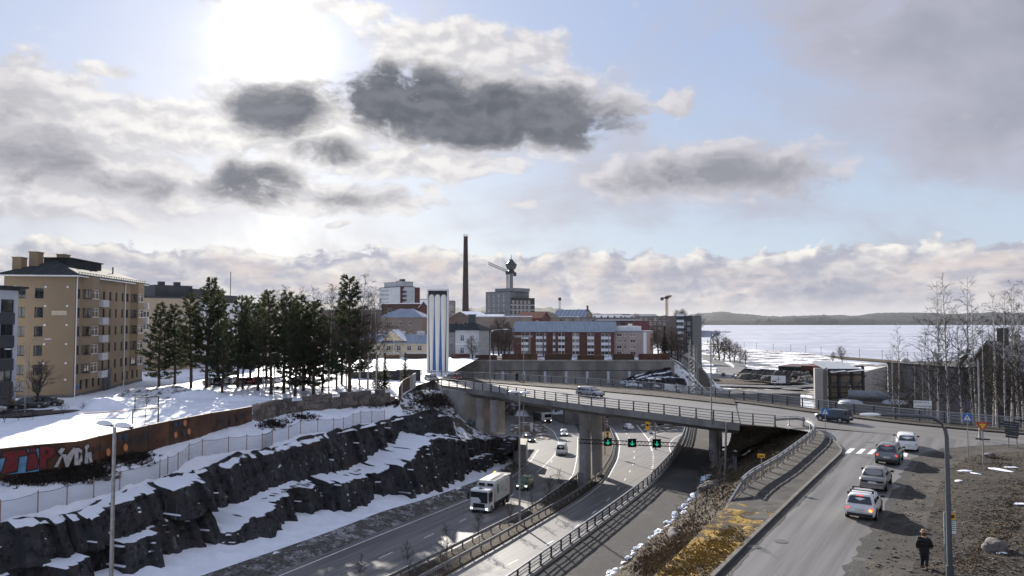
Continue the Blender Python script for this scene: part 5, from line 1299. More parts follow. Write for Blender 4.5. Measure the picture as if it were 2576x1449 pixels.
# ---- chimney, observation tower, cranes
y = 620; p = at_y(1171,792,y); mb = MB(); b = p.z-30; hh = at_y(1171,596,y).z-b
t = thing('factory_chimney', 'very tall tapering dark brick factory chimney on the skyline', 'chimney', (p.x,y,b))
mb.tube([(0,0,hh*i/12) for i in range(13)], [3.6-(3.6-1.75)*(i/12)**.8 for i in range(13)], 20); mb.build('shaft', mat('sooty_brick', (.055,.042,.04), .9, .2, .3), t, True)
mb = MB(); mb.tube([(0,0,hh),(0,0,hh+.8)], 1.95, 20); mb.build('rim', concrete, t, True); mb = MB()
for k in range(6): a = k*math.pi/3; mb.bar((1.9*math.cos(a),1.9*math.sin(a),hh+.8),(1.9*math.cos(a),1.9*math.sin(a),hh+2.0),.12,.12)
mb.tube([(1.9*math.cos(k*math.pi/6),1.9*math.sin(k*math.pi/6),hh+2) for k in range(13)], .08, 4); mb.build('handrail', steel_d, t)
y = 1250; b = 30; Z = lambda v: at_y(1286,v,y).z-b
t = thing('observation_tower', 'concrete observation tower with a flared round head and antenna', 'tower', ((1286-1288)/1858*y, y, b)); k = y/1860
mb = MB(); mb.tube([(0,0,-10),(0,0,Z(684))], [5.2*k, 4.6*k], 20); mb.build('shaft', mat('tower_concrete', (.13,.14,.155), .9, .1, .1), t, True)
mb = MB(); prof = [(Z(690),4.6),(Z(686),8.5),(Z(683),9),(Z(680),6.5),(Z(676),11),(Z(668),14),(Z(664),14.2),(Z(663),11.5),(Z(660),9),(Z(656),5.5),(Z(653),5),(Z(652.5),1.2)]
mb.tube([(0,0,z) for z, r in prof], [r*k for z, r in prof], 24); mb.build('head', mat('dark_tower_head', (.03,.034,.04), .5, .1, .1), t, True, 30)
mb = MB(); mb.tube([(0,0,Z(654)),(0,0,Z(641))], [1.2*k,.5*k], 8); mb.build('antenna', steel_d, t)
def crane(name, label, base, zt, jib, ang, up, m1, mast_w, y):
    t = thing(name, label, 'crane', base, ang); h = zt-base[2]
    mb = MB(); lattice(mb, (0,0,0), h, mast_w, 16, mast_w*.07); mb.build('mast', m1, t)
    mb = MB(); mb.box(-mast_w*.9, mast_w*.9, -mast_w*.8, mast_w*.8, h, h+mast_w*1.4); mb.build('cab', steel_d, t)
    a, b = Vector((0,0,h+mast_w*1.2)), Vector((jib*math.cos(up),0,h+mast_w*1.2+jib*math.sin(up)))
    mb = MB(); truss(mb, a, b, mast_w*1.1, 12, mast_w*.2); mb.build('jib', m1, t)
    mb = MB(); mb.box(-mast_w*4, 0, -mast_w*.5, mast_w*.5, h+mast_w*.3, h+mast_w*.9); mb.box(-mast_w*4, -mast_w*2.6, -mast_w*.6, mast_w*.6, h-mast_w*.9, h+mast_w*.6); mb.build('counterweight', steel_d, t)
y = 540; crane('construction_crane', 'white lattice construction crane with a raised jib over the unfinished block', ((1277-1288)/1858*y, y, 58), at_y(1277,690,y).z, 15.5, R(178), R(24), mat('crane_white', (.15,.15,.155), .6, .1, 1), 1.6, y)
y = 640; crane('construction_crane', 'orange-topped construction crane standing alone near the lake', ((1677-1288)/1858*y, y, 30), at_y(1677,752,y).z, 4.5, R(25), R(8), mat('crane_yellow', (.30,.17,.06), .6, .15, 1), 1.5, y)
y = 900; p = at_y(1408,772,y); t = thing('beacon_mast', 'thin mast with a square head above the hall roof', 'mast', (p.x,y,30)); mb = MB(); lattice(mb, (0,0,0), at_y(1408,756,y).z-30, 1.6, 14, .12); mb.build('lattice', steel_d, t); mb = MB(); hh = at_y(1408,756,y).z-30; mb.box(-1.8,1.8,-1.8,1.8,hh,hh+3.6); mb.build('head', steel_d, t)
for i, u in enumerate((1759,1768)):
    y = 4700; p = at_y(u,800,y); mb = MB(); mb.tube([(0,0,0),(0,0,at_y(u,787.5,y).z-p.z)], [4,3], 10); tag(mb.build('far_chimney', concrete, None, True, loc=p), 'one of two slim pale chimneys on the far lake shore', 'chimney', 'pair of far shore chimneys')
# ---- industrial concrete building on the right
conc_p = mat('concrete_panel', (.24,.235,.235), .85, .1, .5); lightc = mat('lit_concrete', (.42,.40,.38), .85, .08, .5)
def zAt(v, y): return at_y(1288, v, y).z
IY = 112.0
def slabw(t, name, m, u0, u1, y0, y1, v0, v1, th=.4):
    """upright slab between two photo columns at given depths, v at the first depth"""
    a = Vector(P2(u0,y0)); b = Vector(P2(u1,y1)); d = b-a; L = d.length
    mb = MB(); mb.box(0, L, 0, th, 0, 1); z0, z1 = zAt(v1, (y0+y1)/2), zAt(v0, (y0+y1)/2)
    o = mb.build(name, m, t); o.location = Vector((a.x, a.y, z0))-Vector(t.location); o.rotation_euler = (0,0,math.atan2(d.y,d.x)); o.scale = (1,1,z1-z0); return o
t = thing('frame_building', 'half open concrete and steel industrial building with pipes behind the bridge railing', 'building', (P2(2140,IY+10)[0], IY+10, 12))
slabw(t, 'tall_pier', lightc, 2046, 2066, IY, IY, 926, 1075, .5); slabw(t, 'pier_side', conc_p, 2066.3, 2078, IY, IY+5, 926, 1075, .4)
slabw(t, 'end_wall', lightc, 2168, 2228, IY+3, IY+18, 928, 1075, .5)
slabw(t, 'back_wall', mat('shed_back', (.12,.10,.085), .9, .2, .5), 2080, 2180, IY+14, IY+14, 935, 1075, .3)
slabw(t, 'low_front_wall', conc_p, 2110, 2135, IY-3, IY+0, 1002, 1085, .4); slabw(t, 'low_side_wall', conc_p, 2135.3, 2250, IY, IY-2, 1000, 1085, .4)
O = -Vector(t.location)
for u in (2083, 2106, 2138, 2166):
    for yy in (IY+1, IY+9):
        p = P2(u, yy); mb = MB(); mb.box(p[0]-.18,p[0]+.18,yy-.18,yy+.18,zAt(1070,IY),zAt(931,IY)); mb.build('steel_post', steel_d, t, loc=O)
for v in (931, 944, 975, 1002):
    for yy in (IY+1, IY+9):
        mb = MB(); mb.bar((P2(2078,yy)[0],yy,zAt(v,IY)), (P2(2168,yy)[0],yy,zAt(v,IY)), .16, .28); mb.build('steel_beam', steel_d, t, loc=O)
for x, yy in ((2090,IY+1),(2120,IY+1),(2150,IY+1)): mb = MB(); mb.bar((P2(x,yy)[0],yy,zAt(975,IY)), (P2(x+25,yy)[0],yy,zAt(944,IY)), .1, .12); mb.build('brace', steel_d, t, loc=O)
corr = mat('corrugated_sheet', (.34,.37,.41), .5, .15, 1, metal=.4, aniso=(6,.5,1))
for u0, u1, v0, v1 in ((2084,2122,933,921),(2125,2168,931,922)):
    mb = MB(); a, b = P2(u0,IY), P2(u1,IY); mb.quad((a[0],IY-.5,zAt(v0+4,IY)),(b[0],IY-.5,zAt(v0,IY)),(b[0]+1.5,IY+11,zAt(v1-3,IY)),(a[0]+1.5,IY+11,zAt(v1,IY))); mb.build('roof_sheet', corr, t, loc=O)
mb = MB(); p0, p1 = P2(2128,IY-2), P2(2235,IY-4); mb.tube([(p0[0],p0[1],zAt(990,IY)), (p1[0],p1[1],zAt(992,IY))], .75, 14); mb.build('big_pipe', mat('pipe_grey', (.20,.22,.24), .5, .1, 1, metal=.3), t, True, loc=O)
for u in (2122, 2232): mb = MB(); p = P2(u+12,IY-6); rows = []; mb.grid([[(p[0]+1.7*r*math.cos(a), p[1]+1.7*r*math.sin(a), zAt(1003,IY)+.55*math.sqrt(1-r*r)) for a in [k*math.pi/8 for k in range(17)]] for r in (1,.85,.6,.3,.01)]); mb.build('skylight_dome', corr, t, True, loc=O)
mb = MB(); a, b, c, d = P2(2135,IY), P2(2250,IY-2), P2(2290,IY+8), P2(2135,IY+9); mb.quad(*[(q[0],q[1],zAt(1001,IY)) for q in (a,b,c,d)]); mb.build('low_roof', slate, t, loc=O)
# dark hall behind birches
A = Vector(P2(2229,132)); B = Vector(P2(2420,118))
t, L = building('concrete_hall', 'long dark concrete hall with stained panels behind the white birch trunks', A, B, 22, 10, zAt(916,132)-10, mat('stained_panel', (.17,.165,.165), .9, .35, .25, aniso=(1,1,.3)), [], roof='flat')
for x in (3,9,15): bpart(t, 'panel_joint', slate, (x,x+.08,-.03,0,0,zAt(916,132)-10.2))
zt = zAt(916,132)-10
for x in (1.0,14): mb = MB(); mb.grid([[(x+.9*r*math.cos(a),3+.9*r*math.sin(a),zt+.3+.8*math.sqrt(1-r*r)) for a in [k*math.pi/6 for k in range(13)]] for r in (1,.8,.5,.01)]); mb.build('roof_dome', lightc, t, True)
mb = MB(); mb.tube([(11,4,zt),(11.3,4,zt+1.4),(12.2,4,zt+2.1),(12.6,4,zt+3.0)], [.5,.5,.45,.4], 10); mb.build('exhaust_duct', steel_d, t, True)
# big pitched-roof mill at the right edge
A = Vector(P2(2352,128)); B = Vector(P2(2640,112))
t, L = building('old_mill', 'large dark steep-gabled works building with a lit roof slope at the right edge', A, B, 30, 9, 12.5, mat('mill_wall', (.12,.112,.108), .9, .3, .3), [(x,z,1.8,2.2,3) for z in (3.5,8.5) for x in lin_(2,16,5)], roof='gable_front', roof_m=mat('mill_roof', (.30,.31,.31), .7, .2, .4), rise=11.0, over=.9)
bpart(t, 'chimney', steel_d, (L/2-.6,L/2+.6,3,4.2,22,25.6)); mb = MB(); mb.tube([(L/2+1.4,5,22.5),(L/2+1.4,5,24.6)], .5, 10); mb.build('roof_vent', lightc, t, True)
# green shop with red-brown roof
A = Vector(P2(1955,345)); B = Vector(P2(2100,330)); t, L = building('green_shop', 'dark green low shop with a flat red-brown roof near the lake shore', A, B, 22, 7, zAt(925,338)-7, mat('dark_green_cladding', (.012,.028,.02), .6, .1, 1), [(5,2,3,2,2)], roof='flat', roof_m=mat('maroon_metal', (.06,.028,.026), .6, .15, .5))
bpart(t, 'fascia', mat('maroon_fascia', (.10,.025,.025), .6, .1, 1), (L*.42,L+1.5,-1.6,-1.3,zAt(925,338)-7-1.0,zAt(925,338)-7+.9), (L*.42,L+1.5,-1.6,21,zAt(925,338)-7+.4,zAt(925,338)-7+.95))
bpart(t, 'floodlight', lightc, (L*.5,L*.5+1.4,-1.5,-1.0,zAt(925,338)-7-2.0,zAt(925,338)-7-1.4))
# ================================================================== TREES
bark = mat('pine_bark', (.075,.05,.038), .95, .3, 4, bump=.5, bscale=12, coords='obj'); needles = [mat('pine_needles_%d' % i, c, .8, .35, 1.2, spec=.2) for i, c in enumerate(((.040,.052,.030),(.052,.060,.032),(.034,.046,.030)))]
for m_ in needles:                                    # needles let some light through
    t_ = m_.node_tree; b_ = t_.nodes['Principled BSDF']; tl = t_.nodes.new('ShaderNodeBsdfTranslucent'); tl.inputs[0].default_value = (.085,.10,.05,1); mx = t_.nodes.new('ShaderNodeMixShader'); mx.inputs[0].default_value = .27
    o_ = [n for n in t_.nodes if n.type == 'OUTPUT_MATERIAL'][0]; t_.links.new(b_.outputs[0], mx.inputs[1]); t_.links.new(tl.outputs[0], mx.inputs[2]); t_.links.new(mx.outputs[0], o_.inputs[0])
twig_m = mat('bare_twigs', (.075,.055,.048), .9, .25, 3); twig_d = mat('dark_twigs', (.045,.037,.033), .9, .25, 3)
def birch_bark():
    m = bpy.data.materials.new('birch_bark'); m.use_nodes = True; t = m.node_tree; N = NT(t); b = t.nodes['Principled BSDF']
    v = N.n('ShaderNodeTexCoord').outputs['Object']; mp = N.n('ShaderNodeMapping'); mp.inputs['Scale'].default_value = (2,2,5); t.links.new(v, mp.inputs[0])
    c = N.mix(N.ss(N.noise(mp.outputs[0], 1.6, 5, .6), .52, .6), (.52,.49,.45), (.05,.045,.04)); t.links.new(c, b.inputs['Base Color']); b.inputs['Roughness'].default_value = .8
    return m
birch_m = birch_bark()
def pine(seed, h, cover=.42, spread=2.7, dens=1.0):
    r = random.Random(seed); tr = MB(); cr = MB()
    lean = Vector((r.uniform(-.5,.5), r.uniform(-.5,.5), 0))
    P = lambda t: Vector((lean.x*t*t, lean.y*t*t, h*t)) + Vector((.12*math.sin(5*t+seed), .1*math.cos(4*t), 0))
    tr.tube([P(i/9)-Vector((0,0,.3 if i == 0 else 0)) for i in range(10)], [.25*(h/15)*(1-.9*i/9)+.015 for i in range(10)], 7)
    nb = int(62*dens)
    def tuft(c, d, s):
        for _ in range(11):
            v = (d*1.1 + Vector((r.gauss(0,.75), r.gauss(0,.75), r.gauss(.25,.6)))).normalized()*s*r.uniform(.7,1.25)
            w = v.cross(Vector((r.random()-.5, r.random()-.5, r.random()-.5))).normalized()*s*.13
            cr.quad(c-w*.6, c+w*.6, c+v*.75+w, c+v-w*.2)
    for i in range(nb):
        q = (i+r.random())/nb; t = 1-(1-cover)*(1-q)**1.0 if True else 0
        t = cover+(1-cover)*q
        a = i*2.4+r.uniform(-.5,.5); L = spread*((1-q)**.62)*r.uniform(.45,1.12)*(.75 if q < .12 else 1)+.35
        b0 = P(t); rise = r.uniform(-.12,.30)+.45*q
        d = Vector((math.cos(a), math.sin(a), rise)).normalized()
        tip = b0+d*L+Vector((0,0,.12*L)); mid = b0.lerp(tip, .5)-Vector((0,0,.05*L))
        tr.tube([b0, mid, tip], [.045*(1-q)+.018, .028*(1-q)+.012, .01], 4, False)
        n = max(3, int(L*4.6))
        for k in range(n):
            f = .28+.72*(k+r.random())/n
            c = b0.lerp(tip, f); side = Vector((-d.y, d.x, 0))*r.uniform(-1,1)*L*.26*(1.15-f)*1.6
            c2 = c+side+Vector((0,0,r.uniform(-.08,.15)))
            if side.length > .3: tr.tube([c, c2], [.014,.008], 3, False)
            tuft(c2, (d+side*.3).normalized(), r.uniform(.36,.60))
    for k in range(int(14*dens)):                        # dead stubs below the crown
        t = r.uniform(.12, cover+.05); a = r.uniform(0,6.28); p = P(t); L = r.uniform(.3,1.3)
        tr.tube([p, p+Vector((math.cos(a)*L, math.sin(a)*L, r.uniform(-.2,.15)))], [.022,.008], 3, False)
    return tr, cr
def spruce(seed, h, wid):
    r = random.Random(seed); tr = MB(); cr = MB(); tr.tube([(0,0,-.3),(0,0,h)], [.12,.01], 6)
    for i in range(150):
        q = i/150; z = h*(.06+.93*q); L = wid*(1-q)**.9*r.uniform(.75,1.1)+.08; a = i*2.4
        d = Vector((math.cos(a), math.sin(a), -.28)); b0 = Vector((0,0,z)); n = max(2, int(L*6))
        for k in range(n):
            c = b0+d*L*(k+.6)/n; s = .26+.12*(1-q)
            for _ in range(4):
                v = (d+Vector((r.gauss(0,.6), r.gauss(0,.6), r.gauss(-.1,.4)))).normalized()*s; w = v.cross(Vector((0,0,1))).normalized()*s*.3
                cr.quad(c-w, c+w, c+v)
    return tr, cr
def bare(seed, h, trunk_r=.13, spread=.35, depth=4, droop=.15, first=.25, n0=22, fan=3):
    """leafless tree: trunk, limbs, twigs"""
    r = random.Random(seed); tr = MB(); tw = MB()
    lean = Vector((r.uniform(-.6,.6), r.uniform(-.6,.6), 0))
    P = lambda t: Vector((lean.x*t*t+.15*math.sin(4*t+seed), lean.y*t*t+.12*math.cos(5*t), h*t))
    tr.tube([P(i/10)-Vector((0,0,.3 if i == 0 else 0)) for i in range(11)], [trunk_r*(1-.93*i/10)+.006 for i in range(11)], 7)
    def branch(b0, d, L, rad, lev):
        pts = [b0]; p = b0; dd = d.copy(); k = 4
        for i in range(k):
            dd = (dd+Vector((r.gauss(0,.13), r.gauss(0,.13), -droop*(.3+i/k) if lev > 0 else .04))).normalized(); p = p+dd*L/k; pts.append(p)
        tw.tube(pts, [rad*(1-.75*i/k)+.004 for i in range(k+1)], 3, False)
        if lev >= depth-1: return
        for j in range(fan+(1 if lev == 0 else 0)):
            i = r.randint(1, k); v = pts[i]-pts[i-1]
            nd = (v.normalized()+Vector((r.gauss(0,.55), r.gauss(0,.55), r.gauss(.12,.35)))).normalized()
            branch(pts[i], nd, L*r.uniform(.38,.62), rad*.5, lev+1)
    for i in range(n0):
        q = (i+r.random()*.8)/n0; t = first+(1-first)*q*.97; a = i*2.4+r.uniform(-.4,.4)
        d = Vector((math.cos(a), math.sin(a), r.uniform(.7,1.5))).normalized()
        branch(P(t), d, h*spread*(1-q)**.75*r.uniform(.6,1.05)+.35, trunk_r*.34*(1-q)+.008, 0)
    return tr, tw
def proto(fn, *a, mats=(None,None), names=('trunk','crown'), **k):
    tr, cr = fn(*a, **k); return (tr.mesh(names[0], mats[0], True, 60), cr.mesh(names[1], mats[1]))
def plant(name, label, cat, pro, loc, h=1.0, rz=None, group=None, names=('trunk','crown')):
    t = thing(name, label, cat, loc, random.uniform(0,6.28) if rz is None else rz, group, h)
    obj(names[0], pro[0], t); obj(names[1], pro[1], t); return t
random.seed(21)
pines = [proto(pine, s, 15.0, cv, sp, dn, mats=(bark, needles[s % 3])) for s, cv, sp, dn in ((1,.18,3.8,1.35),(2,.24,3.2,1.15),(3,.10,4.1,1.45),(4,.28,2.9,1.1),(5,.20,3.7,1.25))]
# (u of trunk, v of foot, v of top, prototype)
pine_px = [(401,973,766,2,'broad bushy pine nearest the ochre apartment house'),(478,978,742,3,'slim tall pine standing in front of the beige block'),(520,975,705,0,'tallest dense pine of the group by the goal posts'),(600,975,750,0,'dense pine right of the tallest pine'),
           (612,982,795,3,'thin pine tucked between two dense pines'),(680,995,735,3,'straight slim pine behind the stone wall start'),(712,992,738,1,'pine with a narrow crown above the stone wall'),(742,1000,765,2,'low-branched dark pine above the stone wall'),
           (765,988,748,1,'pine with a bare lower trunk beside the birches'),(790,997,760,2,'shaggy pine close to the leaning birch'),(812,990,800,4,'short pine between taller ones'),(880,1000,700,4,'tall wide-armed pine rising above the birches'),(650,985,770,1,'pine at the edge of the snowy wood'),(560,990,800,4,'shorter pine before the pale block'),(845,985,830,3,'young thin pine beside the tall wide-armed pine'),(440,968,770,0,'pine in the second row behind the broad bushy pine'),(630,964,750,0,'second-row pine behind the dense pines'),(548,966,735,2,'deep green pine in the second row beside the tallest'),(668,966,750,0,'second-row pine above the parked cars'),(730,968,748,0,'second-row pine behind the narrow-crowned pine'),(778,968,765,4,'second-row pine behind the shaggy pine'),(858,972,752,2,'second-row pine hugging the wide-armed pine'),(905,975,790,4,'second-row pine at the right end of the wood')]
for u, v, vt, k, lb in pine_px:
    p = at_pl(u, v, YZ+.2); hh = at_y(u, vt, p.y).z-p.z; p.z -= .1
    plant('pine_tree', lb, 'pine', pines[k], p, hh/15.0, group='pines on the snowy plateau')
birches = [proto(bare, 30+s, 16.0, .13, .26, 4, .22, .3, 26, 4, mats=(birch_m, twig_m)) for s in range(3)]
for u, v, vt, k, lb in ((828,995,715,0,'bare white-barked birch leaning between the pines'),(905,1000,680,1,'tallest bare birch with a forked top behind the wide-armed pine'),(945,1003,720,2,'slender bare birch by the small spruces'),(725,985,715,2,'bare birch crown showing above the slim pines'),(755,980,722,0,'bare birch top behind the shaggy pine'),(690,980,722,1,'bare birch top left of the other birch crowns'),(870,985,740,0,'thin bare birch half hidden by the wide-armed pine'),(790,975,718,1,'bare birch crown between the shaggy pine and the leaning birch'),(845,978,712,2,'bare birch crown right of the leaning birch'),(925,985,728,0,'bare birch at the right end of the pine wood'),(660,975,730,0,'bare birch top over the second-row pines'),(925,1003,745,1,'white-stemmed birch just behind the stone wall')):
    p = at_pl(u, v, YZ+.2); hh = at_y(u, vt, p.y).z-p.z; p.z -= .1; plant('birch_tree', lb, 'birch', birches[k], p, hh/16.0, group='birches among the pines', names=('trunk','twigs'))
spr = [proto(spruce, 50+s, 6.0, 1.15, mats=(bark, needles[2])) for s in range(2)]
for u, v, vt, k, lb in ((1019,972,884,0,'small narrow spruce nearest the bridge end'),(968,978,885,1,'small spruce in front of the dark noise barrier'),(948,975,890,0,'small spruce beside the slender birch')):
    p = at_pl(u, v, YZ+.6); hh = at_y(u, vt, p.y).z-p.z; p.z -= .1; plant('spruce_tree', lb, 'spruce', spr[k], p, hh/6.0, group='small spruces by the barrier')
# tall birches on the right
big_b = [proto(bare, 70+s, 22.0, .17, .20, 4, .16, .26, 30, 3, mats=(birch_m, twig_d)) for s in range(3)]
for i, (u, v, vt, yy, k, lb) in enumerate(((2246,1050,858,100,0,'slim birch leaning by the direction sign'),(2262,1050,810,102,1,'birch in front of the dark concrete hall'),(2342,1062,790,98,1,'thin birch left of the big birch clump'),(2362,1065,700,95,0,'tall birch with dense twigs in the clump'),(2390,1068,680,94,2,'tallest forked birch of the clump by the lamp'),(2420,1072,760,93,1,'slim birch behind the yield sign lamp'),
        (2443,1075,690,92,0,'white-stemmed tall birch beside the old mill gable'),(2482,1080,770,92,2,'birch before the lit mill roof'),(2530,1085,730,90,1,'birch near the fingerpost signs'),(2560,1085,715,91,0,'birch at the right of the fingerpost'),(2500,1080,800,97,0,'thin birch under the mill roof edge'),(2300,1055,880,104,2,'young birch beside the direction sign'),(2600,1088,690,89,2,'birch just past the right end of the railing'),(2322,1060,860,106,1,'thin birch behind the direction sign'),(2575,1090,760,95,1,'birch in front of the mill wall'),(2460,1078,745,99,2,'birch between the lamp post and the mill chimney'),(2512,1082,725,94,0,'straight birch before the dark mill gable'),(2545,1086,700,97,2,'tall birch rising over the mill roof'))):
    p = at_y(u, v, yy); zb = 19.0; hh = at_y(u, vt, yy).z-zb; plant('birch_tree', lb, 'birch', big_b[k], (p.x, yy, zb-.2), hh/22.0, group='birches below the junction', names=('trunk','twigs'))
mb = MB(); surf('birch_bank', [[Vector((30,124,14)), Vector((45,97.5,22.6)), Vector((57,80.5,22.6)), Vector((85,66,22.6))], [Vector((48,112,18.8)), Vector((58,102,18.8)), Vector((75,90,18.8)), Vector((105,78,18.8))], [Vector((60,128,11)), Vector((80,118,11)), Vector((105,108,11)), Vector((140,95,11))]], 40, [8,8], earth, amp=.3, fr=.5)
# round bare trees and thickets around the town
rnd_t = [proto(bare, 90+s, 9.0, .26, .42, 4, .05, .12, 32, 4, mats=(twig_d, twig_m)) for s in range(3)]
def grove(spots, label, group, name='bare_tree', cat='tree'):
    for i, (u, v, vt, yy, k) in enumerate(spots):
        p = at_y(u, v, yy); p.z = far_ground(p.x, yy) if yy > 228 else p.z; hh = max(3, at_y(u, vt, yy).z-p.z); plant(name, label if isinstance(label, str) else label[i], cat, rnd_t[k], p-Vector((0,0,.1)), hh/9.0, group=group, names=('trunk','twigs'))
grove([(96,1012,905,103,0)], 'bushy bare tree in front of the ochre house gable wall', None)
grove([(20,1030,960,92,1)], 'small bare tree beside the white flats', None)
grove([(1188,905,845,222,0)], 'round bare tree in front of the villa', None)
grove([(1270,900,812,236,0),(1255,900,800,255,1),(1282,900,830,240,2),(1240,900,818,262,1),(1220,900,820,258,2),(1262,888,800,275,0),(1232,900,826,250,0)], ('dense bare tree at the left end of the brick flats','bare tree behind the lamp pole left of the brick flats','bare tree touching the brick flats corner','bare tree over the winding lane','bare tree by the lane near the villa','bare tree in front of the brown terrace','bare tree beside the lane with a snowy verge'), 'bare trees by the lane')
grove([(1640,915,820,262,0),(1655,915,812,270,1),(1690,915,820,262,2),(1705,922,835,258,0),(1720,920,828,275,1),(1635,910,835,250,1),(1668,915,826,280,2),(1712,928,860,252,2)], ('bare tree beside the pinkish house','tall bare tree left of the dark spruce','bare tree right of the dark spruce','bare tree on the terrace edge','bare tree in front of the lakeside tower','low bare tree by the white corner strip','bare tree behind the dark spruce','low bare tree above the snowy slope'), 'bare trees on the terrace corner')
p = at_y(1672, 905, 255); plant('spruce_tree', 'big dark spruce among the bare trees by the lakeside block', 'spruce', spr[0], p, (at_y(1672,818,255).z-p.z)/6.0*1.0)
grove([(1808,885,830,560,0),(1822,885,846,555,1),(1835,886,852,540,2),(1848,890,860,530,0),(1862,892,870,520,1),(1795,885,862,575,2),(1875,893,878,515,2)], ('tall bare tree by the winding road','bare tree beside the tallest roadside tree','bare tree in the middle of the lakeside thicket','low bare tree in the lakeside thicket','small bare tree at the end of the thicket','bare tree left of the roadside thicket','little bare shrub tree at the thicket end'), 'lakeside thicket')
grove([(2118,915,870,530,0),(2095,918,884,530,1)], ('bare lone tree behind the green shop','small bare tree left of the lone tree'), 'trees by the shore')
# far town greenery: bare trees along the skyline
spots = []
random.seed(5)
for i in range(26):
    u = random.uniform(960,1760); yy = random.uniform(420,760); spots.append((u, 800+random.uniform(-2,5), 782+random.uniform(-8,6), yy, random.randint(0,2)))
for i, (u, v, vt, yy, k) in enumerate(spots):
    p = at_y(u, v, yy); p.z = 27; hh = max(6, at_y(u, vt, yy).z-27); plant('bare_tree', 'bare brown town tree among the roofs below the skyline', 'tree', rnd_t[k], p, hh/9.0, group='town trees among the roofs', names=('trunk','twigs'))
# bushes and saplings
bush = [proto(bare, 120+s, 1.5, .03, .5, 3, .0, .02, 16, 3, mats=(twig_d, twig_d)) for s in range(2)]
sap = [proto(bare, 130+s, 4.0, .035, .26, 4, .0, .2, 18, 3, mats=(twig_d, twig_d)) for s in range(3)]
def sapling(px, hpx, k, label, pl, group):
    p = pl(*px); k2 = hpx*p.y/1860; plant('sapling', label, 'sapling', sap[k], p-Vector((0,0,.05)), k2/4.0, group=group, names=('stem','twigs'))
mlabels = ('leafless sapling in the median nearest the picture foot','leafless sapling in the median before the lamp post','leafless sapling in the median beside the garbage truck','leafless sapling in the median past the lamp post','leafless sapling in the median by the green car','leafless sapling in the median before the column','leafless sapling in the median beside the cabinet','leafless sapling at the low edge of the median')
for i, (u, v, hp) in enumerate(((1028,1449,85),(1125,1425,100),(1207,1370,80),(1283,1330,70),(1340,1305,62),(1385,1290,92),(1412,1250,65),(905,1470,70))):
    sapling((u,v), hp, i % 3, mlabels[i], lambda u, v: onH(u,v,.14), 'saplings in the median')
def on_slope(u, v):                                   # point on the brown slope seen at this pixel
    d = ray(u, v); o = bpy.data.objects['grassy_slope']
    ok, loc, nn, idx = o.ray_cast(Vector((0,0,CZ)), d.normalized())
    return Vector(loc) if ok else at_pl(u, v, 20.5)
bpy.context.view_layer.update()
slab_ = ('young leafless tree on the brown slope by the wire fence','young leafless tree low on the slope beside the snow strip','young leafless tree midway up the brown slope','young leafless tree beneath the bridge corner','thin leafless tree beside the yellow bus sign','young leafless tree above the boulder')
for i, (u, v, hp) in enumerate(((1745,1343,135),(1778,1290,110),(1815,1260,120),(1785,1190,60),(1810,1262,95),(1705,1330,60))):
    sapling((u,v), hp, i % 3, slab_[i], on_slope, 'young trees on the brown slope')
for i, (u, v, hp, lb) in enumerate(((8,1060,30,'small twiggy bush in the snow below the parked cars'),(50,1055,24,'twiggy bush beside the smallest bush in the snow'),(158,1040,26,'round twiggy bush half buried in the snow bank'),(208,1032,16,'little twiggy bush on the snow bank'),(370,1020,18,'bush at the foot of the snow heap by the goal'),(82,1052,16,'tiny bush on the snowy bank'))):
    p = at_pl(u, v, YZ+.1); plant('bush', lb, 'bush', bush[i % 2], p, hp*p.y/1860/1.5, group='bushes on the snow bank', names=('stem','twigs'))
# low dark scrub on the snow under the panel wall: nobody could count its stems
scrub = MB(); r = random.Random(4)
def scrub_at(u, v, n, su, sv, name='snowy_bank', h=.42):
    for _ in range(n):
        uu, vv = u+r.gauss(0,su), v+r.gauss(0,sv); p = on_obj(name, uu, vv, None)
        if p is None: continue
        for _ in range(5):
            d = Vector((r.gauss(0,.6), r.gauss(0,.6), r.uniform(.2,1))).normalized()*h*r.uniform(.5,1.2); w = d.cross(Vector((r.random(),r.random(),.3))).normalized()*.05
            scrub.quad(p-w, p+w, p+d+w*.6, p+d-w*.6)
for u, v, n, su, sv in ((140,1200,700,55,9),(215,1188,700,30,9),(300,1155,400,35,8),(330,1150,200,25,5),(60,1212,160,30,5),(690,1068,160,18,6),(760,1050,90,20,4),(935,1016,260,45,5),(1005,1014,120,20,4)): scrub_at(u, v, n, su, sv)
for u, v, n, su, sv in ((1110,1010,500,26,10),(1080,1010,200,20,8)): scrub_at(u, v, n, su, sv, 'bank_under_bridge', .6)
tag(scrub.build('ground_scrub', twig_d), 'low dark scrub poking through the snow below the panel wall', 'scrub', kind='stuff')
# dry grass and moss on the brown slope
def clump_field(name, label, m, areas, target, hgt, wd):
    g = MB(); r = random.Random(9)
    for u, v, su, sv, n in areas:
        for _ in range(n):
            p = on_obj(target, u+r.gauss(0,su), v+r.gauss(0,sv), None)
            if p is None: continue
            for _ in range(3):
                d = Vector((r.gauss(0,.5), r.gauss(0,.5), r.uniform(.4,1))).normalized()*hgt*r.uniform(.5,1.3); w = d.cross(Vector((r.random()-.5,r.random()-.5,.2))).normalized()*wd
                g.quad(p-w, p+w, p+d)
    tag(g.build(name, m), label, 'grass', kind='stuff')
dry = mat('dry_grass', (.13,.088,.045), .9, .4, 1.5); golden = mat('golden_moss', (.42,.27,.06), .9, .3, .5, col2=(.22,.14,.04))
areas_g = [(1700,1432,40,12,1200),(1760,1400,45,11,3200),(1800,1375,35,9,2400),(1830,1352,22,7,1200),(1670,1449,40,9,1400)]
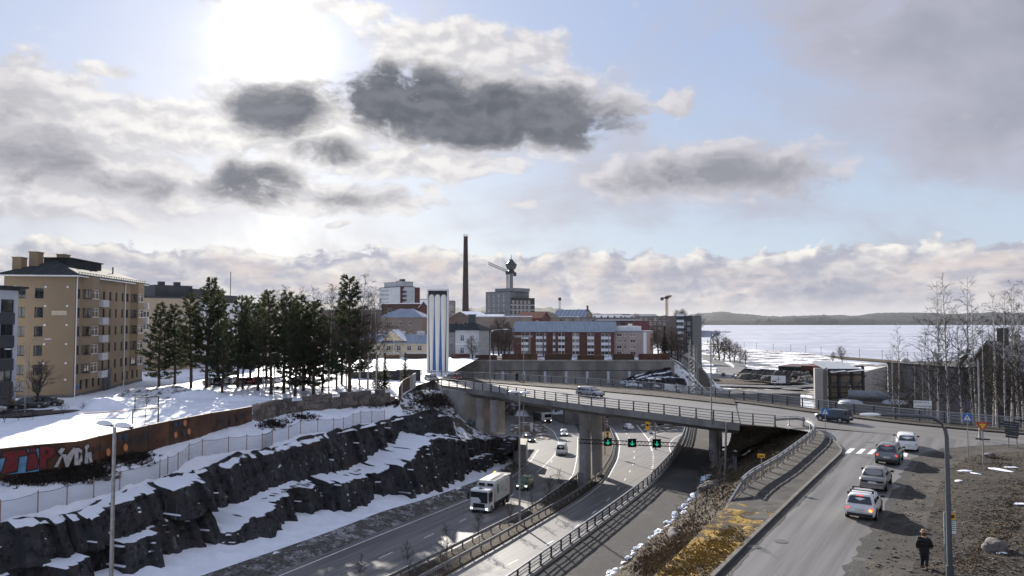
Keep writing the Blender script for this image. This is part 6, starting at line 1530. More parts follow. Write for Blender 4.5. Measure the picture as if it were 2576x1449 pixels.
clump_field('golden_moss', 'golden yellow moss and grass covering the verge by the kerb', golden, [(1690,1440,50,10,300),(1740,1415,45,12,450),(1780,1392,40,12,450),(1810,1370,30,10,300),(1835,1340,18,8,150)], 'mossy_verge', .09, .05)
clump_field('dry_grass', 'dry brown grass on the slope beside the guardrail', dry, [(1860,1200,50,22,1500),(1930,1150,45,16,1500),(1800,1240,30,25,900),(1760,1330,40,30,900),(1980,1110,40,14,900),(1690,1385,35,25,1500),(1640,1420,30,18,1200),(1730,1350,30,25,900)], 'grassy_slope', .16, .03)

clump_field('bank_grass', 'dead grass on the shaded bank under the bridge end', dry, [(1900,1110,45,22,1500),(1960,1090,40,12,900)], 'embankment', .2, .035)
clump_field('dry_turf', 'tufts of dead brown grass on the waste ground by the boulder', dry, [(2500,1340,50,40,600),(2550,1280,30,40,350),(2440,1420,45,20,250),(2500,1160,50,12,350)], 'waste_ground', .13, .03)
st = MB(); r = random.Random(31)
for _ in range(1500):
    p = on_obj('waste_ground' if r.random() < .6 else 'gravel_shoulder', r.uniform(2180,2576), r.uniform(1150,1449), None)
    if p is None: continue
    k = r.uniform(.02,.07); st.obox(p+Vector((0,0,k*.3)), k*2, k*1.6, k*1.2, r.uniform(0,3))
tag(st.build('loose_stones', mat('pebble', (.085,.08,.074), .9, .4, 3)), 'loose stones scattered over the gravel and waste ground', 'stones', kind='stuff')
# ================================================================== VEHICLES
def paint_m(name, c, metal=.0, rough=.32):
    if name in MATS: return MATS[name]
    m = mat(name, c, rough, .06, 1.5, metal=metal, coords='obj'); b = m.node_tree.nodes['Principled BSDF']
    b.inputs['Coat Weight'].default_value = .6; b.inputs['Coat Roughness'].default_value = .08; return m
car_glass = mat('car_glass', (.012,.014,.017), .06, .2, 1, spec=.9, coords='obj'); tyre_m = mat('tyre', (.012,.012,.013), .85, .1, 4, coords='obj'); rim_m = mat('wheel_rim', (.32,.32,.34), .4, .2, 6, metal=.6, coords='obj'); trim = mat('black_trim', (.018,.018,.02), .6, .15, 3, coords='obj')
head_on = mat('headlight_lit', (.8,.8,.8), .2, 0, emit=(1,.98,.95), est=2.0); head_off = mat('headlight_glass', (.45,.47,.5), .15, .1, 4, coords='obj'); tail_on = mat('brake_light_lit', (.6,.02,.02), .3, 0, emit=(1,.06,.02), est=.9); tail_off = mat('tail_light', (.22,.01,.012), .25, .1, 4, coords='obj'); amber = mat('indicator_lit', (.8,.3,.02), .3, 0, emit=(1,.4,.05), est=1.6); plate_m = mat('number_plate', (.6,.6,.58), .5, .05, 3, coords='obj')
def loft_rings(mb, rings, cap=True):
    k = len(mb.v); m = len(rings[0])
    for r in rings: mb.v += [tuple(p) for p in r]
    for i in range(len(rings)-1):
        for j in range(m): mb.face((k+i*m+j, k+i*m+(j+1)%m, k+(i+1)*m+(j+1)%m, k+(i+1)*m+j))
    if cap: mb.face([k+j for j in range(m)][::-1]); mb.face([k+(len(rings)-1)*m+j for j in range(m)])
SHAPES = {  # L, W, H, belt, hood, nose, roof rear x (fraction of L from centre), rear base, screen top, screen base, tail height
    'hatch': (3.95,1.74,1.50,.94,.90,.70,-.40,-.475,.10,.27,.92), 'sedan': (4.55,1.75,1.43,.92,.86,.68,-.20,-.34,.08,.24,.94),
    'wagon': (4.75,1.80,1.50,.94,.88,.68,-.40,-.475,.08,.24,.92), 'suv': (4.4,1.84,1.63,1.05,1.00,.80,-.39,-.475,.10,.26,1.02),
    'mpv': (4.1,1.75,1.65,1.0,.95,.72,-.43,-.485,.16,.33,.98), 'van': (4.95,1.92,1.97,1.12,1.05,.78,-.475,-.49,.24,.36,1.1)}
def car(label, kind, p, heading, body, cat='car', group=None, lights=False, brake=False, roof_bars=False, detail=True, scale=1.0, indicator=False, panel_van=False, name='car', rear_black=False):
    L, W, H, belt, hood, nose, rt, rb, wt, wb, tail = SHAPES[kind]
    t = thing(name, label, cat, p, heading, group, scale); hw = W/2; B = MB(); zb = .24
    def sec(x, zt, w, z0):
        half = [(0,z0),(w*.80,z0),(w*.95,z0+.10),(w,z0+(zt-z0)*.45),(w*.985,zt-.14),(w*.93,zt-.03),(w*.80,zt+.012),(0,zt+.03)]
        return [(x, y, z) for y, z in half]+[(x, -y, z) for y, z in half[-2:0:-1]]
    st = [(-L/2, tail-.28, hw*.80, .42), (-L/2+.05, tail-.12, hw*.90, .32), (-L/2+.22, tail-.01, hw*.965, .26), (rb*L, tail, hw*.98, zb), (-L*.12, belt, hw, zb), (L*.12, belt, hw, zb), (wb*L, belt-.02, hw*.99, zb),
          (wb*L+.12, hood, hw*.985, zb), (L/2-.42, hood-.07, hw*.96, zb), (L/2-.16, nose+.08, hw*.90, .26), (L/2-.04, nose-.04, hw*.80, .32), (L/2, nose-.2, hw*.68, .38)]
    st.sort(key=lambda s: s[0]); loft_rings(B, [sec(*s) for s in st])
    def ring(xr, xf, w, z):
        h = [(xf,0),(xf-.03,w*.62),(xf-.16,w*.96),(xf-.45,w),((xr+xf)/2,w*1.01),(xr+.35,w*.99),(xr+.10,w*.94),(xr,w*.6),(xr-.02,0)]
        return [(x, y, z) for x, y in h]+[(x, -y, z) for x, y in h[-2:0:-1]]
    g0, g1, g2 = (rb*L, wb*L, hw*.93, belt-.03), ((rb*.45+rt*.55)*L, (wb*.45+wt*.55)*L, hw*.83, belt+(H-belt)*.62), (rt*L, wt*L, hw*.72, H-.05)
    g3 = (rt*L+.12, wt*L-.18, hw*.55, H)
    rings = [ring(*g) for g in (g0,g1,g2,g3)]; loft_rings(B, rings)
    B.build('body', body, t, True, 42)
    lp = lambda a, b, k: a+(b-a)*k
    def pt(side, f, k):                           # point on the glasshouse side: f along, k up
        x0, x1, w = lp(g0[0],g2[0],k), lp(g0[1],g2[1],k), lp(g0[2],g2[2],k)+.028*math.sin(k*math.pi)+.012; z = lp(g0[3],g2[3],k)
        return (lp(x0, x1, f), side*w, z)
    if not panel_van: spans = ((.10,.33),(.36,.60),(.63,.86)) if kind in ('wagon','suv','mpv','van') else ((.12,.46),(.49,.86))
    else: spans = ((.70,.90),)
    for s in (-1,1):
        for a, b in spans:
            mb = MB(); q = [pt(s,a,.14), pt(s,b,.14), pt(s,min(b,.9),.5), pt(s,b-(.06 if b > .8 else 0),.9), pt(s,a+(.05 if a < .2 else 0),.9), pt(s,a,.5)]
            mb.quad(*(q if s < 0 else q[::-1])); mb.build('side_window', car_glass, t)
    def cross(x0, x1, w0, w1, z0, z1, lo, hi, dx):
        a = [(lp(x0,x1,lo)+dx, -lp(w0,w1,lo)*.86, lp(z0,z1,lo)), (lp(x0,x1,lo)+dx, lp(w0,w1,lo)*.86, lp(z0,z1,lo)), (lp(x0,x1,hi)+dx, lp(w0,w1,hi)*.86, lp(z0,z1,hi)), (lp(x0,x1,hi)+dx, -lp(w0,w1,hi)*.86, lp(z0,z1,hi))]
        return a
    mb = MB(); mb.quad(*cross(g0[1], g2[1], g0[2], g2[2], g0[3], g2[3], .10, .95, .035)); mb.build('windscreen', car_glass, t)
    mb = MB(); mb.quad(*cross(g0[0], g2[0], g0[2], g2[2], g0[3], g2[3], .16 if kind != 'sedan' else .08, .93, -.05)[::-1]); mb.build('rear_window', car_glass, t)
    r = .31 if kind not in ('suv','van') else .34
    tm = MB(); tm.tube([(0,-.10,0),(0,-.085,0),(0,.085,0),(0,.10,0)], [r*.9,r,r,r*.9], 20); tme = tm.mesh('tyre', tyre_m, True, 50)
    rm = MB(); rm.tube([(0,-.105,0),(0,.105,0)], r*.64, 14); rme = rm.mesh('rim', rim_m)
    am = MB(); am.tube([(0,-.01,0),(0,.01,0)], r+.07, 20); ame = am.mesh('wheel_arch', trim)
    for x in (-.295*L, .315*L):
        for s in (-1,1):
            w = obj('wheel', tme, t, (x, s*(hw-.10), r)); obj('rim', rme, w); obj('wheel_arch', ame, t, (x, s*(hw-.006), r+.02))
    for s in (-1,1):
        mb = MB(); mb.obox((L/2-.20, s*hw*.68, nose-.02), .34, hw*.34, .13, s*-.35); mb.build('headlight', head_on if lights else head_off, t)
        mb = MB(); mb.obox((-L/2+.12, s*hw*.76, tail-.20), .22, hw*.19, .11, s*.28); o = mb.build('tail_light', (tail_on if brake else tail_off), t)
        if indicator and s < 0: mb = MB(); mb.obox((-L/2+.06, s*hw*.70, tail-.26), .2, .14, .10, s*.28); mb.build('indicator', amber, t)
        mb = MB(); mb.obox((wb*L-.18, s*(hw+.10), belt+.07), .12, .2, .14); mb.obox((wb*L-.16, s*(hw-.01), belt+.02), .06, .14, .05); mb.build('mirror', trim, t)
    mb = MB(); mb.box(L/2-.06, L/2+.012, -hw*.55, hw*.55, .40, .56); mb.box(L/2-.1, L/2-.0, -hw*.72, hw*.72, .27, .36); mb.build('grille', trim, t)
    mb = MB(); mb.box(-L/2-.012, -L/2+.25, -hw*.80, hw*.80, .27, .45); mb.build('rear_bumper', trim if kind in ('suv','hatch') else body, t)
    if rear_black: mb = MB(); mb.box(-L/2-.016, -L/2+.1, -hw*.78, hw*.78, tail-.30, tail-.16); mb.build('rear_panel', trim, t)
    mb = MB(); mb.box(-L/2-.035, -L/2, -.26, .26, .60, .72); mb.box(L/2, L/2+.02, -.26, .26, .42, .52); mb.build('number_plate', plate_m, t)
    if brake: mb = MB(); mb.box(rt*L-.06, rt*L+.04, -.16, .16, H-.10, H-.06); mb.build('third_brake_light', tail_on, t)
    mb = MB(); mb.box(-L*.42, L*.42, -hw*.7, hw*.7, .2, .3); mb.build('underbody', trim, t)
    if roof_bars:
        for x in (-.22, .02): mb = MB(); mb.box(x*L-.05, x*L+.05, -hw*.74, hw*.74, H+.07, H+.12); [mb.box(x*L-.05, x*L+.05, s*hw*.70-.05, s*hw*.70+.05, H-.06, H+.08) for s in (-1,1)]; mb.build('roof_bar', trim, t)
    return t
W_ = paint_m('white_paint', (.70,.71,.72)); G_ = paint_m('grey_paint', (.17,.18,.19), .5); S_ = paint_m('silver_paint', (.36,.36,.37), .6); DB = paint_m('dark_blue_paint', (.03,.04,.055), .3); GR = paint_m('green_paint', (.06,.11,.03), .2); DK_ = paint_m('dark_grey_paint', (.06,.06,.065), .4); BE = paint_m('old_silver_paint', (.24,.235,.23), .5); RD = paint_m('red_paint', (.22,.02,.02)); BK = paint_m('black_paint', (.015,.015,.017)); SI = paint_m('ice_silver_paint', (.45,.46,.48), .4)
HR = ROAD_ANG
car('white hatchback with black roof bars and lit brake lights, last in the queue', 'hatch', at_pl(2174,1292,TZ), HR, W_, brake=True, indicator=True, roof_bars=True)
car('old faded silver saloon with a dark boot panel in the queue', 'sedan', at_pl(2204,1222,TZ), HR, BE, rear_black=True)
car('grey crossover with lit brake lights waiting at the crosswalk', 'suv', at_pl(2238,1160,TZ), HR, G_, brake=True)
car('white estate car at the head of the queue past the crosswalk', 'wagon', at_pl(2281,1127,TZ), HR+R(6), W_)
car('dark blue hatchback turning onto the bridge road by the crossing sign', 'hatch', at_pl(2098,1060,TZ), R(128), DB, lights=True)
car('silver estate car driving over the middle of the bridge', 'wagon', at_pl(1485,998,TZ)+Vector((0,0,.06)), R(-46), S_)
car('beige-grey car entering the bridge from its far end', 'hatch', at_pl(1086,961,TZ)+Vector((0,0,.06)), R(-62), BE)
car('dark grey estate leaving the bridge by the blue and white tower', 'wagon', at_pl(1139,958,TZ)+Vector((0,0,.06)), R(120), DK_, brake=True)
def head_along(line, p, rev=False):
    i = min(range(len(line)-1), key=lambda i: (line[i]-p).length); d = line[i+1]-line[i]; a = math.atan2(d.y, d.x); return a+(math.pi if rev else 0)
lane = smooth_line(mid_l + [onH(u,v) for u,v in ((1425,1120),(1431,1095),(1420,1075),(1400,1062))], 60, 2)
def hcar(label, kind, u, v, body, rev, **k):
    p = onH(u, v, .005); return car(label, kind, p, head_along(lane, p, rev), body, **k)
hcar('green compact people carrier with lit headlights following the garbage truck', 'mpv', 1321, 1228, GR, True, lights=True)
hcar('white delivery van with dark bumper under the bridge', 'van', 1413, 1142, W_, True, cat='van', panel_van=True, name='van')
hcar('white saloon with headlights on behind the delivery van', 'sedan', 1419, 1095, W_, True, lights=True)
p = onH(1331,1110); car('dark silver saloon with lit headlights on the slip road beside the rock', 'sedan', p, R(-72), DK_, lights=True)
p = onH(1580,1079); car('white saloon driving away under the bridge towards the ramp island', 'sedan', p, R(100), W_)
p = onH(1560,1062); car('dark grey estate far ahead under the bridge', 'wagon', p, R(108), DK_)
p = onH(1322,1042); car('silver car coming out of the tunnel behind the lorry', 'hatch', p, R(-50), S_, lights=True)
p = onH(1345,1036); car('pale car just inside the tunnel road', 'sedan', p, R(-55), SI, lights=True)
# ---- garbage truck
def truck_wheels(t, xs, hw, r=.5):
    tm = MB(); tm.tube([(0,-.16,0),(0,-.14,0),(0,.14,0),(0,.16,0)], [r*.9,r,r,r*.9], 18); tme = tm.mesh('tyre', tyre_m, True, 50); rm = MB(); rm.tube([(0,-.165,0),(0,.165,0)], r*.55, 12); rme = rm.mesh('rim', rim_m)
    for x in xs:
        for s in (-1,1): w = obj('wheel', tme, t, (x, s*(hw-.17), r)); obj('rim', rme, w)
p = onH(1238,1274); hd = head_along(lane, p, True)
t = thing('garbage_truck', 'white garbage truck with a low glazed cab and ladder on its hopper', 'truck', p, hd, None, (.92,1,1))
dirty_w = mat('dirty_white_paint', (.55,.55,.53), .5, .15, 1.5, coords='obj')
mb = MB(); loft_rings(mb, [[(x, y, z) for y, z in ((-w,.45),(w,.45),(w,1.55),(w*.97,h),(-w*.97,h),(-w,1.55))] for x, w, h in ((2.55,1.22,2.92),(4.35,1.24,2.95),(4.52,1.18,2.85),(4.6,1.12,1.6))]); mb.build('cab', W_, t, True, 35)
mb = MB(); mb.quad((4.54,-1.12,1.42),(4.60,1.12,1.42),(4.545,1.10,2.72),(4.545,-1.10,2.72)); mb.v = [(x+.03,y,z) for x,y,z in mb.v]; mb.build('windscreen', car_glass, t)
for s in (-1,1): mb = MB(); mb.quad((3.2,s*1.26,1.45),(4.4,s*1.26,1.35),(4.4,s*1.24,2.65),(3.2,s*1.25,2.65)); mb.build('side_window', car_glass, t); mb = MB(); mb.box(4.45,4.62,s*1.0-.14,s*1.0+.14,.62,.82); mb.build('headlight', head_on, t); mb = MB(); mb.box(4.5,4.65,s*1.42-.1,s*1.42+.1,1.7,2.5); mb.bar((4.45,s*1.2,2.5),(4.55,s*1.42,2.5),.05,.05); mb.build('mirror', trim, t)
mb = MB(); mb.box(4.55,4.66,-.75,.75,.85,1.35); mb.box(4.5,4.64,-1.1,1.1,.42,.58); mb.build('grille', trim, t); mb = MB(); mb.box(4.645,4.66,-.26,.26,.6,.72); mb.build('number_plate', plate_m, t)
mb = MB(); mb.box(3.5,3.9,-.3,.3,2.95,3.02); mb.build('roof_hatch', trim, t)
mb = MB(); loft_rings(mb, [[(x, y, z) for y, z in ((-1.25,1.1),(1.25,1.1),(1.25,h-.35),(1.05,h),(-1.05,h),(-1.25,h-.35))] for x, h in ((-3.2,3.55),(-1.0,3.62),(1.9,3.6),(2.15,3.35))]); mb.build('hopper', dirty_w, t, True, 25)
mb = MB(); mb.quad((2.19,-.98,2.98),(2.19,-.18,2.98),(2.17,-.18,3.32),(2.17,-.95,3.32)); mb.quad((2.19,.18,2.98),(2.19,.98,2.98),(2.17,.95,3.32),(2.17,.18,3.32)); mb.build('front_screen', car_glass, t)
mb = MB(); loft_rings(mb, [[(x, y, z) for y, z in ((-1.22,z0),(1.22,z0),(1.22,z1),(-1.22,z1))] for x, z0, z1 in ((-3.25,.9,3.5),(-3.9,.75,3.6),(-4.6,1.0,2.4))]); mb.build('tailgate', mat('tailgate_grey', (.16,.16,.16), .6, .2, 2, coords='obj'), t)
mb = MB(); mb.box(-3.2,2.5,-1.2,1.2,.75,1.1); mb.box(-2.2,2.3,-1.24,-.9,.5,.95); mb.box(-.4,2.3,.9,1.24,.45,.95); mb.build('chassis', trim, t)
mb = MB()
for y in (.35,.75): mb.bar((1.9,y,3.68),(-2.6,y,3.70),.05,.05)
for i in range(11): mb.bar((1.7-.42*i,.35,3.69),(1.7-.42*i,.75,3.69),.04,.04)
mb.build('ladder', steel_d, t); mb = MB(); mb.tube([(-2.9,-.7,3.6),(-2.9,-.7,3.85)], .1, 8); mb.build('beacon', amber, t)
logo = mat('green_logo', (.02,.20,.10), .5, .05, 1); 
mb = MB(); mb.quad(*[(1.2-.32*math.cos(a), 1.257, 2.55+.62*math.sin(a)) for a in [k*math.pi/10 for k in range(20)]]); mb.build('green_oval_logo', logo, t)
mb = MB()
for i, (x, z, h) in enumerate(((.45,2.6,.5),(.15,2.45,.6),(-.2,2.35,.5),(-.55,2.2,.4))): mb.quad((x,1.257,z-h/2),(x-.14,1.257,z-h/2-.05),(x-.24,1.257,z+h/2),(x-.1,1.257,z+h/2))
mb.build('faded_leaf_print', mat('faded_green', (.30,.40,.34), .6, .1, 1), t); mb = MB(); mb.quad((-1.3,1.257,1.75),(-2.1,1.257,1.75),(-2.1,1.257,2.0),(-1.3,1.257,2.0)); mb.build('orange_print', mat('faded_orange', (.45,.20,.10), .6, .2, 2), t)
truck_wheels(t, (3.5,-1.5,-2.8), 1.25, .5)
# ---- lorry in the tunnel road
p = onH(1364,1062); t = thing('lorry', 'white-cabbed tipper lorry with an orange board coming out of the tunnel', 'truck', p, R(-62))
mb = MB(); mb.box(1.6,3.2,-1.2,1.2,.8,2.9); mb.build('cab', W_, t); mb = MB(); mb.box(3.2,3.24,-1.1,1.1,1.7,2.6); mb.build('windscreen', car_glass, t); mb = MB(); mb.box(3.2,3.26,-1.1,1.1,.5,1.2); mb.build('bumper', trim, t)
mb = MB(); mb.box(-3.2,1.4,-1.22,1.22,1.1,2.6); mb.build('tipper_bed', DK_, t); mb = MB(); mb.box(-3.2,3.0,-1.0,1.0,.6,1.1); mb.build('chassis', trim, t); mb = MB(); mb.box(3.2,3.35,-1.5,-1.1,.5,1.1); mb.build('warning_board', p_or, t)
for s in (-1,1): mb = MB(); mb.box(3.2,3.3,s*.95-.12,s*.95+.12,.75,.95); mb.build('headlight', head_on, t)
truck_wheels(t, (2.4,-1.4,-2.6), 1.2, .48)
# ---- distant traffic and parked cars
far = [(1820,945,6.0,R(70),DK_,'wagon','dark car on the winding road above the roundabout',False),(1803,934,6.0,R(-100),W_,'hatch','white car coming down the winding road',True),(1819,907,5.6,R(-95),DK_,'wagon','dark estate coming round the bend of the winding road',True),(1833,903,5.6,R(-95),BK,'suv','black car following round the bend',True),(1798,905,5.6,R(-95),W_,'sedan','white saloon further up the winding road',False),
       (1750,886,4.6,R(20),S_,'hatch','silver parked car in the snowy lakeside car park',False),(1770,884,4.6,R(20),W_,'wagon','white parked car in the snowy lakeside car park',False),(1779,883,4.6,R(20),SI,'suv','pale parked jeep in the snowy lakeside car park',False),(1782,890,4.8,R(20),W_,'sedan','low white parked car at the lakeside car park edge',False)]
for u, v, z, h, b, kd, lb, on in far:
    for _ in range(4): p = at_pl(u, v, z); z = (far_ground(p.x, p.y) if p.y > 228 else 8.0)+.5
    car(lb, kd, p, h, b, lights=on)
p = at_y(1691,986,206); car('long white panel van passing behind the bridge railing', 'van', p, R(-8), W_, cat='van', panel_van=True, scale=1.05, name='van')
mb = MB(); z_ = p.z-.01; mb.box(p.x-30, p.x+34, 202, 210, 5, z_); o = struct('ramp_road', mb, asph_deck)
for i, (u, v, h, b, kd, lb) in enumerate(((590,966,R(80),W_,'wagon','white parked car at the left of the pine car park'),(615,968,R(75),S_,'hatch','silver parked car glinting between the pines'),(640,967,R(80),RD,'hatch','red parked car behind the pines'),(665,965,R(78),DK_,'wagon','dark parked car by the red parked car'),(690,966,R(80),SI,'sedan','pale silver parked car under the pines'),(560,970,R(85),BK,'suv','black parked car at the near end of the car park'),(535,968,R(80),SI,'sedan','pale parked saloon by the tallest pine'),(745,966,R(80),DB,'hatch','dark blue parked car beyond the stone wall'),(780,965,R(80),W_,'sedan','white parked saloon among the pine trunks'),
        (15,1030,R(15),BK,'wagon','black snow-dusted car at the left picture edge'),(75,1026,R(14),DK_,'sedan','dark parked saloon behind the snow bank'),(118,1022,R(14),DB,'hatch','dark blue parked hatchback before the ochre house'),(-30,1040,R(10),W_,'hatch','white-topped parked car beyond the left edge'))):
    car(lb, kd, at_pl(u, v, YZ+.2), h, b)
for i, (u, v, b, lb) in enumerate(((1585,905,W_,'white car parked on the terrace by the red screen'),(1600,906,DK_,'dark car parked on the terrace beside the white one'),(1622,911,W_,'white car behind the terrace parapet'))):
    p = at_y(u, v, 250); p.z = 23.6; car(lb, 'wagon', p, R(10), b)
# ================================================================== SIGNS, PEOPLE, SMALL THINGS
sign_back = mat('sign_grey', (.28,.29,.30), .5, .1, 3, metal=.4); s_blue = mat('sign_blue', (.03,.16,.48), .45, .05, 1); s_white = mat('sign_white', (.75,.75,.75), .5, .04, 1); s_yel = mat('sign_yellow', (.75,.42,.02), .5, .05, 1); s_red = mat('sign_red', (.50,.035,.02), .5, .05, 1); s_blk = mat('sign_black', (.015,.015,.015), .5, .05, 1)
def post(t, h, r=.035, x=0): mb = MB(); mb.tube([(x,0,-.3),(x,0,h)], r, 8); return mb.build('post', sign_back, t, True)
def flat(t, name, m, polys, y, parent=None, lines=None):
    mb = MB()
    for q in polys: mb.quad(*[(x, y, z) for x, z in q])
    return mb.build(name, m, parent or t)
def face_cam(p): return math.atan2(p.y, p.x)-math.pi/2        # local -y looks at the camera side
def crossing_sign(label, u, vb, vt, size):
    p = at_pl(u, vb, TZ+.05); h = at_y(u, vt, p.y).z-p.z; t = thing('crossing_sign', label, 'sign', p, face_cam(p)+R(4), 'pedestrian crossing signs')
    post(t, h-.02); s = size; mb = MB(); mb.box(-s/2,s/2,-.05,-.02,h-s,h); b = mb.build('plate', s_blue, t)
    c = h-s/2; flat(t, 'triangle', s_white, [[(-s*.40,c-s*.36),(s*.40,c-s*.36),(0,c+s*.40)]], -.054, b)
    k = s*.30; fig = [[(-.08*k,.55*k),(.10*k,.55*k),(.10*k,.75*k),(-.08*k,.75*k)], [(-.16*k,-.1*k),(.14*k,-.1*k),(.12*k,.5*k),(-.12*k,.5*k)], [(-.14*k,-.1*k),(.02*k,-.1*k),(-.35*k,-.95*k),(-.55*k,-.95*k)], [(0,-.1*k),(.14*k,-.1*k),(.55*k,-.95*k),(.36*k,-.95*k)], [(.1*k,.35*k),(.12*k,.5*k),(.45*k,.1*k),(.38*k,.02*k)], [(-.1*k,.35*k),(-.12*k,.5*k),(-.42*k,.05*k),(-.34*k,0)]]
    flat(t, 'walker', s_blk, [[(x, z+c-s*.05) for x, z in q] for q in fig], -.058, b)
crossing_sign('blue crosswalk sign on the pavement tip beside the dark blue hatchback', 2077, 1104, 1027, .66)
crossing_sign('blue crosswalk sign standing alone by the gravel path to the right', 2436, 1160, 1040, .66)
p = at_pl(2474,1170,TZ+.1); h = at_y(2474,1062,p.y).z-p.z; t = thing('yield_sign', 'red and yellow triangular yield sign on a grey post by the gravel', 'sign', p, face_cam(p)+R(5)); post(t, h, .06); s = .95
b = flat(t, 'plate', s_red, [[(-s/2,h),(s/2,h),(0,h-s*.87)]], -.05); flat(t, 'field', s_yel, [[(-s*.29,h-.12),(s*.29,h-.12),(0,h-s*.62)]], -.056, b)
mb = MB(); mb.box(-.5,.5,-.03,0,h-s*.87-.62,h-s*.87-.5); mb.build('side_plate', steel_d, t)
def bus_flag(label, p, h, w, hh):
    t = thing('bus_stop_sign', label, 'sign', p, face_cam(p)); post(t, h); mb = MB(); mb.box(-w/2,w/2,-.05,-.02,h-hh,h); b = mb.build('plate', s_yel, t)
    flat(t, 'bus_symbol', s_blk, [[(-w*.34,h-hh*.72),(w*.34,h-hh*.72),(w*.34,h-hh*.28),(-w*.34,h-hh*.28)]], -.056, b); flat(t, 'bus_windows', s_yel, [[(-w*.28+i*w*.15,h-hh*.5),(-w*.28+i*w*.15+w*.11,h-hh*.5),(-w*.28+i*w*.15+w*.11,h-hh*.36),(-w*.28+i*w*.15,h-hh*.36)] for i in range(4)], -.06, b)
    return t
p = at_pl(1916,1212,TZ); bus_flag('small yellow bus stop flag on a thin post beside the guardrail', p, at_y(1917,1142,p.y).z-p.z, .52, .27)
p = at_pl(2380,1455,TZ); h = at_y(2382,1288,p.y).z-p.z; t = thing('bus_stop_sign', 'bus stop timetable board with a yellow top beside the foreground lamp post', 'sign', p, face_cam(p)+R(35)); post(t, h, .05); mb = MB(); mb.box(.05,.55,-.05,-.01,h-1.05,h); b = mb.build('board', sign_back, t)
flat(t, 'yellow_field', s_yel, [[(.08,h-.36),(.52,h-.36),(.52,h-.04),(.08,h-.04)]], -.056, b); flat(t, 'bus_symbol', s_blk, [[(.16,h-.27),(.44,h-.27),(.44,h-.13),(.16,h-.13)]], -.06, b); flat(t, 'timetable', s_white, [[(.08,h-1.0),(.52,h-1.0),(.52,h-.42),(.08,h-.42)]], -.056, b)
flat(t, 'timetable_lines', mat('timetable_green', (.10,.3,.2), .5, .1, 2), [[(.12,h-.5-i*.09),(.48,h-.5-i*.09),(.48,h-.46-i*.09),(.12,h-.46-i*.09)] for i in range(5)], -.06, b)
def text(s, size, m, parent, loc, name='lettering', align='CENTER'):
    c = bpy.data.curves.new(name, 'FONT'); c.body = s; c.size = size; c.align_x = align; c.align_y = 'CENTER'; c.extrude = 0
    o = bpy.data.objects.new(name, c); col.objects.link(o); bpy.context.view_layer.update()
    me = bpy.data.meshes.new_from_object(o.evaluated_get(bpy.context.evaluated_depsgraph_get())); bpy.data.objects.remove(o)
    me.materials.clear(); me.materials.append(m); o = obj(name, me, parent, loc); o.rotation_euler = (math.pi/2, 0, 0); return o
def dir_sign(label, p, h, w, rows, group=None, rz=None, post_x=(.25,.75)):
    t = thing('direction_sign', label, 'sign', p, face_cam(p) if rz is None else rz, group)
    for f in post_x: post(t, h, .05, (f-.5)*w)
    for i, (s, dr) in enumerate(rows):
        hh = .42; z = h-.45*i; mb = MB(); mb.box(-w/2,w/2,-.10,-.06,z-hh,z); b = mb.build('plate', s_white, t); text(s, .30, s_blk, b, (0.05*dr*-1,-.105,z-hh/2))
        x = dr*(w/2-.14); flat(t, 'arrow', s_blk, [[(x+dr*.10,z-hh/2),(x-dr*.06,z-hh*.82),(x-dr*.06,z-hh*.18)]], -.105, b)
    return t
p = at_pl(2322,1066,23.0); p = at_y(2322,1062,89); p.z = 21; dir_sign('white direction sign with two place names beyond the railing', p, at_y(2322,1008,89).z-21, 1.9, (('KESKUSTA',-1),('LAPINNIEMI',1)))
# fingerpost cluster seen from behind at the right
p = at_pl(2548,1128,TZ); t = thing('fingerpost', 'dark backs of stacked direction boards on two posts at the right edge', 'sign', p, face_cam(p)+R(-25)); hh = at_y(2548,1062,p.y).z-p.z; post(t, hh+.3, .05, -.35); post(t, hh+.4, .05, .35)
for i in range(7): mb = MB(); mb.obox((-.05+.05*(i % 2), -.06, hh-.05-i*.22), 1.35-.05*i, .03, .19, 0); o = mb.build('board', steel_d, t)
mb = MB(); mb.obox((.75,-.06,hh+.25), 1.2, .03, .16); mb.build('board', steel_d, t)
# gantry-board far signs
p = at_pl(1958,955,8.0); p = at_y(1958,968,225); t = thing('roundabout_sign', 'white map sign of the roundabout seen beyond the bridge', 'sign', (p.x,225,8.0), face_cam(p)); hh = at_y(1958,945,225).z-8
for x in (-1,1): post(t, hh, .08, x)
mb = MB(); mb.box(-2.1,2.1,-.12,-.05,hh-2.2,hh); b = mb.build('board', s_white, t); flat(t, 'map_lines', s_blk, [[(-.06,hh-2.0),(.06,hh-2.0),(.06,hh-.3),(-.06,hh-.3)],[(-.9,hh-1.15),(.9,hh-1.15),(.9,hh-1.05),(-.9,hh-1.05)],[(-1.8,hh-1.9),(-.5,hh-1.9),(-.5,hh-1.55),(-1.8,hh-1.55)]], -.125, b)
for u, v, lb in ((1930,941,'white arrow board by the roundabout rock'),):
    p = at_y(u, v, 330); t = thing('arrow_sign', lb, 'sign', (p.x,330,6.2), face_cam(p)); hh = p.z-6.2+1; post(t, hh, .08); mb = MB(); mb.box(-2,2,-.1,-.04,hh-2,hh); b = mb.build('board', s_white, t); flat(t, 'arrow', s_blk, [[(1.4,hh-1.8),(1.9,hh-1.0),(1.4,hh-.2)]], -.105, b)
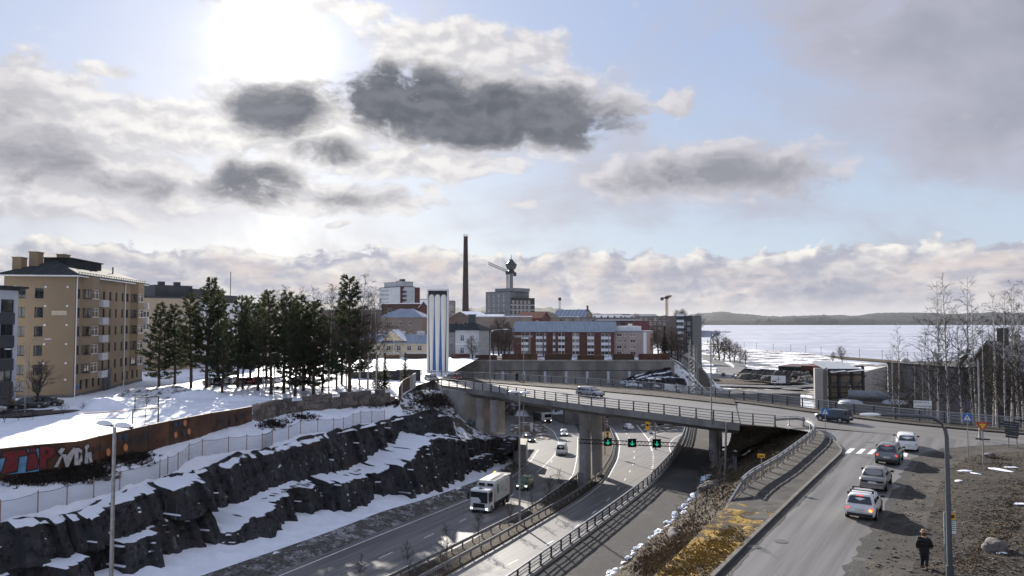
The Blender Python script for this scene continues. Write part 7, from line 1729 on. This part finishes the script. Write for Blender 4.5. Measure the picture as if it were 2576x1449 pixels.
for u, v, z0, yy, lb in ((1526,1075,None,None,'red and white striped height post beside the bridge column'),):
    p = onH(1527,1077); hh = at_y(1527,1038,p.y).z-p.z; t = thing('barrier_post', lb, 'post', p, face_cam(p))
    for i in range(10): mb = MB(); mb.tube([(0,0,hh*i/10),(0,0,hh*(i+1)/10)], .14, 10); mb.build('band', s_red if i % 2 else s_white, t)
    mb = MB(); mb.box(-.5,.5,-.14,-.05,hh-.6,hh+.5); b = mb.build('sign_box', s_blk, t); flat(t, 'red_ring', s_red, [[(.34*math.cos(a),hh-.05+.34*math.sin(a)) for a in [k*math.pi/8 for k in range(16)]]], -.15, b); flat(t, 'ring_field', s_yel, [[(.22*math.cos(a),hh-.05+.22*math.sin(a)) for a in [k*math.pi/8 for k in range(16)]]], -.155, b)
p = onH(1522,1146); t = thing('traffic_signal', 'thin signal pole with orange and black warning plates by the median barrier', 'sign', p, face_cam(p)); hh = at_y(1522,1040,p.y).z-p.z; post(t, hh, .09); mb = MB(); mb.box(.25,.7,-.2,0,hh-.9,hh-.05); mb.build('signal_head', s_blk, t); mb = MB(); mb.box(.25,.75,-.1,-.04,hh-4.9,hh-3.4); b = mb.build('warning_plate', s_yel, t)
for z in (3.75, 4.5): flat(t, 'warning_ring', s_blk, [[(.5+.2*math.cos(a),hh-z+.2*math.sin(a)) for a in [k*math.pi/8 for k in range(16)]]], -.105, b)
p = onH(1629,1092); t = thing('warning_sign', 'tall orange warning plate with two rings on the ramp island', 'sign', p, face_cam(p)); hh = at_y(1629,1048,p.y).z-p.z; post(t, hh+.3, .07, .5); mb = MB(); mb.box(-.45,.45,-.1,-.04,hh-3.2,hh); b = mb.build('plate', s_yel, t)
for z in (.8, 2.0): flat(t, 'warning_ring', s_blk, [[(.33*math.cos(a),hh-z+.33*math.sin(a)) for a in [k*math.pi/8 for k in range(16)]]], -.105, b)
flat(t, 'direction_disc', s_blue, [[(.9+.35*math.cos(a),hh-4.0+.35*math.sin(a)) for a in [k*math.pi/8 for k in range(16)]]], -.105, b)
p = at_y(1757,975,205); t = thing('direction_board', 'large dark board on a pole behind the far bridge railing', 'sign', (p.x,205,8), face_cam(p)); 
post(t, at_y(1757,910,205).z-8, .08)
# ---- people
skin = mat('skin', (.40,.24,.18), .6, .08, 6, coords='obj'); coat = mat('black_coat', (.012,.012,.013), .85, .2, 6, coords='obj'); trousers = mat('dark_trousers', (.014,.015,.018), .85, .2, 6, coords='obj'); hat_m = mat('beige_hat', (.26,.17,.12), .9, .2, 10, coords='obj'); shoe = mat('black_shoe', (.012,.012,.012), .5, .1, 5, coords='obj'); hair = mat('brown_hair', (.07,.04,.025), .7, .2, 10, coords='obj')
def skin_mesh(name, verts, edges, radii, m, sub=2):
    me = bpy.data.meshes.new(name); me.from_pydata(verts, edges, []); o = bpy.data.objects.new(name, me); col.objects.link(o)
    md = o.modifiers.new('s', 'SKIN'); md.use_smooth_shade = True
    for v, r in zip(me.skin_vertices[0].data, radii): v.radius = (r, r) if not hasattr(r, '__len__') else r
    seen = set(); adj = {i: [] for i in range(len(verts))}
    for a, b in edges: adj[a].append(b); adj[b].append(a)
    for i in range(len(verts)):
        if i in seen: continue
        me.skin_vertices[0].data[i].use_root = True; st = [i]
        while st:
            j = st.pop()
            if j in seen: continue
            seen.add(j); st += adj[j]
    s = o.modifiers.new('d', 'SUBSURF'); s.levels = sub; s.render_levels = sub
    bpy.context.view_layer.update(); me2 = bpy.data.meshes.new_from_object(o.evaluated_get(bpy.context.evaluated_depsgraph_get()))
    bpy.data.objects.remove(o); me2.materials.clear(); me2.materials.append(m); me2.polygons.foreach_set('use_smooth', [True]*len(me2.polygons)); return me2
def person(label, p, rz, bag=False, hat=True, coat_m=coat, scale=1.0, group=None):
    t = thing('person', label, 'person', p, rz, group, scale)             # faces +x, mid-stride
    V = [(0,0,.93),(.01,0,1.12),(.03,0,1.32),(.04,0,1.44),(.05,0,1.50),(.07,0,1.56),(.09,0,1.64),(.08,0,1.74),
         (0,.10,.90),(.10,.10,.50),(-.02,.10,.09),(.12,.10,.035), (0,-.10,.90),(.03,-.10,.50),(-.28,-.10,.16),(-.22,-.10,.04),
         (.03,.19,1.40),(-.10,.27,1.16),(-.06,.27,.94),(-.03,.27,.87), (.03,-.19,1.40),(.08,-.29,1.14),(.20,-.26,.97),(.25,-.25,.92)]
    E = [(0,1),(1,2),(2,3),(3,4),(4,5),(5,6),(6,7),(0,8),(8,9),(9,10),(10,11),(0,12),(12,13),(13,14),(14,15),(3,16),(16,17),(17,18),(18,19),(3,20),(20,21),(21,22),(22,23)]
    Rr = [(.15,.13),(.14,.12),(.17,.13),(.12,.10),.055,.065,(.085,.10),(.06,.075), .095,.068,.045,.045,.095,.068,.045,.045,.068,.052,.04,.032,.068,.052,.04,.032]
    # hands: palm plus five finger chains each
    for hnd, sy in (((-.02,.27,.82),1), ((.29,-.245,.88),-1)):
        b = len(V); V.append(hnd); Rr.append((.035,.022)); E.append((19 if sy > 0 else 23, b))
        for k in range(4):
            f = len(V); x, y, z = hnd; dx = (k-1.5)*.016
            V += [(x+dx, y, z-.02), (x+dx+.004, y, z-.055-.006*(k in (1,2))), (x+dx+.012, y-.008*sy, z-.085-.008*(k in (1,2)))]; Rr += [.009,.0085,.007]; E += [(f,f+1),(f+1,f+2)]
        f = len(V); V += [(x+.02,y,z+.01),(x+.045,y-.01*sy,z-.02),(x+.05,y-.015*sy,z-.045)]; Rr += [.010,.009,.007]; E += [(f,f+1),(f+1,f+2)]
    body = obj('body', skin_mesh('body', V, E, Rr, skin), t)
    # clothes: slightly larger skins over the body
    C = V[:4]+[V[16],V[17],V[18],V[20],V[21],V[22]]+[(.0,0,.78),(.04,0,1.47)]
    CE = [(0,1),(1,2),(2,3),(3,4),(4,5),(5,6),(3,7),(7,8),(8,9),(0,10),(3,11)]
    obj('coat', skin_mesh('coat', C, CE, [(.25,.22),(.24,.21),(.26,.21),(.21,.18),.125,.105,.085,.125,.105,.085,(.25,.23),.12], coat_m), t)
    T = [(0,0,.90),V[8],V[9],V[10],V[12],V[13],V[14]]; obj('trousers', skin_mesh('trousers', T, [(0,1),(1,2),(2,3),(0,4),(4,5),(5,6)], [(.19,.17),.135,.105,.085,.135,.105,.085], trousers), t)
    for k, f in enumerate(((10,11),(14,15))):
        a, b = Vector(V[f[0]]), Vector(V[f[1]]); obj('shoe', skin_mesh('shoe', [a-Vector((.03,0,.03)), a+Vector((.05,0,-.04)), b+Vector((.06,0,.0))], [(0,1),(1,2)], [.06,.055,.042], shoe, 1), t)
    # face: nose, ears, eyes, mouth
    f = MB(); f.obox((.195,0,1.655), .03, .026, .045)
    for s in (-1,1): f.obox((.085, s*.10, 1.655), .04, .02, .06)
    f.build('nose_and_ears', skin, body)['kind'] = 'stuff'
    for s in (-1,1): mb = MB(); mb.obox((.178, s*.033, 1.69), .01, .025, .012); mb.build('eye', s_blk, body)
    mb = MB(); mb.obox((.178,0,1.605), .01, .045, .010); mb.build('mouth', mat('lips', (.3,.12,.1), .5, .05, 5), body)
    if hat:
        mb = MB(); rows = [[(.075+rr*math.cos(a)*1.08, rr*math.sin(a), z) for a in [k*math.pi/8 for k in range(17)]] for z, rr in ((1.715,.175),(1.725,.18),(1.735,.125),(1.79,.122),(1.84,.10),(1.86,.03))]; mb.grid(rows); mb.build('hat', hat_m, t, True, 50)
    mb = MB(); rows = [[(.06+rr*math.cos(a), rr*.95*math.sin(a), z) for a in [R(70)+k*R(220)/10 for k in range(11)]] for z, rr in ((1.56,.115),(1.64,.128),(1.72,.128),(1.78,.10),(1.81,.03))]; mb.grid(rows); mb.build('hair', hair, t, True, 180)
    return t
p = at_pl(2326,1436,TZ)+Vector((0,0,.1)); person('person in a black jacket and beige hat walking away along the gravel', p, ROAD_ANG-R(4))
p = at_pl(1300,962,TZ)+Vector((0,0,.24)); person('person in a long black coat walking a small dog on the bridge', p, R(-50), hat=False)
# small dog beside the bridge walker
dogm = mat('tan_fur', (.28,.19,.11), .9, .25, 8, coords='obj')
V = [(-.22,0,.30),(-.08,0,.31),(.10,0,.32),(.20,0,.36),(.27,0,.44),(.34,0,.46),(.42,0,.43), (.16,.06,.22),(.17,.06,.10),(.18,.06,.02),(.16,-.06,.22),(.13,-.06,.10),(.15,-.06,.02), (-.22,.06,.22),(-.17,.06,.16),(-.25,.06,.10),(-.24,.06,.02),(-.22,-.06,.22),(-.18,-.06,.16),(-.26,-.06,.10),(-.25,-.06,.02), (-.30,0,.36),(-.36,0,.46), (.31,.05,.54),(.31,-.05,.54)]
E = [(0,1),(1,2),(2,3),(3,4),(4,5),(5,6),(2,7),(7,8),(8,9),(2,10),(10,11),(11,12),(0,13),(13,14),(14,15),(15,16),(0,17),(17,18),(18,19),(19,20),(0,21),(21,22),(5,23),(5,24)]
Rr = [.085,.08,.105,.08,.065,.07,.035,.045,.028,.026,.045,.028,.026,.05,.034,.024,.025,.05,.034,.024,.025,.03,.015,.022,.022]
p = at_pl(1318,964,TZ)+Vector((0,0,.23)); t = thing('dog', 'small tan dog walking beside the person on the bridge', 'dog', p, R(-50)); obj('body', skin_mesh('body', V, E, Rr, dogm), t)
# ---- goals on the snow yard
for u, v, w, lb in ((366,1067,58,'small black-framed goal with a net nearer the graffiti wall'),(369,1034,53,'small black-framed goal with a net nearer the snow heaps')):
    p = at_pl(u, v, YZ+.1); k = p.y/1860; W2 = w*k; H2 = W2*.66; t = thing('goal', lb, 'goal', p, face_cam(p)+R(6), 'goals on the snow yard')
    for x in (-W2/2, 0, W2/2): mb = MB(); mb.bar((x,0,-.1),(x,0,H2),.11,.11) if x else mb.bar((x,.55,-.1),(x,.3,H2),.06,.06); mb.build('post', s_blk, t)
    mb = MB(); mb.bar((-W2/2-.03,0,H2),(W2/2+.03,0,H2),.11,.11); mb.build('crossbar', s_blk, t)
    for x in (-W2/2, W2/2): mb = MB(); mb.bar((x,0,.05),(x,.8,.05),.06,.06); mb.bar((x,.8,.05),(x,.3,H2),.05,.05); mb.build('side_frame', s_blk, t)
    mb = MB(); mb.quad((-W2/2,.78,0),(W2/2,.78,0),(W2/2,.3,H2),(-W2/2,.3,H2)); mb.build('net', wire2, t)
# ---- snow heaps
def heap(label, u, v, z, rx, ry, h, m, seed, rz=0):
    p = at_pl(u, v, z); mb = MB(); rows = []
    for i in range(9):
        q = i/8; rr = 1-q**1.0 if i < 8 else .02
        rows.append([((rr*rx*(1+.25*fbm(math.cos(a)*1.2+seed, math.sin(a)*1.2, q)))*math.cos(a), (rr*ry*(1+.25*fbm(math.cos(a)*1.3, math.sin(a)*1.3+seed, q)))*math.sin(a), -.2+h*(math.sin(q*math.pi/2)**1.2)+.22*h*fbm(math.cos(a)*2*rr+seed, math.sin(a)*2*rr, 3)) for a in [k*2*math.pi/28 for k in range(29)]])
    mb.grid(rows); o = mb.build('snow_heap', m, None, True, 180, loc=p); o.rotation_euler = (0,0,rz); face_out(o.data, Vector((0,0,1))); tag(o, label, 'snow heap', 'ploughed snow heaps'); return o
dirty_heap = ground_mat('gritty_snow', [((.62,.65,.70), 1, 0, 1), ((.14,.13,.125), .8, .48, .60), ((.08,.075,.07), 3, .54, .66)], bump=.9, bscale=3)
heap('sharp white snow heap in front of the street by the goals', 258, 1032, YZ, 4.2, 2.4, 1.9, snow_m, 1); heap('dirty snow heap in front of the parked cars', 345, 998, YZ, 4.5, 3, 1.6, dirty_heap, 3); heap('long gritty snow heap below the first pine', 420, 1000, YZ, 8, 3.5, 1.9, dirty_heap, 5); heap('broad snow heap before the tallest pine', 500, 1003, YZ, 7, 3, 1.5, snow_m, 7); heap('low snow heap beside the stone wall', 610, 1012, YZ, 7, 3, 1.2, snow_m, 9)
mb = MB(); p = at_pl(255,1040,YZ+.4); mb.bar((-3,0,.05),(3.2,.6,.25),.5,.06); tag(mb.build('plank', wood, None, loc=p), 'brown plank leaning on the sharp snow heap', 'plank')
# ---- boulders and snow lumps
bold_m = mat('boulder_granite', (.14,.125,.118), .9, .25, 2.5, bump=.5, bscale=6)
def boulder(label, p, r, seed, m=bold_m, sq=(1,1,.75), name='boulder', group=None, cat='boulder'):
    bm = bmesh.new(); bmesh.ops.create_icosphere(bm, subdivisions=3, radius=1)
    for v in bm.verts: v.co = v.co*(1+.42*fbm(v.co.x*1.1+seed, v.co.y*1.1, v.co.z*1.1+seed)+.08*noise.cell(v.co*2.2)); v.co = Vector((v.co.x*r*sq[0], v.co.y*r*sq[1], v.co.z*r*sq[2]))
    me = bpy.data.meshes.new(name); bm.to_mesh(me); bm.free(); me.materials.append(m); me.polygons.foreach_set('use_smooth', [True]*len(me.polygons))
    o = obj(name, me, None, p); return tag(o, label, cat, group)
def on_right(u, v):
    q = on_obj('waste_ground', u, v, None); return q if q else at_pl(u, v, TZ+.1)
bpy.context.view_layer.update()
boulder('rounded pale granite boulder lying on the waste ground', on_right(2505,1385)+Vector((0,0,.2)), .5, 2)
boulder('flat pale rock cropping out of the brown slope below the moss', on_slope(1700,1345), 1.1, 5, sq=(.5,1.0,.4)); boulder('grey rock on the slope by the small wire fence', on_slope(1790,1225), 1.2, 7, sq=(1.1,.7,.5)); boulder('dark stone behind the yield sign', on_right(2490,1150)+Vector((0,0,.1)), .45, 9, sq=(1,.7,.6))
r = random.Random(12)
lump = []
for s in range(4):
    bm = bmesh.new(); bmesh.ops.create_icosphere(bm, subdivisions=2, radius=1)
    for v in bm.verts: v.co = v.co*(1+.4*fbm(v.co.x*1.3+s*3, v.co.y*1.3, v.co.z*1.3)); v.co.z *= .6
    me = bpy.data.meshes.new('snow_lump'); bm.to_mesh(me); bm.free(); me.materials.append(snow_m); lump.append(me)
sp = arc(SE, .25); k = 0
for i, q in enumerate(sp):
    if not (40 < q.y < 92) or r.random() < .12: continue
    o = obj('snow_lump', lump[i % 4], None, q+Vector((r.uniform(-.1,1.5), r.uniform(-.3,.3), .10+r.uniform(0,.12))), r.uniform(0,6), r.uniform(.12,.40)); tag(o, 'ploughed snow lump in the white row along the footpath edge', 'snow lump', 'snow lumps along the footpath')
    k += 1
for u, v, s, lb in ((1916,1220,.5,'small snow remnant under the bus stop flag'),(2428,1185,.7,'snow patch by the crosswalk sign at the gravel'),(2515,1182,1.1,'longer snow patch on the waste ground behind the yield sign'),(2412,1210,.5,'little snow patch beside the gravel path'),(2562,1268,.8,'snow patch at the right edge of the waste ground'),(2520,1392,.3,'snow remnant beside the granite boulder'),(1850,1135,.5,'snow scrap on the slope under the guardrail'),(2455,1192,.5,'crumb of snow between the two larger waste ground patches'),(2540,1176,.6,'snow scrap right of the longer patch behind the yield sign')):
    q = (on_right(u, v) if u > 2100 else on_slope(u, v)); o = obj('snow_patch', lump[int(u) % 4], None, q+Vector((0,0,.02)), r.uniform(0,6), (s*.9,s*.38,.07)); tag(o, lb, 'snow patch', 'snow remnants')
# small wire enclosure on the slope, fence posts under the bridge
t = thing('slope_fence', 'short wire fence with steel posts on the slope under the bridge corner', 'fence', on_slope(1850,1180)); L = -Vector(t.location); q = [on_slope(1826,1190), on_slope(1845,1178), on_slope(1852,1185)]
for a in q: mb = MB(); mb.tube([a+Vector((0,0,-.2)), a+Vector((0,0,1.6))], .04, 6); mb.build('post', steel, t, loc=L)
for a, b in zip(q, q[1:]): mb = MB(); mb.quad(a, b, b+Vector((0,0,1.5)), a+Vector((0,0,1.5))); mb.build('mesh_panel', wire, t, loc=L)
p = at_y(1822,1180,84); t = thing('lean_pole', 'pale pole leaning against the right end of the bridge deck', 'pole', (p.x,p.y,18)); mb = MB(); mb.tube([(0,0,-1),(.3,0,at_y(1826,1062,84).z-18)], .12, 8); mb.build('shaft', steel, t, True)
# ---- rock outcrop, roads and roundabout beyond the bridge
def outcrop(label, px, h0, depth, seed, yy, vt, m=None):
    base = [at_y(u, v, y) for u, v, y in px]; top = [p+Vector((0, depth, 0)) for p in base]
    for p, v in zip(top, vt): p.z = at_y(1288, v, p.y).z
    t = thing('rock_outcrop', label, 'rock', base[len(base)//2]); o = cliff('x', base, top, 160, 26, seed, 1.6).build('rock_face', m or rock_m, t, True, 35, loc=-Vector(t.location)); face_out(o.data, Vector((.2,-1,.6)))
outcrop('dark rock outcrop with snow at the end of the city retaining wall', [(1560,968,222),(1600,968,220),(1650,968,220),(1700,968,222),(1740,962,232)], 0, 2.5, 4.0, 222, [962,945,932,925,945])
outcrop('blocky grey rock cut behind the roundabout by the green shop', [(1850,950,330),(1890,952,325),(1950,958,318),(2000,958,312),(2050,955,305)], 0, 8, 6.0, 320, [934,928,930,932,936], m=mat('grey_rock', (.07,.065,.06), .95, .35, .4, bump=.8, bscale=1))
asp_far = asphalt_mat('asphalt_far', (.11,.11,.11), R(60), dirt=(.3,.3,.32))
def zg(x, y): return far_ground(x, y)
wr = [at_pl(u, v, 8.0-.012*(0)) for u, v in ((1700,1010),(1760,975),(1800,958),(1815,945),(1826,930),(1824,918),(1812,908),(1798,899),(1785,892),(1775,886))]
wr = smooth_line(wr, 60, 3)
for p in wr: p.z = 0
def drape(name, line, w, m, dz):
    A, B = offs(line, -w), offs(line, w); mb = MB(); rows = [A, line, B]
    mb.grid([[Vector((p.x, p.y, (far_ground(p.x, p.y) if p.y > 228 else 8.3)+dz)) for p in r_] for r_ in rows]); o = struct(name, mb, m, True); up_faces(o.data)
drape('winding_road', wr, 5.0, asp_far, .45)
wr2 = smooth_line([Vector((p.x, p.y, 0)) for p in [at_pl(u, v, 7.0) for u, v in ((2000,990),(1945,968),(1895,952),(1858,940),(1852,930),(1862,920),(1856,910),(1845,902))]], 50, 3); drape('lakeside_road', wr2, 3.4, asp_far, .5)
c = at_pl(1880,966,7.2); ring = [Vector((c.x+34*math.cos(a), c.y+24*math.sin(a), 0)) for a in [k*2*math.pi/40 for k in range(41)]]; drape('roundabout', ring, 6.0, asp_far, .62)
mb = MB(); mb.grid([[(c.x+26*rr*math.cos(a), c.y+17*rr*math.sin(a), 8.6+1.0*(1-rr)) for a in [k*2*math.pi/30 for k in range(31)]] for rr in (1,.7,.4,.02)]); o = struct('roundabout_island', mb, earth, True); up_faces(o.data)
# shoreline clutter: promenade edge and masts
mb = MB(); prom = smooth_line([at_pl(u, v, 2.2) for u, v in ((1780,868),(1880,882),(1990,889),(2090,898),(2180,905),(2270,912),(2360,918))], 60, 2); mb.grid([[p+Vector((-4,0,-.8)) for p in prom], [p+Vector((-3,0,.9)) for p in prom], [p+Vector((4,0,.9)) for p in prom], [p+Vector((5,0,-1.2)) for p in prom]]); o = struct('promenade', mb, earth, True); up_faces(o.data)
for i, q in enumerate(arc(prom, 26)):
    mb = MB(); mb.tube([(0,0,-.5),(0,0,7.5)], .16, 5); mb.box(-.5,.5,-.2,.2,7.4,7.7); tag(mb.build('promenade_lamp', steel_d, None, loc=q+Vector((0,0,.8))), 'thin lamp post standing along the frozen lake promenade', 'street lamp', 'promenade lamps')
# pedestrian far figures are left to the road; cars stand on the roads above
# boards and cabinets in the island
p = onH(1337,1085); mb = MB(); mb.box(-.35,.35,-.25,.25,0,2.0); tag(mb.build('white_cabinet', s_white, None, loc=p), 'white cabinet standing on the slip road island', 'cabinet')
# ================================================================== haze over the far town and lake
hz_m = bpy.data.materials.new('haze_air'); hz_m.use_nodes = True; tt = hz_m.node_tree; tt.nodes.clear()
v_ = tt.nodes.new('ShaderNodeVolumePrincipled'); v_.inputs['Color'].default_value = (.82,.88,1.0,1); v_.inputs['Density'].default_value = .000011; v_.inputs['Anisotropy'].default_value = .1
o_ = tt.nodes.new('ShaderNodeOutputMaterial'); tt.links.new(v_.outputs[0], o_.inputs['Volume'])
mb = MB(); mb.box(-14500, 14500, -600, 17000, -13, 190); tag(mb.build('haze', hz_m), 'thin cold haze over the town and lake', 'haze', kind='stuff')
